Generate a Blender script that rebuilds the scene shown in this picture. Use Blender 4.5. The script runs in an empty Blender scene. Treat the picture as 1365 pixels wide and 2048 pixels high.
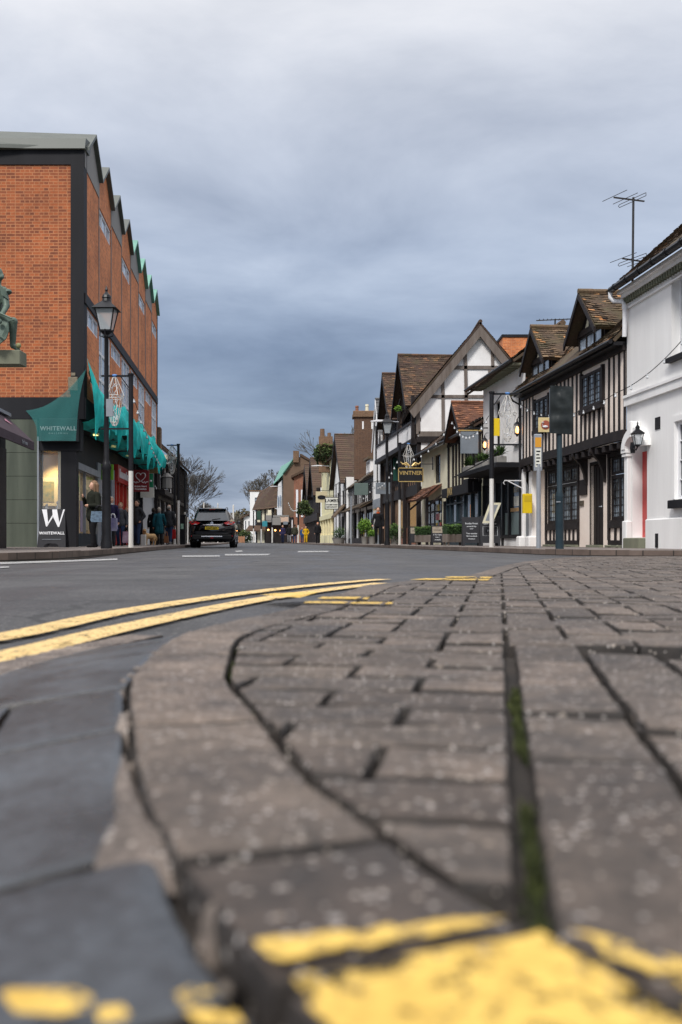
import bpy, bmesh, math, random
from mathutils import Vector, Matrix, noise
R = random.Random(7)
SC = bpy.context.scene
COL = SC.collection
V = Vector
F = 2000.0; CX = 682.5; HY = 1083.0; CAMZ = .25
def PX(px, d): return (px-CX)*d/F
def PZ(py, d): return CAMZ+(HY-py)*d/F
def W(px, py, d): return V((PX(px, d), d, PZ(py, d)))
PAV = .10
# ---------------------------------------------------------------- materials
MATS = {}
def nodes(name):
    m = bpy.data.materials.new(name); m.use_nodes = True
    nt = m.node_tree; b = nt.nodes['Principled BSDF']
    return m, nt, b
def setin(b, k, v):
    if k in b.inputs: b.inputs[k].default_value = v
def rgba(c): return (c[0], c[1], c[2], 1)
def noise_node(nt, scale, detail=4, vec=None, rough=.6):
    n = nt.nodes.new('ShaderNodeTexNoise'); n.inputs['Scale'].default_value = scale; n.inputs['Detail'].default_value = detail
    n.inputs['Roughness'].default_value = rough
    if vec: nt.links.new(vec, n.inputs['Vector'])
    return n
def ramp(nt, fac, stops):
    r = nt.nodes.new('ShaderNodeValToRGB'); e = r.color_ramp.elements
    e[0].position, e[0].color = stops[0][0], rgba(stops[0][1]); e[1].position, e[1].color = stops[-1][0], rgba(stops[-1][1])
    for p, c in stops[1:-1]:
        x = e.new(p); x.color = rgba(c)
    nt.links.new(fac, r.inputs[0]); return r.outputs[0]
def mix(nt, a, b, fac, mode='MIX'):
    m = nt.nodes.new('ShaderNodeMix'); m.data_type = 'RGBA'; m.blend_type = mode
    for sock, val in ((m.inputs[0], fac), (m.inputs[6], a), (m.inputs[7], b)):
        if hasattr(val, 'links') or isinstance(val, bpy.types.NodeSocket): nt.links.new(val, sock)
        elif isinstance(val, (int, float)): sock.default_value = val
        else: sock.default_value = rgba(val)
    return m.outputs[2]
def bump(nt, b, h, strength=.3, dist=.01):
    n = nt.nodes.new('ShaderNodeBump'); n.inputs['Strength'].default_value = strength; n.inputs['Distance'].default_value = dist
    nt.links.new(h, n.inputs['Height']); nt.links.new(n.outputs[0], b.inputs['Normal'])
def mathn(nt, op, a, b=None):
    n = nt.nodes.new('ShaderNodeMath'); n.operation = op
    for i, v in enumerate((a, b)):
        if v is None: continue
        if isinstance(v, (int, float)): n.inputs[i].default_value = v
        else: nt.links.new(v, n.inputs[i])
    return n.outputs[0]
def texco(nt, k='Object'):
    return nt.nodes.new('ShaderNodeTexCoord').outputs[k]
def pm(name, c1, c2=None, scale=6, rough=.7, bmp=.15, metallic=0, streak=False, fine=60, coat=0, spec=None):
    """two-tone weathered material"""
    if name in MATS: return MATS[name]
    m, nt, b = nodes(name); c2 = c2 or tuple(x*.7 for x in c1)
    tc = texco(nt)
    if streak:
        mp = nt.nodes.new('ShaderNodeMapping'); mp.inputs['Scale'].default_value = (1, 1, .12); nt.links.new(tc, mp.inputs[0]); v = mp.outputs[0]
    else: v = tc
    n = noise_node(nt, scale, 6, v); n2 = noise_node(nt, fine, 3, tc)
    c = ramp(nt, n.outputs[0], [(.3, c1), (.75, c2)])
    c = mix(nt, c, n2.outputs[0], .12, 'OVERLAY')
    nt.links.new(c, b.inputs['Base Color'])
    rr = mathn(nt, 'ADD', mathn(nt, 'MULTIPLY', n.outputs[0], .25), rough-.12)
    nt.links.new(rr, b.inputs['Roughness']); b.inputs['Metallic'].default_value = metallic
    setin(b, 'Coat Weight', coat); setin(b, 'Specular IOR Level', spec if spec is not None else (.2 if max(c1) < .06 else .5))
    if bmp: bump(nt, b, n2.outputs[0], bmp, .006)
    MATS[name] = m; return m
def brick(name, c1, c2, mortar, bw=.235, rh=.083, ms=.012, dirt=.4):
    m, nt, b = nodes(name); uv = texco(nt, 'UV')
    t = nt.nodes.new('ShaderNodeTexBrick'); nt.links.new(uv, t.inputs['Vector'])
    t.inputs['Color1'].default_value = rgba(c1); t.inputs['Color2'].default_value = rgba(c2); t.inputs['Mortar'].default_value = rgba(mortar)
    t.inputs['Scale'].default_value = 1; t.inputs['Brick Width'].default_value = bw; t.inputs['Row Height'].default_value = rh
    t.inputs['Mortar Size'].default_value = ms; t.inputs['Bias'].default_value = -.15; t.inputs['Mortar Smooth'].default_value = .3
    t.squash = .55; t.squash_frequency = 2
    n = noise_node(nt, .9, 6, texco(nt)); n3 = noise_node(nt, 9, 3, texco(nt))
    c = mix(nt, t.outputs[0], ramp(nt, n.outputs[0], [(.3, (.35, .3, .28)), (.6, (1, 1, 1))]), dirt, 'MULTIPLY')
    c = mix(nt, c, n3.outputs[0], .3, 'OVERLAY')
    nt.links.new(c, b.inputs['Base Color']); b.inputs['Roughness'].default_value = .85
    bump(nt, b, mathn(nt, 'SUBTRACT', 1.0, t.outputs['Fac']), .4, .008)
    MATS[name] = m; return m
def tilemat(name, stops, moss=.3):
    """colour from the per-tile attribute 'tint' plus lichen"""
    m, nt, b = nodes(name)
    a = nt.nodes.new('ShaderNodeAttribute'); a.attribute_name = 'tint'
    n = noise_node(nt, 2.2, 6, texco(nt)); n2 = noise_node(nt, 22, 4, texco(nt))
    c = ramp(nt, a.outputs['Fac'], stops)
    c = mix(nt, c, ramp(nt, n2.outputs[0], [(.25, (.35, .35, .35)), (.65, (1.15, 1.12, 1.05))]), .8, 'MULTIPLY')
    c = mix(nt, c, (.085, .08, .035), mathn(nt, 'MULTIPLY', ramp(nt, n.outputs[0], [(.45, (0, 0, 0)), (.7, (1, 1, 1))]), moss))
    nt.links.new(c, b.inputs['Base Color']); b.inputs['Roughness'].default_value = .9
    bump(nt, b, n2.outputs[0], .5, .01)
    MATS[name] = m; return m
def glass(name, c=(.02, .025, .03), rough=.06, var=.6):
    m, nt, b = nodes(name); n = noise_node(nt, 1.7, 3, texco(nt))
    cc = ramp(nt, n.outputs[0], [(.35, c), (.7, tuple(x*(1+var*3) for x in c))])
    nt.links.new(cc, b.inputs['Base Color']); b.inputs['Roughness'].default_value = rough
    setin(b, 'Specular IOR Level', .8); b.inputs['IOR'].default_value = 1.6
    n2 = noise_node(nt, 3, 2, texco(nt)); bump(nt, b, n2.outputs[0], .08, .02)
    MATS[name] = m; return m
def clear(name, tint=(.9, .95, 1), alpha=.25, rough=.05):
    m, nt, b = nodes(name); b.inputs['Base Color'].default_value = rgba(tint); b.inputs['Roughness'].default_value = rough
    b.inputs['Alpha'].default_value = alpha; setin(b, 'Specular IOR Level', .8)
    MATS[name] = m; return m
def emit(name, c, s):
    m, nt, b = nodes(name); b.inputs['Base Color'].default_value = rgba(c)
    b.inputs['Emission Color'].default_value = rgba(c); b.inputs['Emission Strength'].default_value = s
    MATS[name] = m; return m

ORANGE = brick('orange_brick', (.42, .115, .036), (.17, .05, .025), (.48, .20, .09))
ORANGE2 = brick('orange_brick_brightened', (.74, .23, .07), (.46, .13, .045), (.62, .30, .15), dirt=.55)  # extra brightness painted into the brick, as the street face gets no sun
BROWNB = brick('brown_brick', (.20, .10, .055), (.13, .07, .04), (.22, .16, .1))
REDB = brick('red_brick', (.28, .085, .045), (.20, .06, .035), (.3, .2, .13))
WHITE = pm('white_render', (.92, .915, .90), (.70, .69, .68), 1.1, .6, .12, streak=True, fine=25)
WHITE2 = pm('white_lime_panel', (.87, .86, .85), (.72, .7, .69), 1.4, .7, .12, fine=20)
PINKISH = pm('pale_pink_cream_render', (.90, .79, .70), (.76, .64, .55), 1.6, .75, .2, fine=18)
CREAM = pm('cream_render', (.78, .74, .56), (.62, .58, .43), 1.4, .75, .15, fine=20)
YCREAM = pm('yellow_cream_render', (.76, .71, .45), (.6, .56, .36), 1.4, .75, .15, fine=20)
OAKB = pm('black_painted_timber', (.013, .010, .010), (.032, .026, .026), 5, .55, .4)
OAKG = pm('weathered_oak', (.10, .075, .06), (.2, .17, .15), 5, .8, .5, streak=True)
BLACK = pm('black_cladding', (.008, .008, .010), (.022, .022, .026), 1.2, .6, .1, streak=True)
BLACKM = pm('black_gloss_metal', (.012, .012, .014), (.022, .022, .025), 4, .35, .05)
GREYM = pm('grey_metal', (.28, .30, .33), (.2, .22, .25), 3, .5, .05)
BLUEP = pm('dark_blue_grey_metal', (.018, .032, .042), (.03, .048, .06), 3, .4, .05)
ZINC = pm('grey_green_zinc', (.07, .08, .07), (.12, .13, .115), 1.5, .55, .1, streak=True)
GREYC = pm('grey_cladding', (.20, .19, .18), (.27, .26, .24), 1.2, .7, .1, streak=True)
COPPER = pm('green_copper', (.17, .38, .30), (.10, .24, .19), 1.6, .6, .1, streak=True)
WFRAME = pm('white_frame_paint', (.82, .82, .84), (.7, .7, .72), 4, .45, .05)
WPOST = pm('white_post_paint', (.75, .74, .71), (.45, .42, .38), 4, .5, .1, streak=True)
GLASS = glass('dark_window_glass')
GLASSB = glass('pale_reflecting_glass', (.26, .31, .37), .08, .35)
SLATE = pm('slate_roof', (.07, .07, .075), (.12, .12, .12), 3, .6, .3)
STONE = pm('weathered_stone', (.20, .20, .14), (.12, .13, .09), 2, .85, .3, streak=True)
CONC = pm('greenish_concrete', (.10, .115, .085), (.035, .045, .032), 1.9, .7, .15, streak=True)
BRONZE = pm('green_bronze', (.055, .085, .065), (.14, .19, .15), 5, .5, .3, metallic=.2)
TILE = tilemat('mossy_clay_tile', [(0, (.05, .035, .024)), (.3, (.11, .07, .045)), (.7, (.17, .11, .07)), (.9, (.22, .15, .09)), (.93, (.50, .22, .08)), (1, (.60, .33, .16))], .55)
TILE2 = tilemat('brown_clay_tile', [(0, (.045, .026, .02)), (.4, (.085, .05, .036)), (.8, (.125, .072, .048)), (1, (.24, .12, .06))], .35)
TILER = tilemat('red_brown_tile', [(0, (.10, .04, .025)), (.5, (.17, .07, .04)), (1, (.34, .14, .07))], .1)
ALU = pm('aerial_metal', (.03, .03, .035), (.06, .06, .06), 10, .4, 0)
YEL = pm('yellow_plastic', (.78, .55, .01), (.68, .48, .01), 3, .4, .03)
REDP = pm('red_paint', (.50, .03, .02), (.38, .02, .02), 2, .35, .05)
MAROON = pm('maroon_sign', (.20, .012, .018), (.16, .01, .015), 3, .4, 0)
GREENS = pm('green_sign', (.22, .50, .03), (.17, .42, .03), 3, .45, 0)
GREEND = pm('emerald_sign', (.01, .25, .11), (.01, .2, .09), 3, .45, 0)
LETW = pm('white_lettering', (.8, .8, .82), (.7, .7, .72), 8, .5, 0)
CHALK = pm('chalk_lettering', (.62, .64, .66), (.35, .36, .38), 30, .8, 0)
GOLD = pm('gold_paint', (.62, .45, .18), (.42, .28, .08), 6, .35, 0, metallic=.3)
BOARD = pm('blackboard', (.022, .022, .026), (.04, .04, .045), 3, .6, .05)
TAUPE = pm('taupe_cloth_panel', (.34, .29, .22), (.28, .24, .18), 3, .7, .05)
PAPER = pm('paper', (.7, .7, .62), (.6, .6, .55), 4, .8, 0)
TANW = pm('tan_timber', (.42, .26, .11), (.34, .2, .08), 3, .6, .1)
LEAF = tilemat('leaf_green', [(0, (.012, .035, .008)), (.5, (.04, .095, .018)), (1, (.11, .2, .035))], 0)
LEAFY = tilemat('bright_leaf', [(0, (.05, .12, .01)), (.5, (.12, .26, .02)), (1, (.25, .42, .05))], 0)
IVY = tilemat('ivy_leaf', [(0, (.015, .03, .008)), (.5, (.04, .07, .015)), (1, (.10, .13, .03))], 0)
BARK = pm('winter_bark', (.085, .07, .06), (.13, .11, .09), 3, .9, .2)
BULB = pm('festoon_bulb', (.62, .64, .66), (.5, .52, .54), 5, .15, 0)
WARM = emit('lit_lamp', (1, .42, .12), 7)
CAB = pm('black_cable', (.01, .01, .01), (.015, .015, .015), 5, .6, 0)
GREYS = pm('grey_sign_paint', (.19, .22, .25), (.15, .17, .2), 3, .5, .05)
GGS = pm('sage_sign_paint', (.09, .13, .12), (.12, .16, .145), 3, .5, .05)
AWN = pm('aubergine_awning', (.055, .04, .05), (.085, .065, .08), 2, .8, .1)
BAGB = pm('black_plastic_wrap', (.014, .017, .018), (.03, .035, .035), 3, .35, .2)

# ---------------------------------------------------------------- mesh builder
class Frame:
    def __init__(s, o=(0, 0, 0), ux=(1, 0, 0), uy=(0, 1, 0), off=(0, 0, 0)):
        s.o = V(o); s.ux = V(ux).normalized(); s.uy = V(uy).normalized(); s.off = V(off)
    def p(s, q): return s.off+s.ux*q[0]+s.uy*q[1]+V((0, 0, q[2]))
    def w(s, q): return s.o+s.p(q)
ID = Frame()
class MB:
    def __init__(s, fr=ID): s.v = []; s.f = []; s.t = []; s.fr = fr
    def face(s, pts, tint=.5):
        i = len(s.v); s.v += [s.fr.p(p) for p in pts]; s.f.append(tuple(range(i, i+len(pts)))); s.t.append(tint)
    def raw(s, vs, fs, tint=.5):
        i = len(s.v); s.v += [s.fr.p(p) for p in vs]
        for f in fs: s.f.append(tuple(i+k for k in f)); s.t.append(tint)
    def box(s, x0, x1, y0, y1, z0, z1, tint=.5):
        s.raw([(x0, y0, z0), (x1, y0, z0), (x1, y1, z0), (x0, y1, z0), (x0, y0, z1), (x1, y0, z1), (x1, y1, z1), (x0, y1, z1)],
              [(0, 3, 2, 1), (4, 5, 6, 7), (0, 1, 5, 4), (1, 2, 6, 5), (2, 3, 7, 6), (3, 0, 4, 7)], tint)
        return s
    def bbox(s, x0, x1, y0, y1, z0, z1, b=.02, tint=.5):
        """box with chamfered vertical and top edges"""
        b = min(b, abs(x1-x0)*.4, abs(y1-y0)*.4, abs(z1-z0)*.4)
        ring = lambda e: [(x0+b+e, y0+e), (x1-b-e, y0+e), (x1-e, y0+b+e), (x1-e, y1-b-e), (x1-b-e, y1-e), (x0+b+e, y1-e), (x0+e, y1-b-e), (x0+e, y0+b+e)]
        vs = [(x, y, z0) for x, y in ring(0)]+[(x, y, z1-b) for x, y in ring(0)]+[(x, y, z1) for x, y in ring(b*.7)]
        fs = [(7, 6, 5, 4, 3, 2, 1, 0), tuple(range(16, 24))]
        for k in range(8):
            n = (k+1) % 8; fs += [(k, n, 8+n, 8+k), (8+k, 8+n, 16+n, 16+k)]
        s.raw(vs, fs, tint); return s
    def prism(s, pts, vec, tint=.5):
        """planar polygon pts extruded by vec"""
        n = len(pts); q = [tuple(p[k]+vec[k] for k in range(3)) for p in pts]
        s.raw(list(pts)+q, [tuple(range(n-1, -1, -1)), tuple(range(n, 2*n))]+[(k, (k+1) % n, n+(k+1) % n, n+k) for k in range(n)], tint); return s
    def bar(s, a, b, w, h=None, up=(0, 0, 1), tint=.5):
        h = h or w; a = V(a); b = V(b); d = (b-a).normalized(); u = V(up)
        if abs(d.dot(u)) > .98: u = V((0, 1, 0))
        r = d.cross(u).normalized(); u = r.cross(d)
        r *= w/2; u *= h/2
        vs = [tuple(p) for p in (a-r-u, a+r-u, a+r+u, a-r+u, b-r-u, b+r-u, b+r+u, b-r+u)]
        s.raw(vs, [(3, 2, 1, 0), (4, 5, 6, 7), (0, 1, 5, 4), (1, 2, 6, 5), (2, 3, 7, 6), (3, 0, 4, 7)], tint); return s
    def tube(s, pts, r, n=8, cap=True, tint=.5):
        pts = [V(p) for p in pts]; m = len(pts); rs = r if isinstance(r, (list, tuple)) else [r]*m
        vs = []; ref = None
        for i, p in enumerate(pts):
            d = (pts[min(i+1, m-1)]-pts[max(i-1, 0)])
            d = d.normalized() if d.length > 1e-9 else V((0, 0, 1))
            u = V((0, 0, 1)) if abs(d.z) < .9 else V((1, 0, 0))
            if ref is not None and abs(ref.dot(d)) < .95: u = ref
            a = d.cross(u).normalized(); c = d.cross(a).normalized(); ref = c*-1 if False else u
            for k in range(n):
                t = 2*math.pi*k/n; vs.append(tuple(p+a*math.cos(t)*rs[i]+c*math.sin(t)*rs[i]))
        fs = [(i*n+k, i*n+(k+1) % n, (i+1)*n+(k+1) % n, (i+1)*n+k) for i in range(m-1) for k in range(n)]
        if cap: fs += [tuple(range(n-1, -1, -1)), tuple((m-1)*n+k for k in range(n))]
        s.raw(vs, fs, tint); return s
    def lathe(s, c, prof, n=16, tint=.5, rot=0):
        """prof: (radius, z) list around vertical axis at c"""
        vs = [(c[0]+r*math.cos(2*math.pi*k/n+rot), c[1]+r*math.sin(2*math.pi*k/n+rot), c[2]+z) for r, z in prof for k in range(n)]
        m = len(prof); fs = [(i*n+k, i*n+(k+1) % n, (i+1)*n+(k+1) % n, (i+1)*n+k) for i in range(m-1) for k in range(n)]
        fs += [tuple(range(n-1, -1, -1)), tuple((m-1)*n+k for k in range(n))]
        s.raw(vs, fs, tint); return s
    def ball(s, c, r, n=8, sc=(1, 1, 1), tint=.5):
        m = max(4, n//2+1)
        prof = [(max(1e-4, math.sin(math.pi*i/m)), -math.cos(math.pi*i/m)) for i in range(m+1)]
        vs = [(c[0]+r*sc[0]*q*math.cos(2*math.pi*k/n), c[1]+r*sc[1]*q*math.sin(2*math.pi*k/n), c[2]+r*sc[2]*z) for q, z in prof for k in range(n)]
        fs = [(i*n+k, i*n+(k+1) % n, (i+1)*n+(k+1) % n, (i+1)*n+k) for i in range(m) for k in range(n)]
        s.raw(vs, fs, tint); return s
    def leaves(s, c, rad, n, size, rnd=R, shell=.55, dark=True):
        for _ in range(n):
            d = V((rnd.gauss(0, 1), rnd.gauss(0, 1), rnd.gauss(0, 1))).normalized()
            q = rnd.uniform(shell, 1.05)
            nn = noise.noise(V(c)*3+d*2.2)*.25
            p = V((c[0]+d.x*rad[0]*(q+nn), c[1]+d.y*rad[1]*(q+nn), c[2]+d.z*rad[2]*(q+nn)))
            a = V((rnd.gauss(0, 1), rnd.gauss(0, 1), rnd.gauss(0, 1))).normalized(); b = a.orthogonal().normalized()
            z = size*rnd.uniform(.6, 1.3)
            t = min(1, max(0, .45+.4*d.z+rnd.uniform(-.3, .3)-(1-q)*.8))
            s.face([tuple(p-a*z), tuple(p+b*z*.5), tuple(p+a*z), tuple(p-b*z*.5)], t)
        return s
    def build(s, name, mat, parent=None, smooth=False, label=None):
        me = bpy.data.meshes.new(name); me.from_pydata([tuple(v) for v in s.v], [], s.f)
        bm = bmesh.new(); bm.from_mesh(me)
        bmesh.ops.recalc_face_normals(bm, faces=bm.faces)
        uvl = bm.loops.layers.uv.new('UVMap'); o = s.fr.o
        for f in bm.faces:
            n = f.normal
            if abs(n.z) > .92: a, b = V((1, 0, 0)), V((0, 1, 0))
            else:
                a = V((0, 0, 1)).cross(n).normalized(); b = n.cross(a)
            for l in f.loops: l[uvl].uv = (l.vert.co.dot(a), l.vert.co.dot(b))
            if smooth: f.smooth = True
        bm.to_mesh(me); bm.free()
        at = me.attributes.new('tint', 'FLOAT', 'FACE'); at.data.foreach_set('value', s.t[:len(me.polygons)])
        ob = bpy.data.objects.new(name, me); COL.objects.link(ob)
        if mat: me.materials.append(mat)
        if smooth and smooth != 'all':
            try: me.set_sharp_from_angle(angle=math.radians(38))
            except Exception: pass
        if parent: ob.parent = parent
        if label: ob['label'] = label
        return ob
def thing(name, label, cat, loc=(0, 0, 0), rz=0, group=None):
    o = bpy.data.objects.new(name, None); COL.objects.link(o); o.location = loc; o.rotation_euler = (0, 0, rz)
    o.empty_display_size = .2; o['label'] = label; o['category'] = cat
    if group: o['group'] = group
    return o
def tag(o, label, cat, group=None, kind=None):
    if label: o['label'] = label
    if cat: o['category'] = cat
    if group: o['group'] = group
    if kind: o['kind'] = kind
    return o
def copy_tree(o, parent=None):
    c = o.copy(); COL.objects.link(c); c.parent = parent
    for ch in [x for x in bpy.data.objects if x.parent == o]: copy_tree(ch, c)
    return c
def text(body, origin, right, up, size, mat, parent, ext=.003, align='CENTER', name='lettering', sx=1, spacing=1, bold=0):
    cu = bpy.data.curves.new('t', 'FONT'); cu.body = body; cu.size = size; cu.align_x = align; cu.align_y = 'CENTER'
    cu.extrude = ext; cu.space_character = spacing; cu.offset = bold; cu.resolution_u = 3
    t = bpy.data.objects.new('t', cu); COL.objects.link(t)
    dg = bpy.context.evaluated_depsgraph_get(); me = bpy.data.meshes.new_from_object(t.evaluated_get(dg))
    bpy.data.objects.remove(t); bpy.data.curves.remove(cu)
    r = V(right).normalized(); u = V(up).normalized(); n = r.cross(u); me.name = name
    for v in me.vertices: v.co = V(origin)+r*v.co.x*sx+u*v.co.y+n*v.co.z
    me.materials.clear(); me.materials.append(mat)
    ob = bpy.data.objects.new(name, me); COL.objects.link(ob); ob.parent = parent; return ob
def remesh(mb, name, mat, parent, vox=.015, smooth_it=2, label=None):
    ob = mb.build(name, mat, None)
    m = ob.modifiers.new('r', 'REMESH'); m.mode = 'VOXEL'; m.voxel_size = vox
    s = ob.modifiers.new('s', 'SMOOTH'); s.iterations = smooth_it; s.factor = .5
    dg = bpy.context.evaluated_depsgraph_get(); me = bpy.data.meshes.new_from_object(ob.evaluated_get(dg))
    old = ob.data; ob.modifiers.clear(); ob.data = me; me.name = name; bpy.data.meshes.remove(old)
    if not me.materials: me.materials.append(mat)
    for p in me.polygons: p.use_smooth = True
    if parent: ob.parent = parent
    if label: ob['label'] = label
    return ob
# ---------------------------------------------------------------- building helpers
def wall(mb, x0, x1, z0, z1, ops=(), y=0., rev=.12, xf=None):
    xs = sorted({x0, x1, *[o[0] for o in ops], *[o[1] for o in ops]}); zs = sorted({z0, z1, *[o[2] for o in ops], *[o[3] for o in ops]})
    xs = [x for x in xs if x0 <= x <= x1]; zs = [z for z in zs if z0 <= z <= z1]
    for i in range(len(xs)-1):
        for j in range(len(zs)-1):
            cx, cz = (xs[i]+xs[i+1])/2, (zs[j]+zs[j+1])/2
            if any(o[0] < cx < o[1] and o[2] < cz < o[3] for o in ops): continue
            mb.face([(xs[i], y, zs[j]), (xs[i+1], y, zs[j]), (xs[i+1], y, zs[j+1]), (xs[i], y, zs[j+1])])
    for a, b, c, d in ops:
        for p, q in (((a, c), (b, c)), ((b, c), (b, d)), ((b, d), (a, d)), ((a, d), (a, c))):
            mb.face([(p[0], y, p[1]), (q[0], y, q[1]), (q[0], y+rev, q[1]), (p[0], y+rev, p[1])])
    return mb
def window(fr, par, x0, x1, z0, z1, y, nx=2, nz=2, fm=None, gm=None, fw=.05, bw=.025, name='window', lead=0, label=None):
    m = MB(fr); t = .05
    m.box(x0, x0+fw, y, y+t, z0, z1).box(x1-fw, x1, y, y+t, z0, z1).box(x0+fw, x1-fw, y, y+t, z0, z0+fw).box(x0+fw, x1-fw, y, y+t, z1-fw, z1)
    for k in range(1, nx):
        c = x0+(x1-x0)*k/nx; m.box(c-bw/2, c+bw/2, y+.004, y+t-.004, z0+fw, z1-fw)
    for k in range(1, nz):
        c = z0+(z1-z0)*k/nz; m.box(x0+fw, x1-fw, y+.006, y+t-.006, c-bw/2, c+bw/2)
    if lead:
        nn = int((z1-z0)/lead)
        for k in range(1, nn):
            c = z0+(z1-z0)*k/nn; m.box(x0+fw, x1-fw, y+.02, y+.028, c-.006, c+.006)
        for q in range(nx):
            for r in (1/3, 2/3):
                c = x0+(x1-x0)*(q+r)/nx; m.box(c-.006, c+.006, y+.02, y+.028, z0+fw, z1-fw)
    w = m.build(name, fm or WFRAME, par, label=label)
    g = MB(fr); g.face([(x0+fw*.5, y+.034, z0+fw*.5), (x1-fw*.5, y+.034, z0+fw*.5), (x1-fw*.5, y+.034, z1-fw*.5), (x0+fw*.5, y+.034, z1-fw*.5)])
    g.build('pane', gm or GLASS, w); return w
def roof(mb, A, B, C, D, g=.11, tw=.17, per=True, rnd=R, lift=.028, thick=.08, sag=.02):
    """tiled slope: A-B eave, D-C ridge (A under D, B under C)"""
    A, B, C, D = map(V, (A, B, C, D)); up = ((D-A)+(C-B))/2; n = (B-A).cross(up).normalized()
    if n.z < 0: n = -n
    rows = max(2, int(round(up.length/g))); L = (B-A).length; cols = max(1, int(round(L/tw))) if per else max(1, int(L/1.2))
    def P(s, t):
        q = A.lerp(B, s).lerp(D.lerp(C, s), t)
        return q+n*(sag*math.sin(s*9.1+t*4)-sag*math.sin(math.pi*s)*1.2)
    for i in range(rows):
        t0, t1 = i/rows, min(1, (i+1.04)/rows)
        off = .5/cols if (i % 2 and per) else 0
        for j in range(-1 if off else 0, cols):
            s0, s1 = max(0, j/cols+off), min(1, (j+1)/cols+off)
            if s1-s0 < 1e-4: continue
            g_ = (.0015 if per else 0)/max(L, .1)*3
            dl = rnd.uniform(-.4, .5)*lift if per else 0
            du = rnd.uniform(-.12, .12)/rows if per else 0
            a, b = P(s0+g_, t0+du)+n*(lift+dl), P(s1-g_, t0+du)+n*(lift+dl*.6); c, d = P(s1-g_, t1)+n*.004, P(s0+g_, t1)+n*.004
            t = rnd.random() if per else .15+.45*rnd.random()
            mb.face([tuple(a), tuple(b), tuple(c), tuple(d)], t)
            a2, b2 = P(s0+g_, t0+du)-n*.006, P(s1-g_, t0+du)-n*.006
            mb.face([tuple(a2), tuple(b2), tuple(b), tuple(a)], t*.3)
    m = n*-thick
    mb.prism([tuple(x-n*.012) for x in (A, B, C, D)], tuple(m), .15)
    return mb
def ridge(mb, a, b, r=.1, rnd=R):
    a, b = V(a), V(b); L = (b-a).length; n = max(1, int(L/.35))
    for k in range(n):
        p, q = a.lerp(b, k/n), a.lerp(b, (k+1)/n)
        mb.tube([tuple(p), tuple(q)], [r, r*1.08], 8, tint=rnd.uniform(.3, .88))
def gable_front(fr, par, xc, half, ze, za, yf, yb, over, tm, bm, pm_, barge=.18, g=.11, per=True, nm='gable_roof', tw=.17, tri=True, ywall=None, swap=False):
    """gable facing the street: ridge along y, from yf (front) to yb"""
    T = (lambda x, y, z: (y, x, z)) if swap else (lambda x, y, z: (x, y, z))
    rb = MB(fr)
    sl = (za-ze)/half; zo = ze-over*sl
    roof(rb, T(xc-half-over, yf, zo), T(xc-half-over, yb, zo), T(xc, yb, za), T(xc, yf, za), g, tw, per)
    roof(rb, T(xc+half+over, yf, zo), T(xc+half+over, yb, zo), T(xc, yb, za), T(xc, yf, za), g, tw, per)
    ridge(rb, T(xc, yf-.02, za+.02), T(xc, yb, za+.02), .07)
    r = rb.build(nm, tm, par)
    bb = MB(fr)
    for s in (-1, 1):
        p = [T(xc+s*(half+over), yf-.03, zo-.02), T(xc, yf-.03, za-.02), T(xc, yf-.03, za-barge*1.35), T(xc+s*(half+over), yf-.03, zo-barge*1.35)]
        bb.prism(p, T(0, .05, 0))
    bb.build('bargeboard', bm, r)
    if tri:
        yw = ywall if ywall is not None else yf+.3
        t = MB(fr); t.prism([T(xc-half, yw, ze), T(xc+half, yw, ze), T(xc, yw, za-.06)], T(0, .06, 0)); t.build('gable_wall', pm_, par)
    return r
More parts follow.
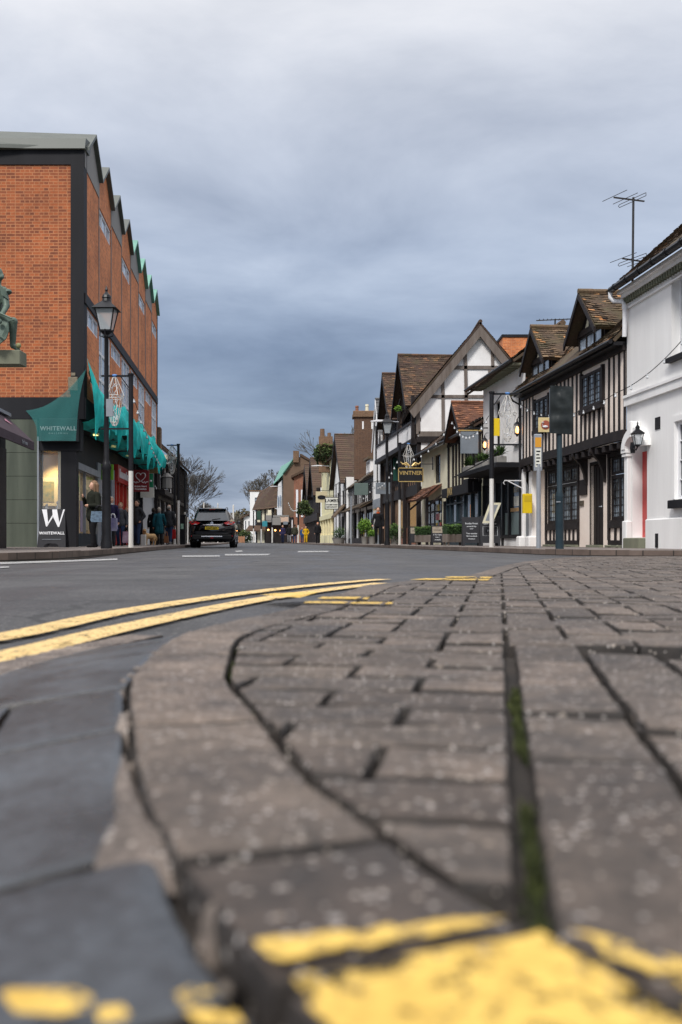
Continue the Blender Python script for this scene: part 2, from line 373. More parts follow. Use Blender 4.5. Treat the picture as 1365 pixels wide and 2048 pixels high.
# ================================================================ GROUND
def struct(ob): ob['kind'] = 'structure'; return ob
def poly_sheet(name, pts, z, mat, thick=0, fr=ID):
    m = MB(fr)
    if thick: m.prism([(x, y, z-thick) for x, y in pts], (0, 0, thick))
    else: m.face([(x, y, z) for x, y in pts])
    return struct(m.build(name, mat))
def asphalt():
    m, nt, b = nodes('asphalt'); tc = texco(nt)
    n = noise_node(nt, 110, 5, tc, .75); n1 = noise_node(nt, 1.1, 5, tc); n2 = noise_node(nt, 45, 3, tc)
    mp = nt.nodes.new('ShaderNodeMapping'); mp.inputs['Scale'].default_value = (1.6, .22, 1); nt.links.new(tc, mp.inputs[0])
    n3 = noise_node(nt, 1.0, 6, mp.outputs[0])
    c = ramp(nt, n1.outputs[0], [(.35, (.042, .043, .047)), (.65, (.080, .080, .084))])
    c = mix(nt, c, ramp(nt, n3.outputs[0], [(.42, (.55, .55, .6)), (.56, (1.05, 1.05, 1.05))]), .75, 'MULTIPLY')
    c = mix(nt, c, ramp(nt, n.outputs[0], [(.36, (.25, .25, .27)), (.60, (1.4, 1.36, 1.3))]), .8, 'MULTIPLY')
    v3 = nt.nodes.new('ShaderNodeTexVoronoi'); v3.inputs['Scale'].default_value = 70; nt.links.new(tc, v3.inputs['Vector']); s3 = nt.nodes.new('ShaderNodeSeparateColor'); nt.links.new(v3.outputs['Color'], s3.inputs[0])
    c = mix(nt, c, (.26, .25, .23), mathn(nt, 'MULTIPLY', mathn(nt, 'LESS_THAN', v3.outputs['Distance'], .3), mathn(nt, 'MULTIPLY', mathn(nt, 'GREATER_THAN', s3.outputs[0], .75), .6)))
    v4 = nt.nodes.new('ShaderNodeTexVoronoi'); v4.feature = 'DISTANCE_TO_EDGE'; v4.inputs['Scale'].default_value = .55; n5 = noise_node(nt, 1.6, 5, tc); nt.links.new(mix(nt, tc, n5.outputs['Color'], .35), v4.inputs['Vector'])
    c = mix(nt, c, (.02, .02, .022), mathn(nt, 'MULTIPLY', mathn(nt, 'LESS_THAN', v4.outputs['Distance'], .006), .65))
    nt.links.new(c, b.inputs['Base Color']); 
    nt.links.new(ramp(nt, n3.outputs[0], [(.4, (.5, .5, .5)), (.6, (.85, .85, .85))]), b.inputs['Roughness'])
    bump(nt, b, mathn(nt, 'ADD', n.outputs[0], n2.outputs[0]), .6, .006); return m
ASPH = asphalt()
def stonemat(name, stops, rough=(.55, .8), speck=True, spk=(.42, .36, .3), bmpd=.003, scale=90):
    m, nt, b = nodes(name); tc = texco(nt)
    a = nt.nodes.new('ShaderNodeAttribute'); a.attribute_name = 'tint'
    n = noise_node(nt, scale, 5, tc, .7); n1 = noise_node(nt, 7, 5, tc)
    dirt = (.034, .028, .024); st2 = [(0, dirt), (.06, dirt)]+[(.12+.88*p_, c_) for p_, c_ in stops]
    c = ramp(nt, a.outputs['Fac'], st2)
    c = mix(nt, c, ramp(nt, n1.outputs[0], [(.35, (.5, .48, .47)), (.62, (1.2, 1.17, 1.13))]), .9, 'MULTIPLY')
    c = mix(nt, c, ramp(nt, n.outputs[0], [(.3, (.45, .45, .45)), (.62, (1.25, 1.25, 1.25))]), .85, 'MULTIPLY')
    if speck:
        vo = nt.nodes.new('ShaderNodeTexVoronoi'); vo.inputs['Scale'].default_value = 130; nt.links.new(tc, vo.inputs['Vector'])
        vc = nt.nodes.new('ShaderNodeSeparateColor'); nt.links.new(vo.outputs['Color'], vc.inputs[0])
        r1 = mathn(nt, 'LESS_THAN', vo.outputs['Distance'], .30); r2 = mathn(nt, 'GREATER_THAN', vc.outputs[0], .70)
        f = mathn(nt, 'MULTIPLY', r1, r2)
        sc = mix(nt, spk, (.55, .52, .5), vc.outputs[1])
        c = mix(nt, c, sc, mathn(nt, 'MULTIPLY', f, .75))
        v2 = nt.nodes.new('ShaderNodeTexVoronoi'); v2.inputs['Scale'].default_value = 42; nt.links.new(tc, v2.inputs['Vector'])
        vd = nt.nodes.new('ShaderNodeSeparateColor'); nt.links.new(v2.outputs['Color'], vd.inputs[0])
        f2 = mathn(nt, 'MULTIPLY', mathn(nt, 'LESS_THAN', v2.outputs['Distance'], .15), mathn(nt, 'GREATER_THAN', vd.outputs[0], .62))
        c = mix(nt, c, mix(nt, (.5, .4, .3), (.62, .6, .58), vd.outputs[1]), mathn(nt, 'MULTIPLY', f2, .42))
        n4 = noise_node(nt, 24, 4, tc, .7); c = mix(nt, c, ramp(nt, n4.outputs[0], [(.35, (.5, .48, .46)), (.55, (1.08, 1.06, 1.05))]), .7, 'MULTIPLY')
        r3 = mathn(nt, 'MULTIPLY', r1, mathn(nt, 'LESS_THAN', vc.outputs[0], .16)); c = mix(nt, c, (.02, .018, .018), mathn(nt, 'MULTIPLY', r3, .7))
    nt.links.new(c, b.inputs['Base Color'])
    nt.links.new(ramp(nt, n1.outputs[0], [(.3, (rough[0],)*3), (.7, (rough[1],)*3)]), b.inputs['Roughness'])
    bump(nt, b, mathn(nt, 'ADD', n.outputs[0], mathn(nt, 'MULTIPLY', n1.outputs[0], 1.5)), .8, bmpd)
    return m
PAVER = stonemat('concrete_paver', [(0, (.062, .048, .040)), (.35, (.088, .070, .058)), (.7, (.105, .085, .071)), (1, (.145, .115, .095))])
SLAB = stonemat('wet_slate_gutter', [(0, (.040, .047, .058)), (.35, (.058, .067, .080)), (.7, (.082, .092, .106)), (1, (.115, .122, .132))], (.2, .5), False, bmpd=.0028, scale=70)
JOINT = stonemat('joint_dirt', [(0, (.03, .024, .02)), (.5, (.03, .024, .02)), (1, (.04, .035, .025))], (.8, .95), False, bmpd=.006)
MORTAR = stonemat('kerb_mortar', [(0, (.19, .16, .14)), (1, (.26, .225, .2))], (.7, .9), True, bmpd=.004)
TANB = stonemat('tan_channel_concrete', [(0, (.14, .115, .1)), (1, (.19, .16, .14))], (.6, .85))
def paintmat(name, c, c2, worn=.5):
    m, nt, b = nodes(name); tc = texco(nt); n = noise_node(nt, 75, 6, tc, .8); n2 = noise_node(nt, 13, 4, tc, .7)
    nt.links.new(mix(nt, ramp(nt, n2.outputs[0], [(.35, c), (.65, c2)]), ramp(nt, n.outputs[0], [(.3, (.45, .4, .35)), (.5, (1, 1, 1))]), .8, 'MULTIPLY'), b.inputs['Base Color']); b.inputs['Roughness'].default_value = .65
    s = mathn(nt, 'ADD', mathn(nt, 'MULTIPLY', n.outputs[0], .65), mathn(nt, 'MULTIPLY', n2.outputs[0], .35))
    al = ramp(nt, s, [(.33+.18*worn, (0, 0, 0)), (.36+.18*worn, (1, 1, 1))]); nt.links.new(al, b.inputs['Alpha'])
    bump(nt, b, n.outputs[0], .5, .003); return m
YP = paintmat('worn_yellow_paint', (.80, .56, .22), (.66, .46, .2), .62)
YPB = paintmat('bright_yellow_paint', (.80, .54, .12), (.60, .38, .07), .66)
WP = paintmat('worn_white_paint', (.48, .48, .47), (.33, .33, .33), .7)
PAVF = brick('far_pavement', (.21, .18, .165), (.16, .135, .12), (.08, .07, .06), .45, .3, .01)
GRASSY = pm('distant_ground', (.07, .075, .04), (.11, .10, .06), .05, .95, 0)
KERBM = brick('kerb_stone', (.15, .11, .09), (.11, .08, .065), (.03, .025, .02), .9, .5, .012, dirt=.7)

poly_sheet('ground', [(-900, -60), (900, -60), (900, 1500), (-900, 1500)], -.03, GRASSY)
poly_sheet('road', [(-12, -3), (30, -3), (30, 17.3), (5, 17.3), (3.2, 26), (-6, 120), (-12, 170), (-40, 260), (-75, 260), (-35, 170), (-17.5, 150), (-8.5, 60), (-3.5, 12), (-12, 11)], -.004, ASPH)
def KL(d): return -2.8-.08525*d
def KR(d): return 5.68-.101*d
def FRX(d): return 8.98-.101*d
def FLX(d): return -4.67-.08525*d
def pavement(name, outer, inner, z=PAV):
    """outer: kerb polyline, inner: back polyline"""
    m = MB(); k = MB(); kw = .14
    pts = [V((x, y, 0)) for x, y in outer]; ins = []
    for i, p in enumerate(pts):
        t = (pts[min(i+1, len(pts)-1)]-pts[max(i-1, 0)]).normalized(); nn = V((-t.y, t.x, 0))
        c = V((inner[min(i, len(inner)-1)][0], inner[min(i, len(inner)-1)][1], 0))
        if nn.dot(c-p) < 0: nn = -nn
        ins.append(p+nn*kw)
    for i in range(len(pts)-1):
        a, b, c, d = pts[i], pts[i+1], ins[i+1], ins[i]
        wob = .006*math.sin(i*2.1)
        k.prism([(q.x, q.y, -.02) for q in (a, b, c, d)], (0, 0, z+.02+.004+wob))
        e, f = inner[min(i, len(inner)-1)], inner[min(i+1, len(inner)-1)]
        if (V((e[0], e[1]))-V((f[0], f[1]))).length < .01: m.face([(d.x, d.y, z), (c.x, c.y, z), (e[0], e[1], z)])
        else: m.face([(d.x, d.y, z), (c.x, c.y, z), (f[0], f[1], z), (e[0], e[1], z)])
    struct(m.build(name, PAVF)); struct(k.build('kerb', KERBM))
# left pavement: rounded end turning into a side street on the left
lo = [(-14, 11.4), (-8, 11.7), (-5.2, 12.1), (-4.3, 12.9), (KL(14.3)-.02, 14.3)]+[(KL(d), d) for d in (16, 18, 20, 23, 26, 30, 34, 38, 42, 46, 50, 60, 75, 90, 110, 130)]
li = [(-14, 16), (-12, 16), (-10, 16), (-10, 17), (-10, 18)]+[(KL(d)-9, d) for d in (18.5, 19, 20, 23, 26, 30, 34, 38, 42, 46, 50, 60, 75, 90, 110, 130)]
pavement('pavement', lo, li)
m = MB(); m.face([(-14, 16, PAV-.002), (-10, 16, PAV-.002), (KL(30)-7, 30, PAV-.002), (-22, 45, PAV-.002), (-30, 16, PAV-.002)]); struct(m.build('side_pavement', PAVF))
ro = [(14, 16.9), (9, 16.7), (6, 16.75), (4.9, 17.0), (4.25, 17.6), (KR(18.6), 18.6)]+[(KR(d), d) for d in (21, 24, 28, 32, 36, 40, 44, 48, 54)]+[(KR(58)+.1, 58), (KR(60)+.8, 60), (KR(61)+2.4, 61)]
ri = [(14, 20), (9, 20), (8, 20), (8, 20.5), (8, 21), (8, 22)]+[(FRX(d)+1, d) for d in (23, 25, 28, 32, 36, 40, 44, 48, 54)]+[(FRX(58)+1, 58), (FRX(60)+1, 60), (FRX(61)+1, 61)]
pavement('pavement', ro, ri)
ro = [(KR(66)+2.6, 66), (KR(67)+.8, 66.8), (KR(69), 69)]+[(KR(d), d) for d in (75, 85, 95, 110, 130, 150)]
ri = [(FRX(66)+1, 66), (FRX(67)+1, 67)]+[(FRX(d)+1, d) for d in (69, 75, 85, 95, 110, 130, 150)]
pavement('pavement', ro, ri)

# ---- the near raised pavement with blocks
O = [(.10, .12), (.035, .25), (-.0117, .373), (-.0455, .45), (-.101, .59), (-.148, .735), (-.2145, 1.029), (-.275, 1.3), (-.299, 1.565), (-.315, 1.85), (-.27, 2.2), (-.155, 2.6), (-.03, 3.3), (.12, 4.14), (.39, 4.7), (.67, 5.3), (1.15, 7.2), (1.75, 9.4), (2.75, 12.8), (3.45, 14.3), (4.4, 15.2), (6, 15.6), (9.5, 15.7)]
# densify with Catmull-Rom
def dens(P, k=4):
    out = []
    for i in range(len(P)-1):
        p0, p1, p2, p3 = [V((*P[max(0, min(len(P)-1, j))], 0)) for j in (i-1, i, i+1, i+2)]
        for q in range(k):
            t = q/k; out.append(.5*((2*p1)+(-p0+p2)*t+(2*p0-5*p1+4*p2-p3)*t*t+(-p0+3*p1-3*p2+p3)*t**3))
    out.append(V((*P[-1], 0))); return out
OC = dens(O)
def offs(C, w):
    out = []
    for i, p in enumerate(C):
        t = (C[min(i+1, len(C)-1)]-C[max(i-1, 0)]).normalized(); out.append(p+V((t.y, -t.x, 0))*w)
    return out
KW = .128
IC = offs(OC, KW)              # inner line of the kerb stones (to the right of travel)
def zp(y):
    return .07 if y < 8 else max(.02, .07-.05*(y-8)/7.5)
def clip(poly, p, n):
    out = []
    for i in range(len(poly)):
        a, b = poly[i], poly[(i+1) % len(poly)]; da, db = (a-p).dot(n), (b-p).dot(n)
        if da >= 0: out.append(a)
        if (da > 0) != (db > 0) and abs(da-db) > 1e-12: out.append(a.lerp(b, da/(da-db)))
    return out
def nearest(C, q):
    best = None
    for i in range(len(C)-1):
        a, b = C[i], C[i+1]; t = max(0, min(1, (q-a).dot(b-a)/(b-a).length_squared)); c = a.lerp(b, t); dd = (q-c).length
        if best is None or dd < best[0]: best = (dd, i, c)
    return best
def block(mb, poly, z, ch=.005, depth=.05, tint=None, wob=.004, tilt=.0025, zf=None):
    if len(poly) < 3: return None
    ar = sum(poly[i].x*poly[(i+1) % len(poly)].y-poly[(i+1) % len(poly)].x*poly[i].y for i in range(len(poly)))/2
    if abs(ar) < 4e-4: return None
    if ar < 0: poly = poly[::-1]
    c = sum(poly, V((0, 0, 0)))/len(poly); a, b_ = R.uniform(-tilt, tilt)*8, R.uniform(-tilt, tilt)*8; dz = R.uniform(-wob, wob)*.5
    # subdivide edges for worn irregular outline
    pp = []
    near = c.y < 4
    for i in range(len(poly)):
        p, q = poly[i], poly[(i+1) % len(poly)]; n = max(1, int((q-p).length/.025)) if near else 1
        for k in range(n):
            r = p.lerp(q, k/n)
            if near: r = r+V((noise.noise(r*75)*.0022, noise.noise(r*75+V((9, 4, 2)))*.0022, 0))
            pp.append(r)
    n = len(pp)
    def ring(inset, zz):
        o = []
        for p in pp:
            d = (c-p); L = d.length; q = p+d*(inset/max(L, .02)); o.append((q.x, q.y, (zf(q) if zf else z)+dz+a*(q.x-c.x)+b_*(q.y-c.y)+zz+(noise.noise(q*22)*.0016 if near else 0)))
        return o
    vs = ring(0, -depth)+ring(0, -ch)+ring(ch*.35, -ch*.25)+ring(ch*1.1, 0)+ring(.02, .0004)
    fs = [(k+i*n, (k+1) % n+i*n, (k+1) % n+(i+1)*n, k+(i+1)*n) for i in range(4) for k in range(n)]+[tuple(range(4*n, 5*n))]
    mb.raw(vs, fs, .15+.85*R.random() if tint is None else tint)
    i0 = len(mb.t)-len(fs)
    for k in range(2*n): mb.t[i0+k] = 0.0
    return vs[4*n:], vs[3*n:4*n]
blocks = MB(); paint = MB()
th = math.radians(9); eu = V((math.cos(th), -math.sin(th), 0)); ev = V((math.sin(th), math.cos(th), 0))
org = V((.012, 0, 0))           # long straight joint passes here
BW = .112; GAP = .0048
bands = [[V((-.2, .05, 0)), V((.35, .05, 0)), V((.35, .2, 0)), V((.16, .405, 0)), V((.11, .447, 0)), V((.06, .462, 0)), V((-.03, .437, 0)), V((-.2, .38, 0))],
         [V((-.14, 2.84, 0)), V((.14, 2.78, 0)), V((.15, 2.87, 0)), V((-.13, 2.93, 0))], [V((-.12, 3.04, 0)), V((.08, 3.02, 0)), V((.09, 3.13, 0)), V((-.11, 3.15, 0))],
         [V((.3, 4.55, 0)), V((.66, 4.5, 0)), V((.7, 4.68, 0)), V((.32, 4.72, 0))], [V((.5, 4.8, 0)), V((.72, 4.78, 0)), V((.75, 4.95, 0)), V((.52, 4.98, 0))]]
def paint_on(top, poly, z):
    cy = sum(p.y for p in poly)/len(poly)
    if cy > 5.4: return
    for bd in bands:
        q = [p.copy() for p in poly]
        c = sum(poly, V((0, 0, 0)))/len(poly); q = [p+(c-p)*.03 for p in q]
        for i in range(len(bd)):
            a, b = bd[i], bd[(i+1) % len(bd)]; n = V((-(b-a).y, (b-a).x, 0))
            q = clip(q, a, n)
            if len(q) < 3: break
        if len(q) >= 3:
            # ragged outline
            rr = []
            for i in range(len(q)):
                p, s = q[i], q[(i+1) % len(q)]; n = max(1, int((s-p).length/.012))
                for k in range(n):
                    r = p.lerp(s, k/n); rr.append(r+V((noise.noise(r*60)*.006, noise.noise(r*60+V((5, 5, 5)))*.006, 0)))
            paint.face([(p.x, p.y, z+.0055) for p in rr])
def add_paver(u0, u1, v0, v1):
    gv = (.0068 if v1 < 3.5 else .006)+R.uniform(-.001, .001)
    poly = [org+eu*u+ev*v for u, v in ((u0+GAP, v0+gv), (u1-GAP, v0+gv), (u1-GAP, v1-gv), (u0+GAP, v1-gv))]
    c = sum(poly, V((0, 0, 0)))/4
    if c.y < .1 or c.x > c.y*.36+.5: return
    dd, i, q = nearest(IC, c)
    a, b = IC[i], IC[i+1]; nn = V(((b-a).y, -(b-a).x, 0)).normalized()
    if dd < .3:
        cuts = [(IC[k], IC[k+1]) for k in range(max(0, i-1), min(len(IC)-1, i+2))]
        for a, b in cuts:
            nn = V(((b-a).y, -(b-a).x, 0)).normalized(); poly = clip(poly, a+nn*.005, nn)
            if len(poly) < 3: return
    elif (c-q).dot(nn) < 0: return
    z = zp(c.y)
    r = block(blocks, poly, z)
    if r: paint_on(r, poly, z)
# rows laid left of the straight joint, a soldier column right of it, herringbone beyond
for j in range(0, 16):
    v0 = -.028+j*BW
    s = 0
    for k in range(6):
        w = BW*2*R.uniform(.93, 1.0) if not (j % 2 and k == 0) else BW*1.0
        add_paver(-s-w, -s, v0, v0+BW); s += w
for k in range(0, 9):
    off = (0, .6, .25, .8, .1, .5)[k % 6]*BW*2
    for j in range(-1, 9):
        add_paver(.010+k*BW, .010+(k+1)*BW, -.05+off+j*BW*2, -.05+off+(j+1)*BW*2) if -.05+off+(j+1)*BW*2 <= -.028+16*BW+.001 else None
V0 = -.028+16*BW
nu0, nu1 = -22, 90
for iy in range(-1, 130):
    for ix in range(nu0, nu1):
        k = (ix-iy) % 4
        if k == 0: u0, u1, v0, v1 = ix*BW, (ix+2)*BW, V0+iy*BW, V0+(iy+1)*BW
        elif k == 3: u0, u1, v0, v1 = ix*BW, (ix+1)*BW, V0+iy*BW, V0+(iy+2)*BW
        else: continue
        if v0 < V0-.001: 
            v0 = V0
            if v1-v0 < .02: continue
        if u0 > v1*.40+.5: continue
        if v1 > 4 and (v1-V0)*.6+1 < u0-6: continue
        add_paver(u0, u1, v0, v1)
struct(blocks.build('block_paving', PAVER, smooth=True))
# kerb stones following the curve
ks = MB(); acc = 0; seg = []
lens = [.16, .13, .17, .44, .60, .42, .45, .5, .5]+[.75]*40
def along(C):
    L = [0]
    for i in range(len(C)-1): L.append(L[-1]+(C[i+1]-C[i]).length)
    return L
LO = along(OC)
def at(C, LL, s):
    for i in range(len(C)-1):
        if LL[i+1] >= s: return C[i].lerp(C[i+1], (s-LL[i])/(LL[i+1]-LL[i]))
    return C[-1]
def atI(s):
    for i in range(len(OC)-1):
        if LO[i+1] >= s: return IC[i].lerp(IC[i+1], (s-LO[i])/(LO[i+1]-LO[i]))
    return IC[-1]
s = .02
for L in lens:
    if s+L > LO[-1]: break
    n = max(2, int(L/.12)); a = s+.0065; b = s+L-.0065
    outer = [at(OC, LO, a+(b-a)*k/n) for k in range(n+1)]; inner = [atI(a+(b-a)*k/n) for k in range(n+1)]
    inner = [i_+(o_-i_).normalized()*.004 for i_, o_ in zip(inner, outer)]
    poly = outer+inner[::-1]; c = sum(poly, V((0, 0, 0)))/len(poly); z = zp(c.y)+.001
    r = block(ks, poly, z, ch=.009, depth=.085, tilt=.0006, wob=.002)
    if r: paint_on(r, poly, z)
    s += L
struct(ks.build('kerb', PAVER, smooth=True))
struct(paint.build('yellow_kerb_mark', YPB))
# joint bed under the blocks
jb = MB()
for i in range(len(OC)-1):
    a, b = OC[i], OC[i+1]; ia, ib = a+(IC[i]-a)*.1, b+(IC[i+1]-b)*.1
    xr = lambda y: 12
    jb.face([(ia.x, ia.y, zp(ia.y)-.024), (ib.x, ib.y, zp(ib.y)-.024), (xr(ib.y), ib.y, zp(ib.y)-.024), (xr(ia.y), ia.y, zp(ia.y)-.024)])
struct(jb.build('joint_bed', JOINT))
# moss tufts in the wider joints
mo = MB(); rm = random.Random(3)
def moss(p, n, rx, ry):
    for _ in range(n):
        q = V(p)+V((rm.gauss(0, rx), rm.gauss(0, ry), 0)); z = zp(q.y)-.022
        for _k in range(5):
            a = rm.uniform(0, 6.28); h = rm.uniform(.004, .014); w = .0022
            dx, dy = math.cos(a)*w, math.sin(a)*w
            mo.face([(q.x-dx, q.y-dy, z), (q.x+dx, q.y+dy, z), (q.x+rm.gauss(0, .003), q.y+rm.gauss(0, .003), z+h)], rm.random())
for t in [x*.02 for x in range(50)]:
    p = org+ev*(.35+t)+eu*.009
    if noise.noise(p*4+V((1, 2, 7))) > .02: moss(p, 6, .003, .01)
for i in range(0, len(IC)-1):
    if .4 < IC[i].y < 3 and noise.noise(IC[i]*5+V((3, 3, 3))) > .05: moss(IC[i], 16, .004, .02)
mo_ = mo.build('moss', tilemat('joint_moss', [(0, (.02, .03, .008)), (.5, (.05, .065, .015)), (1, (.09, .11, .03))], 0)); mo_['kind'] = 'stuff'; tag(mo_, 'dark green moss growing in the joints of the near paving', 'moss')
# gutter slabs
GW = .29
OG = offs(OC, -GW); gs = MB(); s = .05
def atG(s, f):
    for i in range(len(OC)-1):
        if LO[i+1] >= s:
            t = (s-LO[i])/(LO[i+1]-LO[i]); a = OC[i].lerp(OC[i+1], t); b = OG[i].lerp(OG[i+1], t); return a.lerp(b, f)
    return OC[-1].lerp(OG[-1], f)
def gz(y): return .059 if y < 1.7 else max(.028, .059-.016*(y-1.7))
gl = [.28, .22, .42, .30, .36, .5, .6, .55, .5]+[.7]*14
for L in gl:
    if s+L > 13: break
    n = max(2, int(L/.1)); a, b = s+.008, s+L-.009
    sk = R.uniform(-.02, .02)
    if R.random() < .4: parts = [(.025, .5), (.53, 1)]
    else: parts = [(.025, 1)]
    for f0, f1 in parts:
        outer = [atG(a+(b-a)*k/n, f0+R.uniform(-.012, .012)) for k in range(n+1)]; inner = [atG(a+sk+(b-a)*k/n, f1+R.uniform(-.015, .015)) for k in range(n+1)]
        block(gs, outer+inner[::-1], gz(outer[0].y), ch=.009, depth=.06, tilt=.0012, wob=.006, zf=lambda q: gz(q.y)-.15*nearest(OC, V((q.x, q.y, 0)))[0])
    s += L
struct(gs.build('gutter_slabs', SLAB, smooth=True))
gb = MB()
for i in range(len(OC)-1):
    gb.face([(OC[i].x, OC[i].y, gz(OC[i].y)-.016), (OC[i+1].x, OC[i+1].y, gz(OC[i+1].y)-.016), (OG[i+1].x, OG[i+1].y, gz(OC[i+1].y)-.06), (OG[i].x, OG[i].y, gz(OC[i].y)-.06)])
struct(gb.build('gutter_bed', JOINT))
# concrete channel blocks beyond the slabs
OT = offs(OC, -GW-.2); tb = MB(); s = .1
while s < 9:
    L = .3
    a, b = s+.004, s+L-.004
    p = [atG(a, 1.04), atG(b, 1.04), atG(b, 1.36), atG(a, 1.36)]
    if 1.2 < p[0].y < 2.6: block(tb, p, .006, ch=.004, depth=.03, wob=.001, tilt=.0003)
    s += L
struct(tb.build('channel_blocks', TANB, smooth=True))
# mortar fillet between slab and kerb, with a lump
mf = MB()
def lump(pts, z0, z1):
    n = len(pts); c = sum((V((*p, 0)) for p in pts), V((0, 0, 0)))/n; vs = []
    for f, z in ((1, z0), (.85, z0+(z1-z0)*.6), (.6, z1), (.3, z1+.002)):
        for p in pts:
            q = c.lerp(V((*p, 0)), f); vs.append((q.x+noise.noise(q*50)*.004, q.y+noise.noise(q*50+V((3, 1, 1)))*.006, z+noise.noise(q*60)*.004))
    mf.raw(vs, [(k+i*n, (k+1) % n+i*n, (k+1) % n+(i+1)*n, k+(i+1)*n) for i in range(3) for k in range(n)]+[tuple(range(3*n, 4*n))], R.random())
def Gp(px, py, h): d = F*h/(py-HY); return ((px-CX)*d/F, d)
lump([Gp(x, y, .195) for x, y in ((245, 1490), (265, 1550), (290, 1620), (330, 1690), (375, 1755), (300, 1765), (180, 1735), (195, 1700), (225, 1640), (222, 1560))], .046, .062)
lump([Gp(x, y, .2) for x, y in ((235, 1440), (260, 1445), (262, 1485), (230, 1482))], .04, .062)
lump([Gp(x, y, .2) for x, y in ((410, 1850), (450, 1840), (478, 1880), (462, 1910), (425, 1905), (402, 1880))], .04, .066)
for q in range(26):
    t = R.uniform(.2, 3.4); p = atG(t, R.uniform(.0, .05)); r = R.uniform(.004, .011); n = 6
    lump([(p.x+r*math.cos(k)*R.uniform(.7, 1.2), p.y+r*1.5*math.sin(k)) for k in (0, 1.05, 2.1, 3.14, 4.2, 5.2)], .04, .05+r*.8)
struct(mf.build('mortar_fillet', MORTAR, smooth=True))
# ---- painted lines
def ribbon(name, pts, w, z, mat, wj=.0):
    m = MB(); P = dens(pts, 8); A = offs(P, w/2); B = offs(P, -w/2)
    for i in range(len(P)-1):
        q = [A[i], A[i+1], B[i+1], B[i]]
        m.face([(a.x, a.y, z) for a in q])
    return struct(m.build(name, mat))
outer = [(-1.35, 1.2), (-1.12, 1.8), (-.874, 2.56), (-.761, 3.52), (-.439, 4.81), (-.093, 5.75), (.28, 6.5)]
inner = [(-1.2, 1.0), (-.93, 1.5), (-.726, 2.13), (-.618, 2.86), (-.374, 4.1), (-.082, 5.05), (.25, 5.9)]
ribbon('yellow_line', outer, .115, .006, YP); ribbon('yellow_line', inner, .115, .006, YP)
# yellow blips in the gutter
yb = MB()
for pts in ([(0, 1985), (20, 1975), (150, 1975), (185, 1990), (180, 2015), (120, 2028), (30, 2022)], [(190, 2012), (245, 2008), (262, 2030), (250, 2045), (200, 2045)], [(352, 1985), (380, 1972), (425, 1978), (470, 2020), (490, 2048), (420, 2060), (370, 2020)]):
    yb.face([(*Gp(x, y, .186), .0635) for x, y in pts])
yb.face([(*Gp(x, y, .215), .036) for x, y in ((520, 1190), (560, 1186), (640, 1184), (600, 1196))])
struct(yb.build('yellow_gutter_mark', YPB))
wm = MB()
for q in (((-20, 1127.5), (0, 1125), (235, 1117.5), (235, 1120.5), (0, 1129), (-20, 1131)), ((365, 1111.5), (440, 1111), (440, 1113.6), (365, 1114.5)), ((450, 1108.5), (542, 1108), (535, 1111), (450, 1111.5)), ((596, 1102.3), (660, 1102), (655, 1104.6), (596, 1105)), ((470, 1102), (483, 1101), (487, 1103.5), (473, 1104.5)), ((0, 1134), (18, 1133.5), (18, 1136), (0, 1137))):
    wm.face([(*Gp(x, y, .25), .004) for x, y in q])
struct(wm.build('white_road_marking', WP))

# ================================================================ WORLD, SUN, CAMERA
wd = bpy.data.worlds.new('World'); SC.world = wd; wd.use_nodes = True
nt = wd.node_tree; bg = nt.nodes['Background']; 
SUN_EL, SUN_AZ = math.radians(48), math.radians(205)      # azimuth measured clockwise from +Y
sky = nt.nodes.new('ShaderNodeTexSky'); sky.sky_type = 'NISHITA'; sky.sun_disc = False; sky.sun_elevation = SUN_EL; sky.sun_rotation = SUN_AZ
sky.air_density = 1.5; sky.dust_density = 4
tc = texco(nt, 'Generated'); sep = nt.nodes.new('ShaderNodeSeparateXYZ'); nt.links.new(tc, sep.inputs[0])
z = sep.outputs[2]; zz = mathn(nt, 'ADD', mathn(nt, 'MAXIMUM', z, 0.0), .10)
cmb = nt.nodes.new('ShaderNodeCombineXYZ')
nt.links.new(mathn(nt, 'DIVIDE', sep.outputs[0], zz), cmb.inputs[0]); nt.links.new(mathn(nt, 'DIVIDE', sep.outputs[1], zz), cmb.inputs[1])
mp = nt.nodes.new('ShaderNodeMapping'); mp.inputs['Scale'].default_value = (.8, .8, 1); mp.inputs['Location'].default_value = (3.1, 1.7, 0); nt.links.new(cmb.outputs[0], mp.inputs[0])
n1 = noise_node(nt, 1.45, 8, mp.outputs[0], .55); n1.inputs['Distortion'].default_value = .3
n2 = noise_node(nt, .35, 3, mp.outputs[0], .5)
base = ramp(nt, z, [(0, (.44, .51, .62)), (.04, (.36, .43, .55)), (.10, (.25, .33, .46)), (.19, (.33, .42, .58)), (.28, (.48, .56, .71)), (.38, (.67, .72, .83)), (.48, (.80, .82, .88)), (.6, (.95, .95, 1.0)), (1, (1.75, 1.75, 1.8))])
cl = ramp(nt, n1.outputs[0], [(.32, (.66, .69, .74)), (.5, (1.0, 1.0, 1.0)), (.68, (1.36, 1.31, 1.24))])
c = mix(nt, base, cl, .85, 'MULTIPLY')
cl2 = ramp(nt, n2.outputs[0], [(.35, (.85, .87, .9)), (.65, (1.2, 1.18, 1.15))]); c = mix(nt, c, cl2, .8, 'MULTIPLY')
sk = mix(nt, (0, 0, 0), sky.outputs[0], .1)
c = mix(nt, c, sk, .06)
nt.links.new(c, bg.inputs[0]); bg.inputs[1].default_value = 1.0
sl = bpy.data.lights.new('sun', 'SUN'); sl.energy = 3.0; sl.angle = math.radians(14); sl.color = (1, .965, .92)
so = bpy.data.objects.new('sun', sl); COL.objects.link(so)
dirv = V((math.sin(SUN_AZ)*math.cos(SUN_EL), math.cos(SUN_AZ)*math.cos(SUN_EL), math.sin(SUN_EL)))
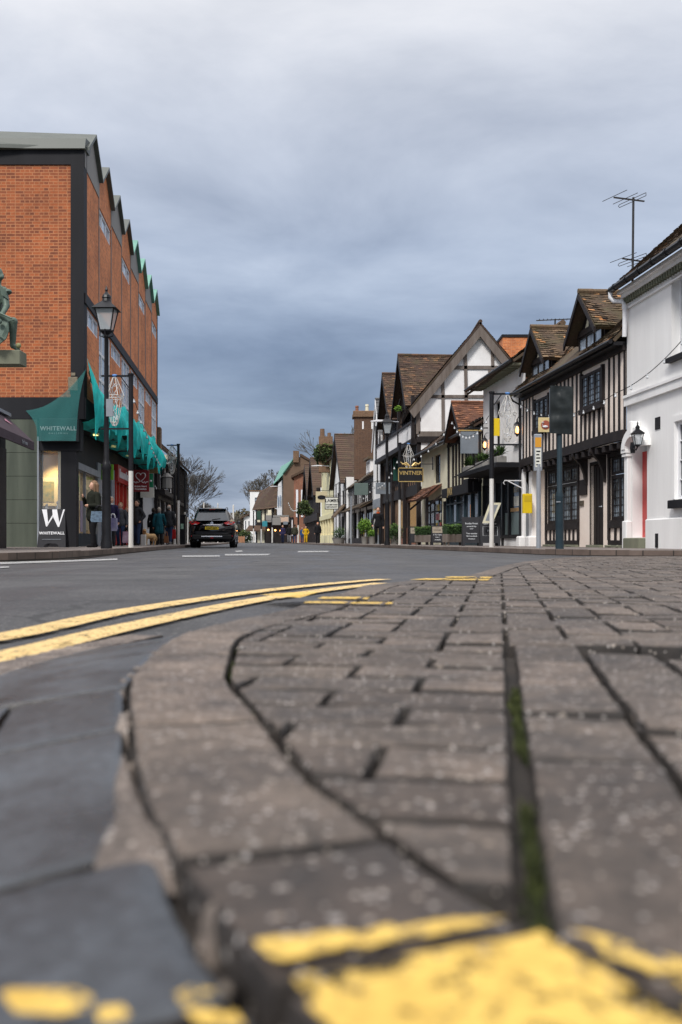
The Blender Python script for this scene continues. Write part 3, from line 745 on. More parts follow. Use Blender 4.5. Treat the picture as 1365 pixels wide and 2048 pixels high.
so.rotation_euler = dirv.to_track_quat('Z', 'Y').to_euler(); so.location = (0, -5, 30)
cam = bpy.data.cameras.new('camera'); co = bpy.data.objects.new('camera', cam); COL.objects.link(co); SC.camera = co
co.location = (0, 0, CAMZ); co.rotation_euler = (math.pi/2, 0, 0)
cam.sensor_fit = 'HORIZONTAL'; cam.sensor_width = 24; cam.lens = F/1365*24
cam.shift_y = (HY-1024)/1365; cam.clip_start = .05; cam.clip_end = 3000
cam.dof.use_dof = True; cam.dof.focus_distance = 20; cam.dof.aperture_fstop = 4.2; cam.dof.aperture_blades = 7
SC.view_settings.view_transform = 'Standard'; SC.view_settings.look = 'None'; SC.view_settings.exposure = 0
# ================================================================ LEFT: BRICK COMMERCIAL BUILDING
LO_ = (FLX(27.2), 27.2, 0)
LF = Frame(LO_, (-.08525, 1, 0), (-1, -.08525, 0)); GF = Frame(LO_, (-1, 0, 0), (0, 1, 0))
def lx(d): return (d-27.2)*1.0036
lb = thing('brick_building', 'three storey orange brick building with zigzag roofline and black corner column', 'building', LO_)
NB, BB = 8, 2.505; LEN = NB*BB
# gable wall
m = MB(GF); wall(m, .34, 13, 4.17, 10.5, []); m.build('brick_wall', ORANGE, lb)
m = MB(GF); m.box(-.0, .36, -.04, .3, 3.58, 10.95).box(.36, 13, -.035, .3, 10.5, 10.95).box(.36, 13, -.05, .6, 3.58, 4.17); m.build('black_cladding', BLACK, lb)
m = MB(GF); m.prism([(-.05, -.14, 10.9), (-.05, .4, 10.9), (-.05, .55, 11.3), (-.05, -.02, 11.22)], (13.2, 0, 0)); m.build('roof_edge', ZINC, lb)
# street wall
up, lo = [], []
for k in range(NB):
    x0, x1 = k*BB, (k+1)*BB
    if k % 2: up.append((x0+.05, x1-.05, 9.70, 10.24)); lo.append((x0+.06, x1-.06, 4.35, 6.73))
    else: lo.append((x0+.06, x1-.04, 6.22, 6.73))
m = MB(LF); wall(m, .02, LEN, 4.17, 6.76, lo, rev=.1); wall(m, .02, LEN, 7.0, 10.5, up, rev=.1)
for k in range(NB):
    x0, x1 = k*BB, (k+1)*BB; xm = (x0+x1)/2
    if k % 2: m.face([(x0, 0, 10.5), (x1, 0, 10.5), (x1, 0, 10.95), (xm, 0, 11.76), (x0, 0, 10.95)])
m.build('brick_wall', ORANGE2, lb)
m = MB(LF)
for k in range(0, NB, 2):
    x0, x1 = k*BB, (k+1)*BB; xm = (x0+x1)/2
    m = MB(LF); m.prism([(x0+.03, -.02, 10.45), (x1-.03, -.02, 10.45), (x1-.03, -.02, 10.95), (xm, -.02, 11.76), (x0+.03, -.02, 10.95)], (0, .05, 0)); m.build('grey_gable_cladding', GREYC, lb)
for mat_, ks_ in ((ZINC, range(0, 4)), (COPPER, range(4, 8))):
    m = MB(LF)
    for k in ks_:
        x0, x1 = k*BB, (k+1)*BB; xm = (x0+x1)/2; za, zv = 11.84, 11.0
        m.prism([(x0, -.14, zv), (xm, -.14, za), (xm, -.14, za-.1), (x0, -.14, zv-.1)], (0, 11, 0)); m.prism([(xm, -.14, za), (x1, -.14, zv), (x1, -.14, zv-.1), (xm, -.14, za-.1)], (0, 11, 0))
    m.build('sawtooth_roof', mat_, lb, label='grey zinc sawtooth roof' if mat_ is ZINC else 'green copper sawtooth roof')
m = MB(LF); m.box(0, LEN, -.05, .1, 6.74, 7.02).box(0, LEN, -.04, .7, 3.58, 4.17)
m.box(LEN-.0, LEN+.06, -.03, .5, 3.58, 10.9); m.build('floor_band', BLACK, lb)
m = MB(LF)
for k in range(1, NB): m = MB(LF); m.box(k*BB-.035, k*BB+.035, -.02, .05, 7.02, 10.95); m.build('vertical_joint', GREYC, lb)
for k in range(NB):
    x0, x1 = k*BB, (k+1)*BB
    if k % 2:
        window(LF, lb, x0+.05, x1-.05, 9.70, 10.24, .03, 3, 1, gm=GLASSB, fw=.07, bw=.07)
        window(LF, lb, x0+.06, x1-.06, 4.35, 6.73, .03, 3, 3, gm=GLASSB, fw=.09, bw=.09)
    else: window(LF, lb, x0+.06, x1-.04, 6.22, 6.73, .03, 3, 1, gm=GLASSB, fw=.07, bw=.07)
m = MB(LF); m.box(.1, LEN, -.03, .6, 3.57, 3.575); m.build('soffit', BLACK, lb)
# corner dirt patch bracket (torn sign fixings)
m = MB(GF); m.bbox(.16, .42, -.09, -.04, 4.35, 4.72, .03).bbox(.22, .34, -.1, -.09, 4.75, 4.83, .01); m.build('torn_sign_patch', pm('dirty_plaster_patch', (.25, .21, .15), (.12, .1, .07), 14, .9, .3), lb)
# ground floor: concrete pier, gallery
m = MB(GF)
for z0, z1 in ((.1, .74), (.75, 1.38), (1.39, 2.02), (2.03, 2.66), (2.67, 3.57)): m.box(1.27, 2.16, -.04, .5, z0, z1)
m.build('concrete_pier', CONC, lb)
m = MB(GF); m.box(1.22, 1.265, -.06, .1, .1, 3.1); m.build('steel_trim', GREYM, lb)
m = MB(GF); m.box(2.17, 13, .3, .4, .1, 3.57); m.build('dark_shopfront', OAKB, lb)
m = MB(GF); m.box(.22, .64, .0, .25, .1, 2.75).box(.1, 1.22, -.02, .3, 2.72, 3.57).box(.6, 1.22, .02, .12, .1, .42); m.build('shop_frame', BLACK, lb)
# room
m = MB(GF)
m.face([(1.02, 2.4, .1), (3.4, 2.4, .1), (3.4, 2.4, 2.9), (1.02, 2.4, 2.9)]); m.face([(.8, .3, 2.74), (3.4, .3, 2.74), (3.4, 2.4, 2.9), (1.02, 2.4, 2.9)]); m.face([(.8, .3, .1), (1.02, 2.4, .1), (1.02, 2.4, 2.9), (.8, .3, 2.74)])
m.face([(3.4, .3, .1), (3.4, 2.4, .1), (3.4, 2.4, 2.9), (3.4, .3, 2.9)]); m.face([(.8, .3, .1), (3.4, .3, .1), (3.4, 2.4, .1), (1.02, 2.4, .1)])
m.build('gallery_interior', pm('warm_interior_wall', (.78, .66, .42), (.7, .58, .36), 2, .8, 0), lb)
m = MB(GF); m.face([(.6, .07, .42), (1.22, .07, .42), (1.22, .07, 2.72), (.6, .07, 2.72)]); m.build('shop_window', clear('shop_glass', alpha=.16), lb)
sp = bpy.data.lights.new('gallery_spot', 'SPOT'); sp.energy = 260; sp.color = (1, .72, .36); sp.spot_size = math.radians(75); sp.spot_blend = .8; sp.shadow_soft_size = .05
so2 = bpy.data.objects.new('gallery_spot', sp); COL.objects.link(so2); so2.location = GF.w((1.4, 1.5, 2.8)); so2.rotation_euler = ((GF.w((1.35, 2.4, 1.6))-so2.location).to_track_quat('-Z', 'Y').to_euler()); so2.parent = None
sp.energy = 160
# street-side ground floor shopfronts behind the line y=.65
SY = .65
m = MB(LF); m.box(1.6, LEN, SY, SY+.12, 2.55, 3.57); m.build('shop_fascia', BLACK, lb)
for q_ in ((1.6, 6.3, SY-.12, SY, 2.38, 2.58), (1.6, 1.85, SY-.05, SY+.1, .1, 2.38), (2.0, 2.1, SY-.04, SY+.1, .1, 2.38), (6.3, 7.0, SY-.04, SY+.1, .1, 2.9), (9.6, 10.3, SY-.04, SY+.1, .1, 2.9), (3.9, 4.0, SY-.03, SY+.1, .5, 2.38)):
    m = MB(LF); m.box(*q_); m.build('shop_frame', GREYM, lb)
m = MB(LF); m.box(2.1, 6.3, SY+.0, SY+.1, .1, .5).box(7, 9.6, SY, SY+.1, .1, .45); m.build('stall_riser', BLUEP, lb)
WG = glass('warm_lit_glass', (.30, .22, .11), .08, .8)
m = MB(LF); m.face([(2.1, SY+.05, .5), (6.3, SY+.05, .5), (6.3, SY+.05, 2.4), (2.1, SY+.05, 2.4)]); m.build('shop_window', WG, lb, label='large warmly lit shop window')
m = MB(LF); m.face([(7, SY+.05, .4), (9.6, SY+.05, .4), (9.6, SY+.05, 2.6), (7, SY+.05, 2.6)]); m.build('shop_window', GLASSB, lb)
m = MB(LF); m.box(10.4, 15.2, SY-.15, SY, 2.5, 3.15); m.build('shop_fascia', REDP, lb, label='red shop fascia')
m = MB(LF)
for x in (10.4, 11.2, 12.3, 13.4, 15.1): m.box(x, x+.14, SY-.08, SY+.08, .1, 2.5)
m.box(10.4, 15.2, SY-.06, SY+.06, .1, .6); m.build('shop_frame', REDP, lb, label='red shopfront frame')
m = MB(LF)
for k in range(11): m.box(10.75+k*.38, 10.75+k*.38+.24, SY-.17, SY-.15, 2.68, 2.68+(.34 if k in (0, 5) else .24))
m.build('lettering', LETW, lb)
m = MB(LF); m.face([(10.4, SY+.04, .6), (15.2, SY+.04, .6), (15.2, SY+.04, 2.5), (10.4, SY+.04, 2.5)]); m.build('shop_window', WG, lb)
m = MB(LF); m.face([(15.2, SY+.04, .1), (LEN, SY+.04, .1), (LEN, SY+.04, 2.6), (15.2, SY+.04, 2.6)]); m.box(15.2, 15.5, SY-.2, SY, .1, 3.5).box(18, 18.3, SY-.2, SY, .1, 3.5); m.build('dark_shopfront', BLACK, lb)
for nm_, x_, w_, z0_, z1_, c_ in (('display_panel', 2.25, .35, .6, 2.0, (.45, .5, .52)), ('display_panel', 2.9, .25, .5, 1.9, (.05, .04, .06)), ('display_panel', 3.4, .4, .55, 1.5, (.38, .32, .42)), ('hanging_poster', 2.5, .7, 1.75, 2.25, (.18, .3, .06)), ('display_panel', 4.4, .5, .6, 1.9, (.5, .42, .25)), ('display_panel', 5.3, .5, .6, 1.6, (.12, .1, .1))):
    m = MB(LF); m.box(x_, x_+w_, SY+.035, SY+.045, z0_, z1_); m.build(nm_, pm('display%d' % int(x_*10), c_, None, 6, .5, 0), lb)
# soffit lights
def small(name, label, cat, loc, fn, mat, group=None, smooth=False):
    m = MB(); fn(m); o = m.build(name, mat, None, smooth); o.location = loc; tag(o, label, cat, group); return o
for i, dd in enumerate((30.8, 34.6, 38.5)):
    p = LF.w((lx(dd), .25, 3.54)); small('downlight', ('glowing downlight under the netted soffit nearest the corner', 'glowing downlight under the middle of the netted soffit', 'glowing downlight under the far part of the netted soffit')[i], 'light', p, lambda m: m.lathe((0, 0, 0), [(.09, -.03), (.09, .03)], 10), emit('downlight_glow%d' % i, (1, .85, .3), 2.2), 'downlights under the soffit')
# WHITEWALL sign box
sg = thing('shop_sign', 'dark sign box with pale lettering behind the green netting on the corner', 'sign', GF.w((.65, -.12, 3.27)))
fr = Frame()
m = MB(); m.bbox(-.52, .52, -.08, .12, -.31, .31, .015); m.build('sign_box', pm('slate_sign', (.03, .035, .04), (.04, .045, .05), 4, .5, 0), sg)
text('WHITEWALL', (0, -.09, .03), (1, 0, 0), (0, 0, 1), .155, LETW, sg, spacing=1.12, bold=.004)
text('G A L L E R I E S', (0, -.09, -.1), (1, 0, 0), (0, 0, 1), .06, LETW, sg, spacing=1.2)
# green debris netting
def netmat():
    m, nt, b = nodes('teal_netting'); tc = texco(nt); mp = nt.nodes.new('ShaderNodeMapping'); mp.inputs['Scale'].default_value = (3, .5, .5); nt.links.new(tc, mp.inputs[0])
    n = noise_node(nt, 2, 5, mp.outputs[0]); 
    nt.links.new(ramp(nt, n.outputs[0], [(.35, (.0, .38, .36)), (.65, (.01, .74, .68))]), b.inputs['Base Color']); b.inputs['Roughness'].default_value = .7
    nt.links.new(ramp(nt, n.outputs[0], [(.3, (.85,)*3), (.7, (.98,)*3)]), b.inputs['Alpha']); return m
NET = netmat()
NETD = clear('darkened_teal_netting', (.0, .12, .115), .55, .85)  # same teal net painted darker, since the corner sheet looked too brightly lit
net = thing('debris_netting', 'bright teal debris netting draped in scallops over the first floor edge of the brick building', 'netting', LF.w((0, -.2, 3.8)))
nf = Frame(net.location, LF.ux, LF.uy)
m = MB(nf); N = 260; rows = 9; vs = []
pk = [0, 1.9, 3.3, 5.4, 7.6, 10.2, 12.4, 15, 17.6, 20.1]; hk = [1.2, .75, .55, .7, .95, .8, 1.0, .75, .95, .6]
dr = [0.6, 2.6, 4.4, 6.9, 8.4, 10.9, 13.2, 15.4, 17.2, 18.9]
for i in range(N+1):
    u = 20.1*i/N
    for q in range(len(pk)-1):
        if pk[q] <= u <= pk[q+1]:
            t = (u-pk[q])/(pk[q+1]-pk[q]); sagd = .22 if q else .45; top = (hk[q]*(1-t)+hk[q+1]*t)-sagd*(4*t*(1-t))**.6*.6
            break
    top += .25
    bot = -.10
    for c in dr: bot = min(bot, -.10-.55*max(0, 1-abs(u-c)/.22)**1.5) if c > 1 else bot
    bot -= .7*max(0, 1-u/1.6)**1.1
    bot += .10*math.sin(u*1.3)+.06*math.sin(u*3.1)
    for r in range(rows+1):
        f = r/rows; z_ = bot+(top-bot)*f
        y_ = -.22*math.sin(math.pi*f)*(.6+.4*math.sin(u*1.7))+.05*math.sin(u*5+f*4)+.03*math.sin(u*13+f*2)-.12*(1-f)+.14*f
        vs.append((u, y_, z_))
m.raw(vs, [(i*(rows+1)+r, (i+1)*(rows+1)+r, (i+1)*(rows+1)+r+1, i*(rows+1)+r+1) for i in range(N) for r in range(rows)])
m.build('street_side_sheet', NET, net, smooth='all')
# underside sheet
m = MB(nf); vs = []
for i in range(81):
    u = .2+19.6*i/80
    for r in range(5): vs.append((u, -.1+.22*r, -.16-.22*math.sin(math.pi*r/4)*(.6+.4*math.sin(u*1.9))+.04*math.sin(u*4)))
m.raw(vs, [(i*5+r, (i+1)*5+r, (i+1)*5+r+1, i*5+r+1) for i in range(80) for r in range(4)]); m.build('underside_sheet', NET, net, smooth='all')
gfn = Frame(net.location, GF.ux, GF.uy, LF.uy*.2)
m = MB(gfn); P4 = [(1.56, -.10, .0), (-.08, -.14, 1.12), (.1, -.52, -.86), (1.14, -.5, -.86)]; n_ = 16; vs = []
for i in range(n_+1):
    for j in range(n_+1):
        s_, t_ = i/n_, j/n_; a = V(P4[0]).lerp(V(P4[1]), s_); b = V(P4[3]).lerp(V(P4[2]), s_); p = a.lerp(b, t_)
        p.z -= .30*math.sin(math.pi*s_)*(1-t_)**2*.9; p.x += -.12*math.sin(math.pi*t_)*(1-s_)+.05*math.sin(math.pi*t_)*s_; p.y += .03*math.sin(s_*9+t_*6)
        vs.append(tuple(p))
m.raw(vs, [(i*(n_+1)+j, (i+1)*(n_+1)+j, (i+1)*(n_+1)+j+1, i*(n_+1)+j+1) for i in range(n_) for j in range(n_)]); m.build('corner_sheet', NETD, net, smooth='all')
# picture and ornaments in the window
pt = thing('framed_picture', 'cream framed painting of flowers hanging in the gallery window', 'picture', GF.w((1.72, 2.36, 1.72)))
m = MB(); m.box(-.36, .36, -.06, 0, -.42, .42); m.build('frame', CREAM, pt)
m = MB(); m.box(-.24, .24, -.075, -.06, -.3, .3); m.build('canvas', pm('painting', (.12, .2, .14), (.5, .4, .1), 9, .8, 0), pt)
small('wall_panel', 'small black panel on the cream gallery wall beside the painting', 'panel', GF.w((1.2, 2.36, 1.62)), lambda m: m.bbox(-.07, .07, -.04, 0, -.18, .18, .01), BLACKM)
dk = small('display_plinth', 'black display counter behind the gallery window glass', 'counter', GF.w((1.0, .75, .1)), lambda m: m.bbox(-.5, .35, -.3, .3, 0, .95, .02), BLACK)
for i, (ox, hh, lab) in enumerate(((.2, .24, 'squat white headed ornament at the left of the gallery counter'), (-.12, .32, 'tall grey ornament with white head on the gallery counter'), (-.24, .2, 'dark brown ornament at the right of the gallery counter'))):
    def f(m, hh=hh): m.lathe((0, 0, 0), [(.05, 0), (.07, hh*.3), (.035, hh*.7), (.03, hh*.75)], 10); m.ball((0, 0, hh*.85), hh*.17, 8)
    small('ornament', lab, 'ornament', GF.w((1.0+ox, .6, 1.055)), f, (WHITE, GREYM, OAKG)[i], 'ornaments on the gallery counter', True)
# ---- near shop at the left edge with awning
ns = thing('shop', 'dark single storey shopfront at the left edge under an aubergine awning', 'shop', (-7.45, 22.2, 0))
NF = Frame((-7.45, 22.2, 0), (.085, -1, 0), (-1, -.085, 0))
m = MB(NF); m.box(0, 6, 0, 3, .1, 3.0); m.build('wall', BLACK, ns)
m = MB(NF); m.box(.05, 3, -.03, 0, .1, 2.3); m.build('door', OAKB, ns)
m = MB(NF); m.box(-.0, 6, -.12, .1, 3.02, 3.09); m.build('awning_box', GREYM, ns)
m = MB(NF); m.prism([(0, -.05, 3.0), (0, -.62, 2.46), (0, -.62, 2.28), (0, -.58, 2.28), (0, -.55, 2.42), (0, -.0, 2.9)], (6, 0, 0)); aw = m.build('awning', AWN, ns)
m = MB(NF); m.face([(.75, -.33, 2.76), (1.3, -.30, 2.79), (1.0, -.22, 2.87)]); m.build('logo', pm('pink_mark', (.5, .22, .3), (.45, .2, .27), 4, .7, 0), aw)
text('the house', NF.p((.95, -.635, 2.36)), -NF.ux, (0, 0, 1), .13, GREYM, aw)
# ---- A-board with the big W
def wboard():
    t = thing('pavement_sign', 'black pavement sign with one large white W outside the lit gallery window', 'sign board', (PX(107, 25.6), 25.6, PAV), .03)
    m = MB(); 
    pf = [(-.36, 0), (-.20, 0), (-.16, .07), (-.10, .10), (.10, .10), (.16, .07), (.20, 0), (.36, 0), (.30, .98), (-.30, .98)]
    m.prism([(x, -.22+z*.19, z) for x, z in pf], (0, .035, 0)); m.prism([(x, .22-z*.19, z) for x, z in pf], (0, -.03, 0)); m.build('panel', BOARD, t)
    yy = lambda z: -.224+z*.19-.004
    m = MB()
    def pg(pts): m.prism([(x, yy(z), z) for x, z in pts], (0, .003, 0))
    pg([(-.28, .97), (-.155, .97), (-.105, .60), (-.155, .53)]); pg([(-.155, .53), (-.105, .60), (.025, .86), (.0, .90)][:4]) if False else pg([(-.155, .53), (-.13, .60), (-.0, .84), (.0, .76), (-.13, .53)])
    pg([(-.02, .97), (.10, .97), (.175, .63), (.145, .52), (.0, .80)]); pg([(.145, .52), (.175, .63), (.26, .97), (.30, .97), (.175, .52)])
    m.build('lettering', LETW, t)
    text('WHITEWALL', (0, yy(.36)-.002, .36), (1, 0, 0), (0, .19, 1), .10, LETW, t, spacing=1.15, bold=.003)
    m = MB(); m.box(-.24, .24, yy(.2)-.002, yy(.2), .20, .212); m.build('underline', GREYM, t)
wboard()
# ---- hanging signs on the left
gs_ = thing('hanging_sign', 'lime green projecting shop sign behind the street lamp', 'sign', W(212, 944, 34.5))
m = MB(); m.bbox(-.26, .26, -.04, .04, -.27, .27, .02); m.build('panel', GREENS, gs_)
m = MB(); m.lathe((0, -.05, .07), [(.02, 0), (.05, .02), (.05, .07), (.02, .09)], 10); m.box(-.12, .12, -.05, -.045, -.14, -.08); m.build('emblem', LETW, gs_)
m = MB(); m.bar((-.26, 0, .2), (-.9, 0, .2), .03); m.build('bracket', BLACKM, gs_)
hs = thing('hanging_sign', 'dark red projecting sign with a white heart shaped outline', 'sign', W(282, 961.5, 41))
m = MB(); m.bbox(-.34, .34, -.04, .04, -.45, .45, .015); m.build('panel', MAROON, hs)
m = MB(); H = []
for k in range(41):
    t = math.pi*2*k/40; x = 16*math.sin(t)**3; y = 13*math.cos(t)-5*math.cos(2*t)-2*math.cos(3*t)-math.cos(4*t)
    if y > -12.5: H.append((x*.0125, -.05, y*.0135+.16))
L_ = [p for p in H if p[0] >= 0]; L_.sort(key=lambda p: -math.atan2(p[2]-.1, p[0]+1e-6)); 
right_ = [(x*.0125, -.05, y*.0135+.16) for x, y in [(16*math.sin(t)**3, 13*math.cos(t)-5*math.cos(2*t)-2*math.cos(3*t)-math.cos(4*t)) for t in [math.pi*k/20 for k in range(18)]]]
ecg = [(.06, -.05), (.11, -.09), (.15, -.03), (.19, -.11), (.23, -.05), (.31, -.05)]
m.tube(right_+[(x, -.05, z) for x, z in ecg], .016, 6); m.tube([(-x, y, z) for x, y, z in right_]+[(-x, -.05, z) for x, z in ecg], .016, 6)
m.build('heart_emblem', LETW, hs)
text('British Heart', (0, -.045, -.23), (1, 0, 0), (0, 0, 1), .095, LETW, hs, bold=.003); text('Foundation', (0, -.045, -.34), (1, 0, 0), (0, 0, 1), .105, LETW, hs, bold=.003)
m = MB(); m.bar((-.34, 0, .4), (-.9, 0, .4), .03); m.build('bracket', BLACKM, hs)
g2 = thing('hanging_sign', 'small emerald green projecting sign behind the red heart sign', 'sign', W(301, 961, 43.5)); m = MB(); m.bbox(-.3, .12, -.03, .03, -.3, .3, .01); m.build('panel', GREEND, g2); m = MB(); m.ball((.03, -.04, -.02), .05, 8); m.build('emblem', LETW, g2)
g3 = thing('hanging_sign', 'plain off white projecting sign below the emerald green one', 'sign', W(296, 985, 43)); m = MB(); m.bbox(-.33, .27, -.03, .03, -.22, .2, .01); m.build('panel', PAPER, g3)
g4 = small('sign_board', 'small orange timber board above the emerald green sign', 'sign', W(302, 941, 44.5), lambda m: m.bbox(-.35, .3, -.05, .05, -.12, .14, .02), TANW)
# ---- timbered building beyond
t2 = thing('timbered_building', 'low dark timbered building beyond the brick building on the left', 'building', (FLX(47.6), 47.6, 0))
T2 = Frame(t2.location, LF.ux, LF.uy)
m = MB(T2); wall(m, 0, 9, .1, 4.3, [(1.0, 2.6, .6, 2.2), (3.6, 5.4, .6, 2.2), (1.2, 2.4, 2.9, 3.9)], y=.1); m.box(.0, .12, .1, 4, .1, 4.3); m.build('wall', WHITE2, t2)
m = MB(T2)
for x in (0, .8, 1.1, 2.7, 3.4, 5.5, 7, 8.9): m.bar((x, .08, .1), (x+.02, .08, 4.3), .2, .16)
for z_ in (.5, 2.4, 2.7, 4.2): m.bar((-.1, .07, z_), (9, .07, z_+.02), .2, .22)
m.bar((0, .06, 2.7), (1.1, .06, 3.9), .16, .14); m.box(-.1, 9, -.35, .1, 2.5, 2.72); m.build('timber_frame', OAKB, t2)
for a, b, c, d in ((1.0, 2.6, .6, 2.2), (3.6, 5.4, .6, 2.2), (1.2, 2.4, 2.9, 3.9)): window(T2, t2, a, b, c, d, .15, 3, 3, OAKB)
m = MB(T2); roof(m, (-.3, -.35, 4.2), (9.2, -.35, 4.2), (9.2, 3, 7.2), (-.3, 3, 7.2), .2, .3, False); rr = m.build('roof', TILE2, t2)
m = MB(T2); m.bbox(.35, 1.0, -.1, .6, 4.0, 5.75, .03).bbox(.2, .5, .2, .9, 4.5, 6.3, .03); m.build('chimney', BROWNB, t2)
t3 = thing('timbered_building', 'far timbered building on the left with pale jettied upper floor', 'building', (FLX(57), 57, 0))
T3 = Frame(t3.location, LF.ux, LF.uy)
m = MB(T3); wall(m, 0, 14, .1, 5.2, [(1, 3, .6, 2.2), (5, 7, .6, 2.2), (1, 3, 3.2, 4.4), (5, 7, 3.2, 4.4)], y=.3); m.face([(0, .3, .1), (0, 5, .1), (0, 5, 5.2), (0, .3, 5.2)]); m.build('wall', CREAM, t3)
m = MB(T3)
for x in range(0, 15, 1): m.bar((x, .28, .1), (x, .28, 5.2), .16, .12)
m.bar((0, .26, 2.7), (14, .26, 2.7), .2, .2); m.build('timber_frame', OAKB, t3)
m = MB(T3); roof(m, (-.3, -.1, 5.1), (14, -.1, 5.1), (14, 4, 8.6), (-.3, 4, 8.6), .25, .3, False); m.build('roof', TILE2, t3)
for k, (x, z_) in enumerate(((1, .6), (5, .6), (1, 3.2), (5, 3.2))): window(T3, t3, x, x+2, z_, z_+(1.6 if z_ < 1 else 1.2), .34, 3, 2, OAKB)
# hanging bits on the timbered building
hb = thing('hanging_sign', 'grey lantern shaped hanging sign on the dark timbered building', 'sign', W(334, 970, 50)); m = MB(); m.lathe((0, 0, -.2), [(.16, 0), (.26, .05), (.24, .55), (.3, .6), (.08, .8)], 8); m.build('panel', GREYC, hb); m = MB(); m.bar((0, 0, .6), (-.9, 0, .6), .03); m.build('bracket', BLACKM, hb)
# ---- seated bronze figure on its plinth
pl = thing('statue_plinth', 'weathered stone plinth slab under the bronze statue at the left edge', 'plinth', (-5.93, 16.05, PAV))
m = MB(); m.bbox(-.75, -.2, -.25, .2, .0, 2.97, .03).bbox(-.9, -.12, -.32, .3, 0, .35, .03); m.build('pedestal', STONE, pl)
m = MB(); m.bbox(-.84, .84, -.2, .14, 2.97, 3.19, .012); m.build('slab', STONE, pl)
st = thing('statue', 'green bronze seated figure holding a shield at the left edge', 'statue', (-5.93, 15.98, PAV+3.19))
def cap(m, a, b, r0, r1=None, n=10):
    r1 = r1 or r0; m.tube([a, b], [r0, r1], n); m.ball(a, r0, n); m.ball(b, r1, n)
def SP(px, py, y=0): return ((px+60)*.008, y, (703-py)*.008)
m = MB()
cap(m, SP(-18, 640), SP(-12, 582), .17, .15); cap(m, SP(-12, 590), SP(-6, 570), .13, .06); cap(m, SP(-6, 574), SP(-4, 560), .055)
m.ball(SP(-5, 549, 0), .10, 14, (.85, .95, 1.15)); m.ball(SP(7, 552, -.02), .022, 8); m.ball(SP(3, 556, -.03), .05, 8, (1, 1, .8)); m.ball(SP(-3, 551, -.09), .02, 8, (.6, .5, 1.2))
cap(m, SP(8, 582, -.02), SP(16, 615, -.08), .065, .055); cap(m, SP(16, 615, -.08), SP(14, 634, -.22), .05, .04)
for k in range(4): cap(m, SP(10+k*3, 634+k*.5, -.22), SP(12+k*3.2, 641+k, -.25), .014, .011, 6)
cap(m, SP(8, 633, -.22), SP(6, 640, -.24), .016, .012, 6)
cap(m, SP(-28, 584, 0), SP(-40, 620, -.1), .065, .055); cap(m, SP(-40, 620, -.1), SP(-30, 640, -.2), .05, .04)
cap(m, SP(-16, 650), SP(28, 645, -.05), .12, .075); cap(m, SP(28, 645, -.05), SP(25, 692, .0), .07, .045); cap(m, SP(25, 692, 0), SP(38, 700, -.04), .042, .035)
cap(m, SP(-22, 650), SP(-50, 660, -.05), .12, .075); cap(m, SP(-50, 660, -.05), SP(-50, 697, .05), .07, .045)
cap(m, SP(-18, 680), SP(-18, 660), .16, .2)
body = remesh(m, 'figure', BRONZE, st, .016, 2)
m = MB(); m.ball(SP(14, 584, 0), .07, 10, (1.1, 1, .7)); m.prism([SP(4, 574, -.14), SP(16, 584, -.13), SP(20, 602, -.11), SP(8, 594, -.15)], (0, .04, 0)); m.build('cape', BRONZE, st, smooth=True)
m = MB(); sh = [(-36, 638), (-20, 635), (0, 632), (14, 634), (37, 645), (26, 650), (27, 668), (22, 684), (8, 697), (-8, 690), (-24, 672), (-32, 655)]
m.prism([SP(x, y, -.30+.0006*(x+5)**2*.1) for x, y in sh], (0, .03, 0)); s_ = m.build('shield', BRONZE, st)
m = MB(); m.ball(SP(12, 652, -.32), .045, 8, (1, .6, 1)); m.ball(SP(4, 688, -.32), .045, 8, (1, .6, 1)); m.bar(SP(-8, 668, -.31), SP(24, 686, -.31), .02); m.tube([SP(-34, 640, -.32), SP(0, 634, -.32), SP(14, 636, -.32), SP(36, 646, -.32)], .015, 6); m.build('emblem', BRONZE, s_, smooth=True)
m = MB(); m.ball(SP(39, 693, -.06), .045, 8); m.build('rosette', pm('yellowed_bronze', (.3, .3, .15), (.22, .22, .1), 4, .7, .1), st, smooth=True)
# ================================================================ RIGHT SIDE
UX, UY = (-.101, 1, 0), (1, .101, 0)
GLASSM = glass('painted_reflection_glass', (.025, .03, .035), .07, 4.5)  # pale mottling painted into the glass colour in place of whitish reflections
def RF(d0): return Frame((FRX(d0), d0, 0), UX, UY)
def rx(d, d0): return (d-d0)*1.0051
def Dp(px, y=0): return (17960+2010*y)/(px-480.5)      # depth at which the right frontage (set back y) meets a given bearing
def gut(mb, x0, x1, y, z, r=.06): mb.tube([(x0, y, z), (x1, y, z)], r, 8)
# ---- R0 white house
D0 = 18.6; f0 = RF(D0); h0 = thing('white_house', 'white rendered house with red door and sash windows at the right edge', 'house', f0.o)
L0 = rx(23.2, D0)
X = lambda d: rx(d, D0)
ops = [(X(19.6), X(20.8), 4.05, 5.75), (X(19.5), X(20.62), 1.12, 2.72), (X(22.05), X(22.88), .34, 2.52)]
m = MB(f0); wall(m, 0, L0, .1, 6.05, ops[:2], rev=.16) if False else None
wall(m, 0, L0, .1, 6.05, ops, rev=.3)
m.box(L0-.004, L0, .0, 5, .1, 6.05); m.face([(0, 0, .1), (0, 6, .1), (0, 6, 6.05), (0, 0, 6.05)]); m.build('wall', WHITE, h0)
m = MB(f0); m.bbox(0, X(22.0), -.07, .0, .1, .74, .025); m.build('plinth', WHITE, h0)
m = MB(f0); m.box(0, L0+.02, -.07, 0, 3.38, 3.60).box(0, L0+.02, -.10, 0, 3.56, 3.62); m.build('string_course', WHITE, h0)
m = MB(f0); m.box(0, L0+.04, -.13, 0, 5.88, 5.98).box(0, L0+.06, -.22, 0, 5.98, 6.06).box(0, L0, -.05, 0, 5.62, 5.66); m.build('cornice', WHITE, h0)
m = MB(f0)
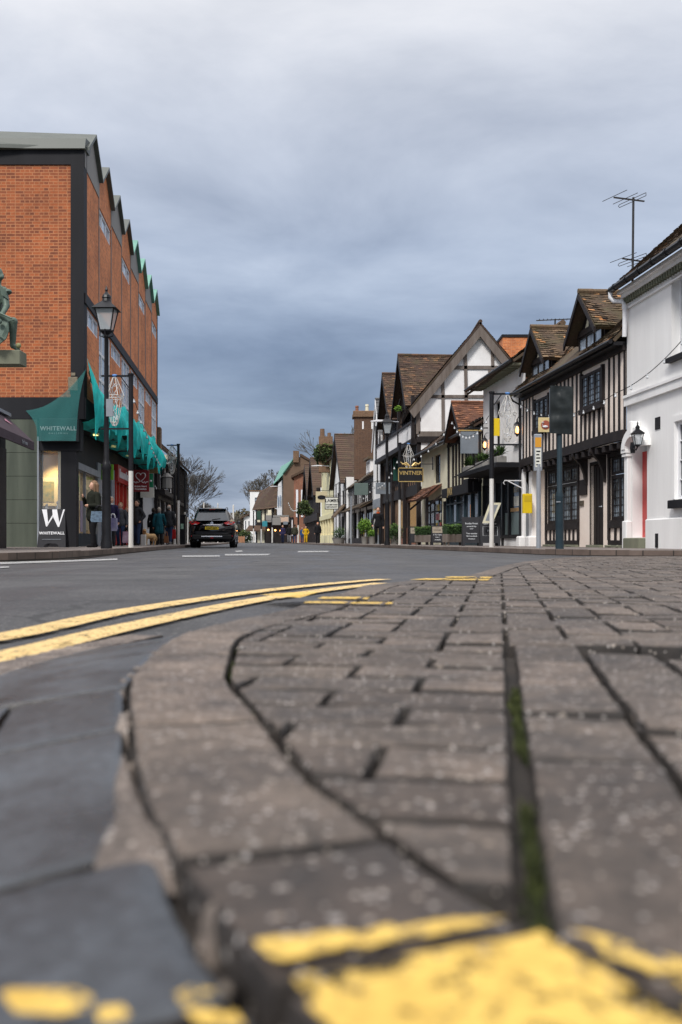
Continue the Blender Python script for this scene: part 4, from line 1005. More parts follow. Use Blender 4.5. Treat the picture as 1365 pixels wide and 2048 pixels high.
for k in range(36): m.box(k*L0/36, k*L0/36+.06, -.11, 0, 5.76, 5.88)
m.build('dentil_course', STONE, h0)
window(f0, h0, ops[0][0], ops[0][1], 4.05, 5.75, .18, 3, 4, fw=.07); window(f0, h0, ops[1][0], ops[1][1], 1.12, 2.72, .06, 3, 4, fw=.07)
m = MB(f0); m.box(ops[1][0]-.1, ops[1][1]+.1, -.025, .0, 2.72, 2.84).box(ops[1][1], ops[1][1]+.1, -.025, 0, 1.12, 2.72); m.build('window_surround', WHITE, h0)
m = MB(f0); m.bbox(ops[0][0], ops[0][1]+.05, -.12, .2, 3.96, 4.06, .015); m.build('window_sill', BLACK, h0)
m = MB(f0); m.bbox(ops[1][0], ops[1][1]+.08, -.14, .1, .93, 1.1, .015); m.build('window_sill', BLACK, h0)
m = MB(f0); m.box(ops[2][0], ops[2][1], .24, .29, .34, 2.3); m.box(ops[2][0]+.1, ops[2][1]-.1, .225, .24, .5, 1.1).box(ops[2][0]+.1, ops[2][1]-.1, .225, .24, 1.25, 2.1); dr_ = m.build('door', REDP, h0)
m = MB(f0); m.ball((ops[2][0]+.12, .2, 1.2), .03, 8); m.build('handle', GOLD, dr_, smooth=True)
m = MB(f0)
for a in (X(22.88), X(21.86)):
    if a < X(22): a -= .0; continue
    m.bbox(a, a+.25, -.15, .0, .1, .72, .02); m.bbox(a+.03, a+.22, -.11, 0, .72, 2.28, .015); m.box(a, a+.25, -.15, 0, 2.2, 2.26); m.box(a-.01, a+.26, -.17, 0, 2.28, 2.36)
m.build('pilaster', WHITE, h0)
m = MB(f0); cx_ = (ops[2][0]+ops[2][1])/2; pts = []
for k in range(13):
    a = math.pi*k/12; pts.append((cx_+.62*math.cos(a), 2.36+.45*math.sin(a)))
pi_ = [(cx_+.42*math.cos(math.pi*k/12), 2.36+.26*math.sin(math.pi*k/12)) for k in range(13)]
for k in range(12): m.prism([(pts[k][0], -.19, pts[k][1]), (pts[k+1][0], -.19, pts[k+1][1]), (pi_[k+1][0], -.19, pi_[k+1][1]), (pi_[k][0], -.19, pi_[k][1])], (0, .19, 0))
m.bbox(cx_-.07, cx_+.07, -.23, 0, 2.6, 2.95, .02); m.build('door_hood', WHITE, h0)
m = MB(f0); m.bbox(ops[2][0]-.08, ops[2][1]+.02, -.22, .3, .1, .33, .02); m.build('doorstep', STONE, h0)
m = MB(f0); m.box(X(21.35), X(21.6), -.015, .01, 2.66, 2.92); m.build('air_vent', BLACK, h0)
m = MB(f0); m.box(X(21.3), X(21.42), -.09, -.06, .12, .42); m.build('drain_grille', BLACK, h0)
m = MB(f0); roof(m, (-.3, -.34, 6.12), (L0+.42, -.34, 6.12), (L0+.42, 3.6, 9.7), (-.3, 3.6, 9.7), .11, .17); roof(m, (-.3, 7.5, 6.12), (L0+.42, 7.5, 6.12), (L0+.42, 3.6, 9.7), (-.3, 3.6, 9.7), .3, .3, False); m.build('roof', TILE, h0)
m = MB(f0); gut(m, 0, L0+.1, -.36, 6.10, .07)
for k in range(7): m.tube([(k*.7+.2, -.36, 6.1), (k*.7+.26, -.36, 6.1)], .085, 8)
m.build('gutter', BLACKM, h0, smooth=True)
m = MB(f0); a = L0+.0
m.tube([(a+.1, -.36, 6.08), (a+.1, -.36, 5.93), (a+.06, -.30, 5.84), (a-.08, -.14, 5.8), (a-.12, -.1, 5.7), (a-.12, -.1, 5.2), (a-.1, -.1, 4.98)], .052, 10)
m.tube([(a-.12, -.1, 5.62), (a-.12, -.1, 5.7)], .062, 10); m.build('downpipe', WFRAME, h0, smooth=True)
wl = thing('wall_lantern', 'black wall lantern with clear glass beside the red door of the white house', 'lantern', f0.w((X(21.75), -.34, 2.4)))
LNF = Frame()
def lantern_body(m, g, s=1., z0=0):
    """four sided tapering lantern; frame in m, glass in g"""
    a, b, h = .085*s, .15*s, .34*s
    c0 = [(-a, -a, z0), (a, -a, z0), (a, a, z0), (-a, a, z0)]; c1 = [(-b, -b, z0+h), (b, -b, z0+h), (b, b, z0+h), (-b, b, z0+h)]
    for k in range(4): m.bar(c0[k], c1[k], .016*s); m.bar(c0[k], c0[(k+1) % 4], .02*s); m.bar(c1[k], c1[(k+1) % 4], .022*s)
    q = b*1.32
    m.raw([(-q, -q, z0+h), (q, -q, z0+h), (q, q, z0+h), (-q, q, z0+h), (-b*.42, -b*.42, z0+h+.13*s), (b*.42, -b*.42, z0+h+.13*s), (b*.42, b*.42, z0+h+.13*s), (-b*.42, b*.42, z0+h+.13*s)], [(3, 2, 1, 0), (4, 5, 6, 7), (0, 1, 5, 4), (1, 2, 6, 5), (2, 3, 7, 6), (3, 0, 4, 7)])
    m.lathe((0, 0, z0+h+.13*s), [(b*.5, 0), (b*.42, .05*s), (b*.5, .06*s), (b*.42, .1*s), (b*.2, .14*s), (b*.12, .16*s), (b*.17, .19*s), (.004, .26*s)], 10)
    m.lathe((0, 0, z0-.06*s), [(a*.5, 0), (a*1.05, .04*s), (a*1.05, .06*s)], 10)
    for k in range(4):
        n = (k+1) % 4; g.face([tuple(V(p)*.97+V((0, 0, z0*.03))) for p in (c0[k], c0[n], c1[n], c1[k])])
LGL = clear('lantern_glass', (.75, .8, .82), .42, .1)
m, g = MB(), MB(); lantern_body(m, g, .70, -.05); m.tube([(0, 0, -.09), (-.0, .1, -.15), (0, .3, -.10), (0, .34, 0)], .016, 6); m.lathe((0, .36, -.1), [(.05, -.1), (.06, 0), (.05, .14)], 8); m.build('lantern_frame', BLACKM, wl); g.build('glass', LGL, wl)
# rooftop aerials
def yagi(name, label, loc, mast, elems, yaw, mat=ALU, r=.008, mr=.028):
    t = thing(name, label, 'aerial', loc)
    m = MB(); m.tube([(0, 0, -.5), (.02, 0, mast)], mr, 8); m.build('mast', mat, t, smooth=True)
    fx = Frame((0, 0, 0), (math.cos(yaw), math.sin(yaw), 0), (-math.sin(yaw), math.cos(yaw), 0))
    for z, boom, els in elems:
        m = MB(fx); m.bar((-boom[0], 0, z+boom[2]), (boom[1], 0, z-boom[2]), .03)
        for kind, px_, hl, tz in els:
            zz_ = z+tz
            if kind == 'rod': m.tube([(px_, -hl, zz_-.0), (px_, hl, zz_)], r, 5)
            else: m.tube([(px_, -hl, zz_), (px_, hl, zz_), (px_+.02, hl+.02, zz_+.03), (px_, hl, zz_+.07), (px_, -hl, zz_+.07), (px_+.02, -hl-.02, zz_+.03), (px_, -hl, zz_)], r, 5)
        m.build('aerial_array', mat, t)
    return t
A0 = W(1266, 530, 23.3); A0.x = PX(1266, 23.3)
yagi('tv_aerial', 'tall black double aerial on the roof of the white house', A0, 1.58, [(1.52, (.35, .55, .02), [('rod', .53, .42, .02), ('rod', .22, .42, .0), ('loop', 0, .45, -.04)]), (.12, (.3, .3, 0), [('rod', .28, .45, .02), ('loop', 0, .46, -.03), ('rod', -.28, .5, 0)])], math.radians(205))
yagi('tv_aerial', 'small dark comb shaped aerial behind the ridge of the farther dormer', W(1110, 645, 33), .12, [(.1, (.9, .6, .02), [('rod', -.8+.13*k, .14, 0) for k in range(11)])], math.radians(175), r=.01)

# ---- R1 timbered inn
D1 = 23.24; f1 = RF(D1); L1 = rx(31.75, D1); X1 = lambda d: rx(d, D1)
h1 = thing('timbered_inn', 'black and cream close studded timber building with two tiled dormers beside the white house', 'building', f1.o)
wins = [(X1(Dp(1208)), X1(Dp(1168)), 3.68, 4.56), (X1(Dp(1100)), X1(Dp(1073)), 3.60, 4.50)]
m = MB(f1); wall(m, 0, L1, 2.7, 4.9, wins, rev=.1); m.face([(L1, 0, 2.7), (L1, 3, 2.7), (L1, 3, 4.9), (L1, 0, 4.9)]); m.build('upper_wall', PINKISH, h1)
m = MB(f1); x = .06; rs = random.Random(5)
while x < L1-.05:
    hit = [w for w in wins if w[0]-.1 < x < w[1]+.1]
    w_ = rs.uniform(.085, .118); o1, o2 = rs.uniform(-.02, .02), rs.uniform(-.02, .02)
    if hit:
        wz = hit[0]
        m.bar((x+o1, -.012, 2.86), (x+o2, -.012, wz[2]-.12), w_, .05)
    else: m.bar((x+o1, -.005, 2.86), (x+o2, -.005, 4.85), w_, .03)
    x += .335
m.build('timber_stud', OAKB, h1)
m = MB(f1)
for k in range(8): a, b = L1*k/8, L1*(k+1)/8; m.bar((a, -.035, 2.735+.018*math.sin(k*1.3)), (b, -.035, 2.735+.018*math.sin(k*1.3+1.3)), .12, .24)
m.bar((0, -.03, 4.78), (L1, -.03, 4.78), .1, .16); m.build('bressumer', OAKB, h1)
m = MB(f1)
for k in range(18):
    x = .25+k*.49; m = MB(f1); m.bbox(x, x+.16, -.08, .35, 2.44, 2.6, .03); m.build('joist_end', OAKB, h1)
for i, w_ in enumerate(wins):
    window(f1, h1, *w_, -.07, 3, 1, OAKB, GLASSM, fw=.07, bw=.07, lead=.13, name='leaded_window')
    m = MB(f1); m.box(w_[0]-.08, w_[1]+.08, -.12, .05, w_[2]-.13, w_[2]).box(w_[0]-.1, w_[0], -.08, .05, w_[2], w_[3]+.06).box(w_[1], w_[1]+.1, -.08, .05, w_[2], w_[3]+.06); m.build('window_sill', OAKB, h1)
# ground floor
yg = .32; G = lambda px: X1(Dp(px, yg))
gw = [(G(1158), G(1096), .78, 2.36), (G(1257), G(1223), .78, 2.36), (G(1207), G(1183), .16, 2.26)]
m = MB(f1); wall(m, 0, L1, .1, 2.7, gw, y=yg, rev=.14); m.build('lower_wall', PINKISH, h1)
for w_ in gw[:2]:
    nx = 4 if w_ is gw[0] else 2
    window(f1, h1, w_[0], w_[1], .78, 1.9, yg+.02, nx, 1, OAKB, GLASSM, fw=.09, bw=.10, lead=.16, name='leaded_window')
    window(f1, h1, w_[0], w_[1], 1.92, 2.36, yg+.02, nx, 1, OAKB, GLASSM, fw=.07, bw=.08, lead=.14, name='leaded_window')
    m = MB(f1); m.box(w_[0]-.1, w_[1]+.1, yg-.05, yg+.02, .58, .78).box(w_[0]-.1, w_[1]+.1, yg-.04, yg+.01, .12, .28).box(w_[0]-.12, w_[1]+.12, yg-.05, yg+.02, 2.36, 2.6)
    m.box(w_[0]-.12, w_[0]-.0, yg-.045, yg+.015, .28, 2.36).box(w_[1], w_[1]+.12, yg-.045, yg+.015, .28, 2.36)
    n_ = 8 if nx == 4 else 3
    for k in range(1, n_): c = w_[0]+(w_[1]-w_[0])*k/n_; m.box(c-.05, c+.05, yg-.035, yg+.01, .28, .58)
    m.build('timber_frame', OAKB, h1)
    m = MB(f1); m.box(w_[0]-.1, w_[1]+.1, yg-.12, yg, .1, .16)
    for k in range(12): x = w_[0]+R.random()*(w_[1]-w_[0]); m.ball((x, yg-.1, .13), R.uniform(.03, .06), 6, (1.5, 1, .6))
    m.build('stone_footing', STONE, h1)
m = MB(f1); w_ = gw[2]; m.box(w_[0], w_[1], yg+.08, yg+.12, .16, 2.26).box(w_[0]-.05, w_[0], yg-.01, yg+.13, .16, 2.3).box(w_[1], w_[1]+.05, yg-.01, yg+.13, .16, 2.3).box(w_[0]-.05, w_[1]+.05, yg-.01, yg+.13, 2.26, 2.34)
for k in range(1, 4): c = w_[0]+(w_[1]-w_[0])*k/4; m.box(c-.012, c+.012, yg+.065, yg+.08, .2, 2.2)
dd_ = m.build('door', OAKB, h1); m = MB(f1); m.tube([(w_[0]+.12, yg+.0, 1.15), (w_[0]+.24, yg+.0, 1.15)], .014, 6); m.ball((w_[0]+.12, yg+.02, 1.15), .025, 6); m.build('handle', GREYM, dd_)
m = MB(f1); m.bbox(w_[0]-.05, w_[1]+.05, yg-.12, yg+.1, .1, .16, .01); m.build('doorstep', STONE, h1)
def bracket(m, x, w=.12):
    pts = [(x, yg, 1.75), (x, yg-.06, 1.78), (x, yg-.10, 2.05), (x, yg-.2, 2.3), (x, yg-.42, 2.52), (x, yg-.42, 2.62), (x, yg, 2.62)]
    m.prism([(p[0]-w/2, p[1], p[2]) for p in pts], (w, 0, 0))
for px_ in (1176, 1213, 1064): m = MB(f1); bracket(m, G(px_)); m.build('curved_bracket', OAKB, h1)
m = MB(f1); m.bbox(G(1177), G(1163), yg-.04, yg, 1.5, 1.92, .01); m.build('menu_frame', OAKB, h1)
m = MB(f1); m.bbox(G(1170), G(1162), yg-.03, yg, 1.22, 1.36, .008); m.build('plaque', pm('bronze_plaque', (.07, .05, .035), (.1, .08, .05), 8, .5, 0), h1)
m = MB(f1); m.bar((L1-.1, yg-.05, .1), (L1-.1, yg-.05, 2.6), .16); m.build('corner_post', OAKB, h1)
# roof
m = MB(f1); roof(m, (-.02, -.34, 4.95), (L1+.1, -.34, 4.95), (L1+.1, 1.5, 6.82), (-.02, 1.5, 6.82), .105, .17, sag=.035)
roof(m, (-.02, 3.3, 4.95), (L1+.1, 3.3, 4.95), (L1+.1, 1.5, 6.82), (-.02, 1.5, 6.82), .3, .3, False); ridge(m, (-.02, 1.5, 6.84), (L1+.1, 1.5, 6.84)); m.build('roof', TILE, h1)
m = MB(f1); gut(m, 0, L1+.25, -.38, 4.9, .055); m.box(0, L1, -.3, -.0, 4.82, 4.9); m.tube([(L1+.2, -.38, 4.9), (L1+.16, -.3, 4.75), (L1+.1, -.06, 4.6), (L1+.1, -.06, .2)], .04, 8); m.build('gutter', BLACKM, h1, smooth=True)
for xc in (X1(25.55), X1(29.75)):
    gable_front(f1, h1, xc, .95, 5.72, 6.62, -.33, 1.6, .22, TILE, OAKB, OAKB, barge=.13, nm='dormer_roof', ywall=.0)
    m = MB(f1); m.prism([(xc-.42, -.015, 5.78), (xc+.42, -.015, 5.78), (xc, -.015, 6.3)], (0, .02, 0)); m.build('gable_panel', CREAM, h1)
    m = MB(f1); m.bar((xc, -.03, 5.75), (xc, -.03, 6.5), .09, .05); m.box(xc-1.0, xc+1.0, -.06, .05, 5.6, 5.76); m.box(xc-.95, xc-.86, .0, 1.1, 4.95, 5.72).box(xc+.86, xc+.95, .0, 1.1, 4.95, 5.72); m.build('dormer_frame', OAKB, h1)
    window(f1, h1, xc-.85, xc+.85, 5.0, 5.6, -.04, 3, 1, OAKB, GLASSB, fw=.05, bw=.07, name='dormer_window')

# ---- R2 white shop with planters
D2 = 31.8; f2 = RF(D2); X2 = lambda d: rx(d, D2); L2 = X2(37.3); y2 = .1
h2 = thing('white_shop', 'white rendered shop with black canopy and planters next to the studded timber building', 'building', f2.o)
w2 = [(X2(32.2), X2(33.0), 3.5, 5.35), (X2(34.9), X2(35.7), 3.5, 5.2)]
m = MB(f2); wall(m, 0, L2, 2.6, 6.0, w2, y=y2, rev=.2); m.face([(L2, y2, .1), (L2, 5, .1), (L2, 5, 6), (L2, y2, 6)]); m.build('upper_wall', WHITE2, h2)
for w_ in w2:
    window(f2, h2, *w_, y2+.12, 2, 3, OAKB, GLASS); m = MB(f2); m.bbox(w_[0]-.05, w_[1]+.05, y2-.1, y2+.1, 3.4, 3.5, .015); m.build('window_sill', WHITE2, h2)
m = MB(f2); roof(m, (-.1, -.35, 6.02), (L2+.9, -.35, 5.9), (L2+.9, 1.3, 7.0), (-.1, 1.3, 7.2), .11, .17, sag=.06); roof(m, (-.1, 3.5, 6.02), (L2+.6, 3.5, 5.9), (L2+.9, 1.3, 7.0), (-.1, 1.3, 7.2), .3, .3, False); ridge(m, (-.1, 1.3, 7.22), (L2+.9, 1.3, 7.02)); m.build('roof', TILE, h2)
m = MB(f2); m.box(0, L2+.3, -.3, y2, 5.9, 5.94)
for k in range(14): m.box(k*.42, k*.42+.03, -.31, y2, 5.88, 5.9)
m.build('soffit', STONE, h2)
m = MB(f2); gut(m, -.05, L2+.8, -.4, 6.0, .06); m.build('gutter', BLACKM, h2, smooth=True)
m = MB(f2); m.bbox(.05, 5.6, -.85, y2, 2.62, 2.78, .03); m.tube([(5.9, -.95, 2.66), (2.9, -.92, 2.82), (.25, -.9, 2.96), (-.1, -.8, 3.1)], .022, 6); m.box(0, 5.5, y2-.02, y2+.05, 2.3, 2.62); m.build('canopy', BLACK, h2)
gx = [(0.42, 1.75), (1.95, 2.5), (3.6, 5.3)]
m = MB(f2); m.box(0, 6.1, y2+.0, y2+.1, .1, .42); m.build('stall_riser', WHITE2, h2)
m = MB(f2)
for a in (.3, 1.78, 2.6, 3.5, 5.3): m.box(a, a+.14, y2-.06, y2+.08, .1 if a > 2 and a < 4 else .42, 2.32)
m.box(.3, 5.4, y2-.05, y2+.06, .36, .46); m.build('shop_frame', BLACKM, h2)
m = MB(f2); m.face([(.3, y2+.04, .45), (5.4, y2+.04, .45), (5.4, y2+.04, 2.3), (.3, y2+.04, 2.3)]); m.build('shop_window', GLASS, h2)
m = MB(f2); m.face([(.45, y2+.025, .48), (1.76, y2+.025, .48), (1.76, y2+.025, 1.22), (.45, y2+.025, 1.22)]); m.face([(1.95, y2+.025, .48), (2.55, y2+.025, .48), (2.55, y2+.025, 1.22), (1.95, y2+.025, 1.22)]); m.build('frosted_panel', pm('frosted_glass', (.16, .21, .21), (.12, .16, .16), 2, .35, 0), h2)
m = MB(f2); m.box(.45, 1.76, y2+.0, y2+.02, 1.24, 1.36); m.build('timber_strip', TANW, h2)
m = MB(f2); m.box(.6, 1.35, y2+.0, y2+.02, 1.42, 1.74); m.build('paper_notice', PAPER, h2)
text('ELEYS', f2.p((1.0, y2+.0, 1.95)), -f2.ux, (0, 0, 1), .26, GOLD, h2, spacing=1.1)
m = MB(f2); m.bbox(-.12, .2, y2-.12, y2, .1, 2.55, .02).bbox(-.14, .24, y2-.24, y2, .1, .42, .04); m.bbox(.24, .31, y2-.05, y2, .1, 2.4, .01); m.build('pilaster', WHITE2, h2)
m = MB(f2); m.bbox(-.62, -.3, yg-.2, yg, .1, 2.55, .02).bbox(-.66, -.26, yg-.3, yg, .1, .42, .04); m.build('pilaster', WHITE2, h2)
m = MB(f2); m.bar((-.1, -.05, 2.18), (-.1, -.6, 2.18), .03); m.bar((-.1, -.05, 1.95), (-.1, -.5, 2.17), .03); m.tube([(-.1, -.6, 2.18), (-.1, -.64, 2.1), (-.1, -.6, 2.06)], .012, 6); m.build('wall_bracket', WFRAME, h2)
def hanging_box(px, py0, py1, d, w, h, dep, mat, label, cat, name): pass
yb_ = thing('yellow_box', 'bright yellow metal box fixed to the white pilaster beside the timbered building', 'box', W(1055, 1007, 30.9))
m = MB(); m.bbox(-.14, .14, -.12, .12, -.3, .3, .02); m.build('case', YEL, yb_); m = MB(); m.box(-.11, .11, -.125, -.12, .05, .24); m.box(.14, .143, -.08, -.04, -.05, .1); m.build('door_panel', pm('yellow_shadow_line', (.6, .42, .01), (.55, .38, .01), 3, .5, 0), yb_)
for i, (px_, w_, lab) in enumerate(((964, .9, 'leftmost planter of spiky green leaves on the black shop canopy'), (990, 1.1, 'middle planter of spiky green leaves on the black shop canopy'), (1022, 1.2, 'right planter of dark spiky green leaves on the black shop canopy'))):
    dd = (37.0, 34.9, 33.0)[i]; p = f2.w((X2(dd), -.5, 2.78)); t = thing('canopy_planter', lab, 'planter', p, group='planters on the black canopy')
    fr = Frame((0, 0, 0), UX, UY)
    m = MB(fr); m.bbox(-w_*.5, w_*.5, -.16, .16, 0, .24, .02); m.build('trough', GREYC, t)
    m = MB(fr); r_ = random.Random(i)
    for c in range(5):
        cx = (-.4+.2*c)*w_; hh = r_.uniform(.28, .42)
        for k in range(46):
            a = r_.uniform(0, 6.28); el = r_.uniform(.15, 1.35); L = hh*r_.uniform(.75, 1.1); b = V((cx, 0, .26)); tip = b+V((math.cos(a)*math.cos(el), math.sin(a)*math.cos(el), math.sin(el)))*L; s = V((-math.sin(a), math.cos(a), 0))*.022
            mid = b.lerp(tip, .5)+V((0, 0, .05)); m.face([tuple(b), tuple(mid-s), tuple(tip), tuple(mid+s)], r_.random())
    m.build('foliage', LEAF, t)
def carriage(px, py, d, label, lit=True):
    t = thing('wall_lantern', label, 'lantern', W(px, py, d)); m = MB()
    m.lathe((0, 0, -.16), [(.02, -.08), (.05, -.02), (.09, 0), (.09, .02)], 8); m.lathe((0, 0, .12), [(.13, 0), (.12, .02), (.05, .1), (.02, .14), (.03, .17), (.003, .22)], 8)
    for k in range(6): a = k*math.pi/3; m.bar((.08*math.cos(a), .08*math.sin(a), -.15), (.11*math.cos(a), .11*math.sin(a), .13), .014)
    m.tube([(.0, 0, .3), (.05, 0, .4), (.2, .02, .42), (.28, .04, .3), (.28, .04, -.1)], .013, 6); m.build('lantern_frame', BLACKM, t)
    m = MB(); m.lathe((0, 0, -.13), [(.04, 0), (.055, .1), (.04, .2)], 8); m.build('lamp_glow', WARM, t, smooth=True)
carriage(970, 888, 36.5, 'lit black wall lantern at the left end of the white shop wall'); carriage(1035, 858, 32, 'lit black wall lantern on the white shop wall beside the timbered building')
m = MB(); 
oc = thing('orange_sign', 'narrow orange sign plate on the white wall behind the decorated pole', 'sign', W(994, 854, 34)); m.box(-.1, .1, -.02, .02, -.3, .3); m.build('panel', YEL, oc)
mi = thing('menu_board', 'tilted cream framed menu board above the black chalkboards', 'menu board', W(985, 1025, 32.8))
m = MB(); m.prism([(-.32, 0, -.35), (.02, 0, -.35), (.3, 0, .32), (-.08, 0, .32)], (0, .05, 0)); m.build('frame', CREAM, mi); m = MB(); m.prism([(-.22, -.006, -.27), (-.02, -.006, -.27), (.19, -.006, .25), (-.03, -.006, .25)], (0, .006, 0)); m.build('page', GREYM, mi); m = MB(); m.bar((0, .06, -.35), (0, .06, -1.05), .03); m.build('leg', BLACKM, mi)

# ---- R3 cream and black shop with tiled gable dormer
D3 = 37.35; f3 = RF(D3); X3 = lambda d: rx(d, D3); L3 = X3(43.3)
h3 = thing('cream_shop', 'cream and black timbered shop with a scalloped tile gable beyond the white shop', 'building', f3.o)
m = MB(f3); wall(m, 0, L3, 2.5, 4.9, [(X3(39.2), X3(40.3), 2.8, 4.3), (X3(38.0), X3(38.5), 2.9, 4.3)], y=.05, rev=.12); m.build('upper_wall', CREAM, h3)
m = MB(f3)
for d_, w_ in ((37.5, .2), (38.0, .3), (38.6, .26), (39.1, .14), (40.4, .14), (41.0, .1), (41.6, .1), (42.2, .12), (43.1, .16)): m.bar((X3(d_), .03, 2.5), (X3(d_)+.03, .03, 4.9), w_, .1)
m.box(-.0, L3, -.02, .06, 4.3, 4.42).box(0, L3, -.0, .07, 2.42, 2.56); m.build('timber_stud', OAKB, h3)
window(f3, h3, X3(39.2), X3(40.3), 2.8, 4.3, .1, 2, 3, OAKB); window(f3, h3, X3(38.0), X3(38.5), 2.9, 4.3, .1, 1, 3, OAKB)
gable_front(f3, h3, X3(40.1), 1.35, 4.55, 5.82, -.5, 2.2, .15, TILER, OAKB, OAKB, barge=.1, ywall=-.1, g=.13, tw=.19)
m = MB(f3); roof(m, (-.1, -.3, 4.6), (L3+.1, -.3, 4.6), (L3+.1, 2.0, 6.0), (-.1, 2.0, 6.0), .13, .19, sag=.04); m.build('roof', TILE2, h3)
m = MB(f3); gut(m, 0, L3, -.34, 4.5); m.build('gutter', BLACKM, h3, smooth=True)
m = MB(f3); m.box(.0, L3, -.25, .05, 2.12, 2.5); m.box(.3, 1.2, -.4, .05, 2.1, 2.62); m.build('shop_fascia', BLACK, h3)
text('JINX', f3.p((X3(41.6), -.26, 2.31)), -f3.ux, (0, 0, 1), .42, GOLD, h3, spacing=1.2, bold=.012)
m = MB(f3)
for d_ in (37.4, 38.6, 39.8, 41.2, 42.4, 43.2): m.box(X3(d_), X3(d_)+.1, -.06, .06, .1, 2.12)
m.box(0, L3, -.05, .05, .1, .5).box(X3(39.8), L3, -.05, .03, 1.0, 1.06).box(X3(39.8), L3, -.05, .03, 1.8, 1.86); m.build('shop_frame', BLUEP, h3)
m = MB(f3); m.face([(0, .02, .5), (L3, .02, .5), (L3, .02, 2.12), (0, .02, 2.12)]); m.build('shop_window', GLASS, h3)
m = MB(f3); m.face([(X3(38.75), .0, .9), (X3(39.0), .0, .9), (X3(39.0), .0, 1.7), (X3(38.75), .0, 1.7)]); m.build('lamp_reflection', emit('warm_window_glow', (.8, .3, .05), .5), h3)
gs3 = thing('hanging_sign', 'plain grey square hanging sign with gold top rail under the scalloped gable', 'sign', W(939.5, 884, 36.6))
m = MB(); m.bbox(-.33, .33, -.03, .03, -.42, .40, .012); m.build('panel', GREYS, gs3); m = MB(); m.box(-.45, .45, -.05, .05, .40, .44); m.build('top_rail', GOLD, gs3)
m = MB(); m.bar((-.5, 0, .5), (.95, 0, .52), .04); m.bar((-.3, 0, .5), (-.3, 0, .4), .02); m.bar((.3, 0, .5), (.3, 0, .4), .02); m.build('bracket', BLACKM, gs3)

# ---- R4 cream restaurant
D4 = 43.35; f4 = RF(D4); X4 = lambda d: rx(d, D4); L4 = X4(49.4)
h4 = thing('cream_restaurant', 'low cream rendered restaurant with tiled porch below the big half timbered gable', 'building', f4.o)
m = MB(f4); wall(m, 0, L4, .1, 4.55, [(X4(44.8), X4(46.2), 2.9, 4.2), (X4(44.4), X4(48.6), .5, 2.2)], y=0, rev=.15); m.face([(0, 0, .1), (0, 4, .1), (0, 4, 4.5), (0, 0, 4.5)]); m.build('wall', CREAM, h4)
window(f4, h4, X4(44.8), X4(46.2), 2.9, 4.2, .08, 3, 3, OAKB); window(f4, h4, X4(44.4), X4(48.6), .5, 2.2, .05, 4, 3, OAKB, GLASS, fw=.08, bw=.08)
m = MB(f4); roof(m, (-.2, -.4, 4.5), (L4+.2, -.4, 4.4), (L4+.2, 2.6, 6.9), (-.2, 2.6, 7.1), .13, .19, sag=.05); m.build('roof', TILE2, h4)
m = MB(f4); gut(m, -.2, L4+.2, -.46, 4.42); m.build('gutter', BLACKM, h4, smooth=True)
m = MB(f4); roof(m, (X4(44.0), -.85, 2.2), (X4(48.9), -.85, 2.2), (X4(48.9), .0, 2.85), (X4(44.0)+.5, .0, 2.85), .13, .19); m.build('porch_roof', TILER, h4)
m = MB(f4)
for d_ in (44.05, 48.8): m = MB(f4); m.bar((X4(d_), -.75, .1), (X4(d_), -.75, 2.2), .12); m.bar((X4(d_), -.7, 1.8), (X4(d_), -.1, 2.3), .08); m.build('porch_post', OAKB, h4)
m = MB(f4); rs = random.Random(8)
cols = [REDP, GREYS, YEL, PAPER, REDP]
for k in range(9):
    m = MB(f4); c = X4(44.7)+.42*(k % 3); z_ = .8+.42*(k//3); m.box(c, c+.3, .0, .02, z_, z_+.3); m.build('window_poster', cols[k % 5], h4)
m = MB(f4); m.box(.1, .35, -.1, 0, .9, 2.0); m.build('menu_case', BLACK, h4)
vs_ = thing('hanging_sign', 'black sign with gold letters, gold frame and gilded scroll on an iron bracket', 'sign', W(822, 949, 43))
m = MB(); m.bbox(-.52, .52, -.03, .03, -.30, .28, .01); m.build('panel', BLACK, vs_)
m = MB(); 
for a in ((-.54, .54, -.32, -.285), (-.54, .54, .26, .295), (-.54, -.51, -.32, .295), (.51, .54, -.32, .295)): m.box(a[0], a[1], -.05, .04, a[2], a[3])
m.build('frame', GOLD, vs_)
text('VINTNER', (0, -.035, .06), (1, 0, 0), (0, 0, 1), .235, GOLD, vs_, spacing=1.02, bold=.003); text('WINE BAR', (0, -.035, -.17), (1, 0, 0), (0, 0, 1), .10, GOLD, vs_) if False else None
m = MB(); m.bar((-.3, 0, .45), (.95, 0, .45), .03); m.bar((.95, 0, .2), (.95, 0, .75), .05); m.bar((-.3, 0, .45), (-.3, 0, .29), .02); m.bar((.35, 0, .45), (.35, 0, .29), .02); m.build('bracket', BLACKM, vs_)
m = MB(); 
for s in (-1, 1): m.tube([(s*.06, 0, .36), (s*.2, 0, .5), (s*.34, 0, .44), (s*.44, 0, .54)], [.05, .045, .04, .01], 6); m.ball((s*.2, 0, .42), .06, 6, (1.6, .5, .7))
m.build('gilded_scroll', GOLD, vs_, smooth=True)

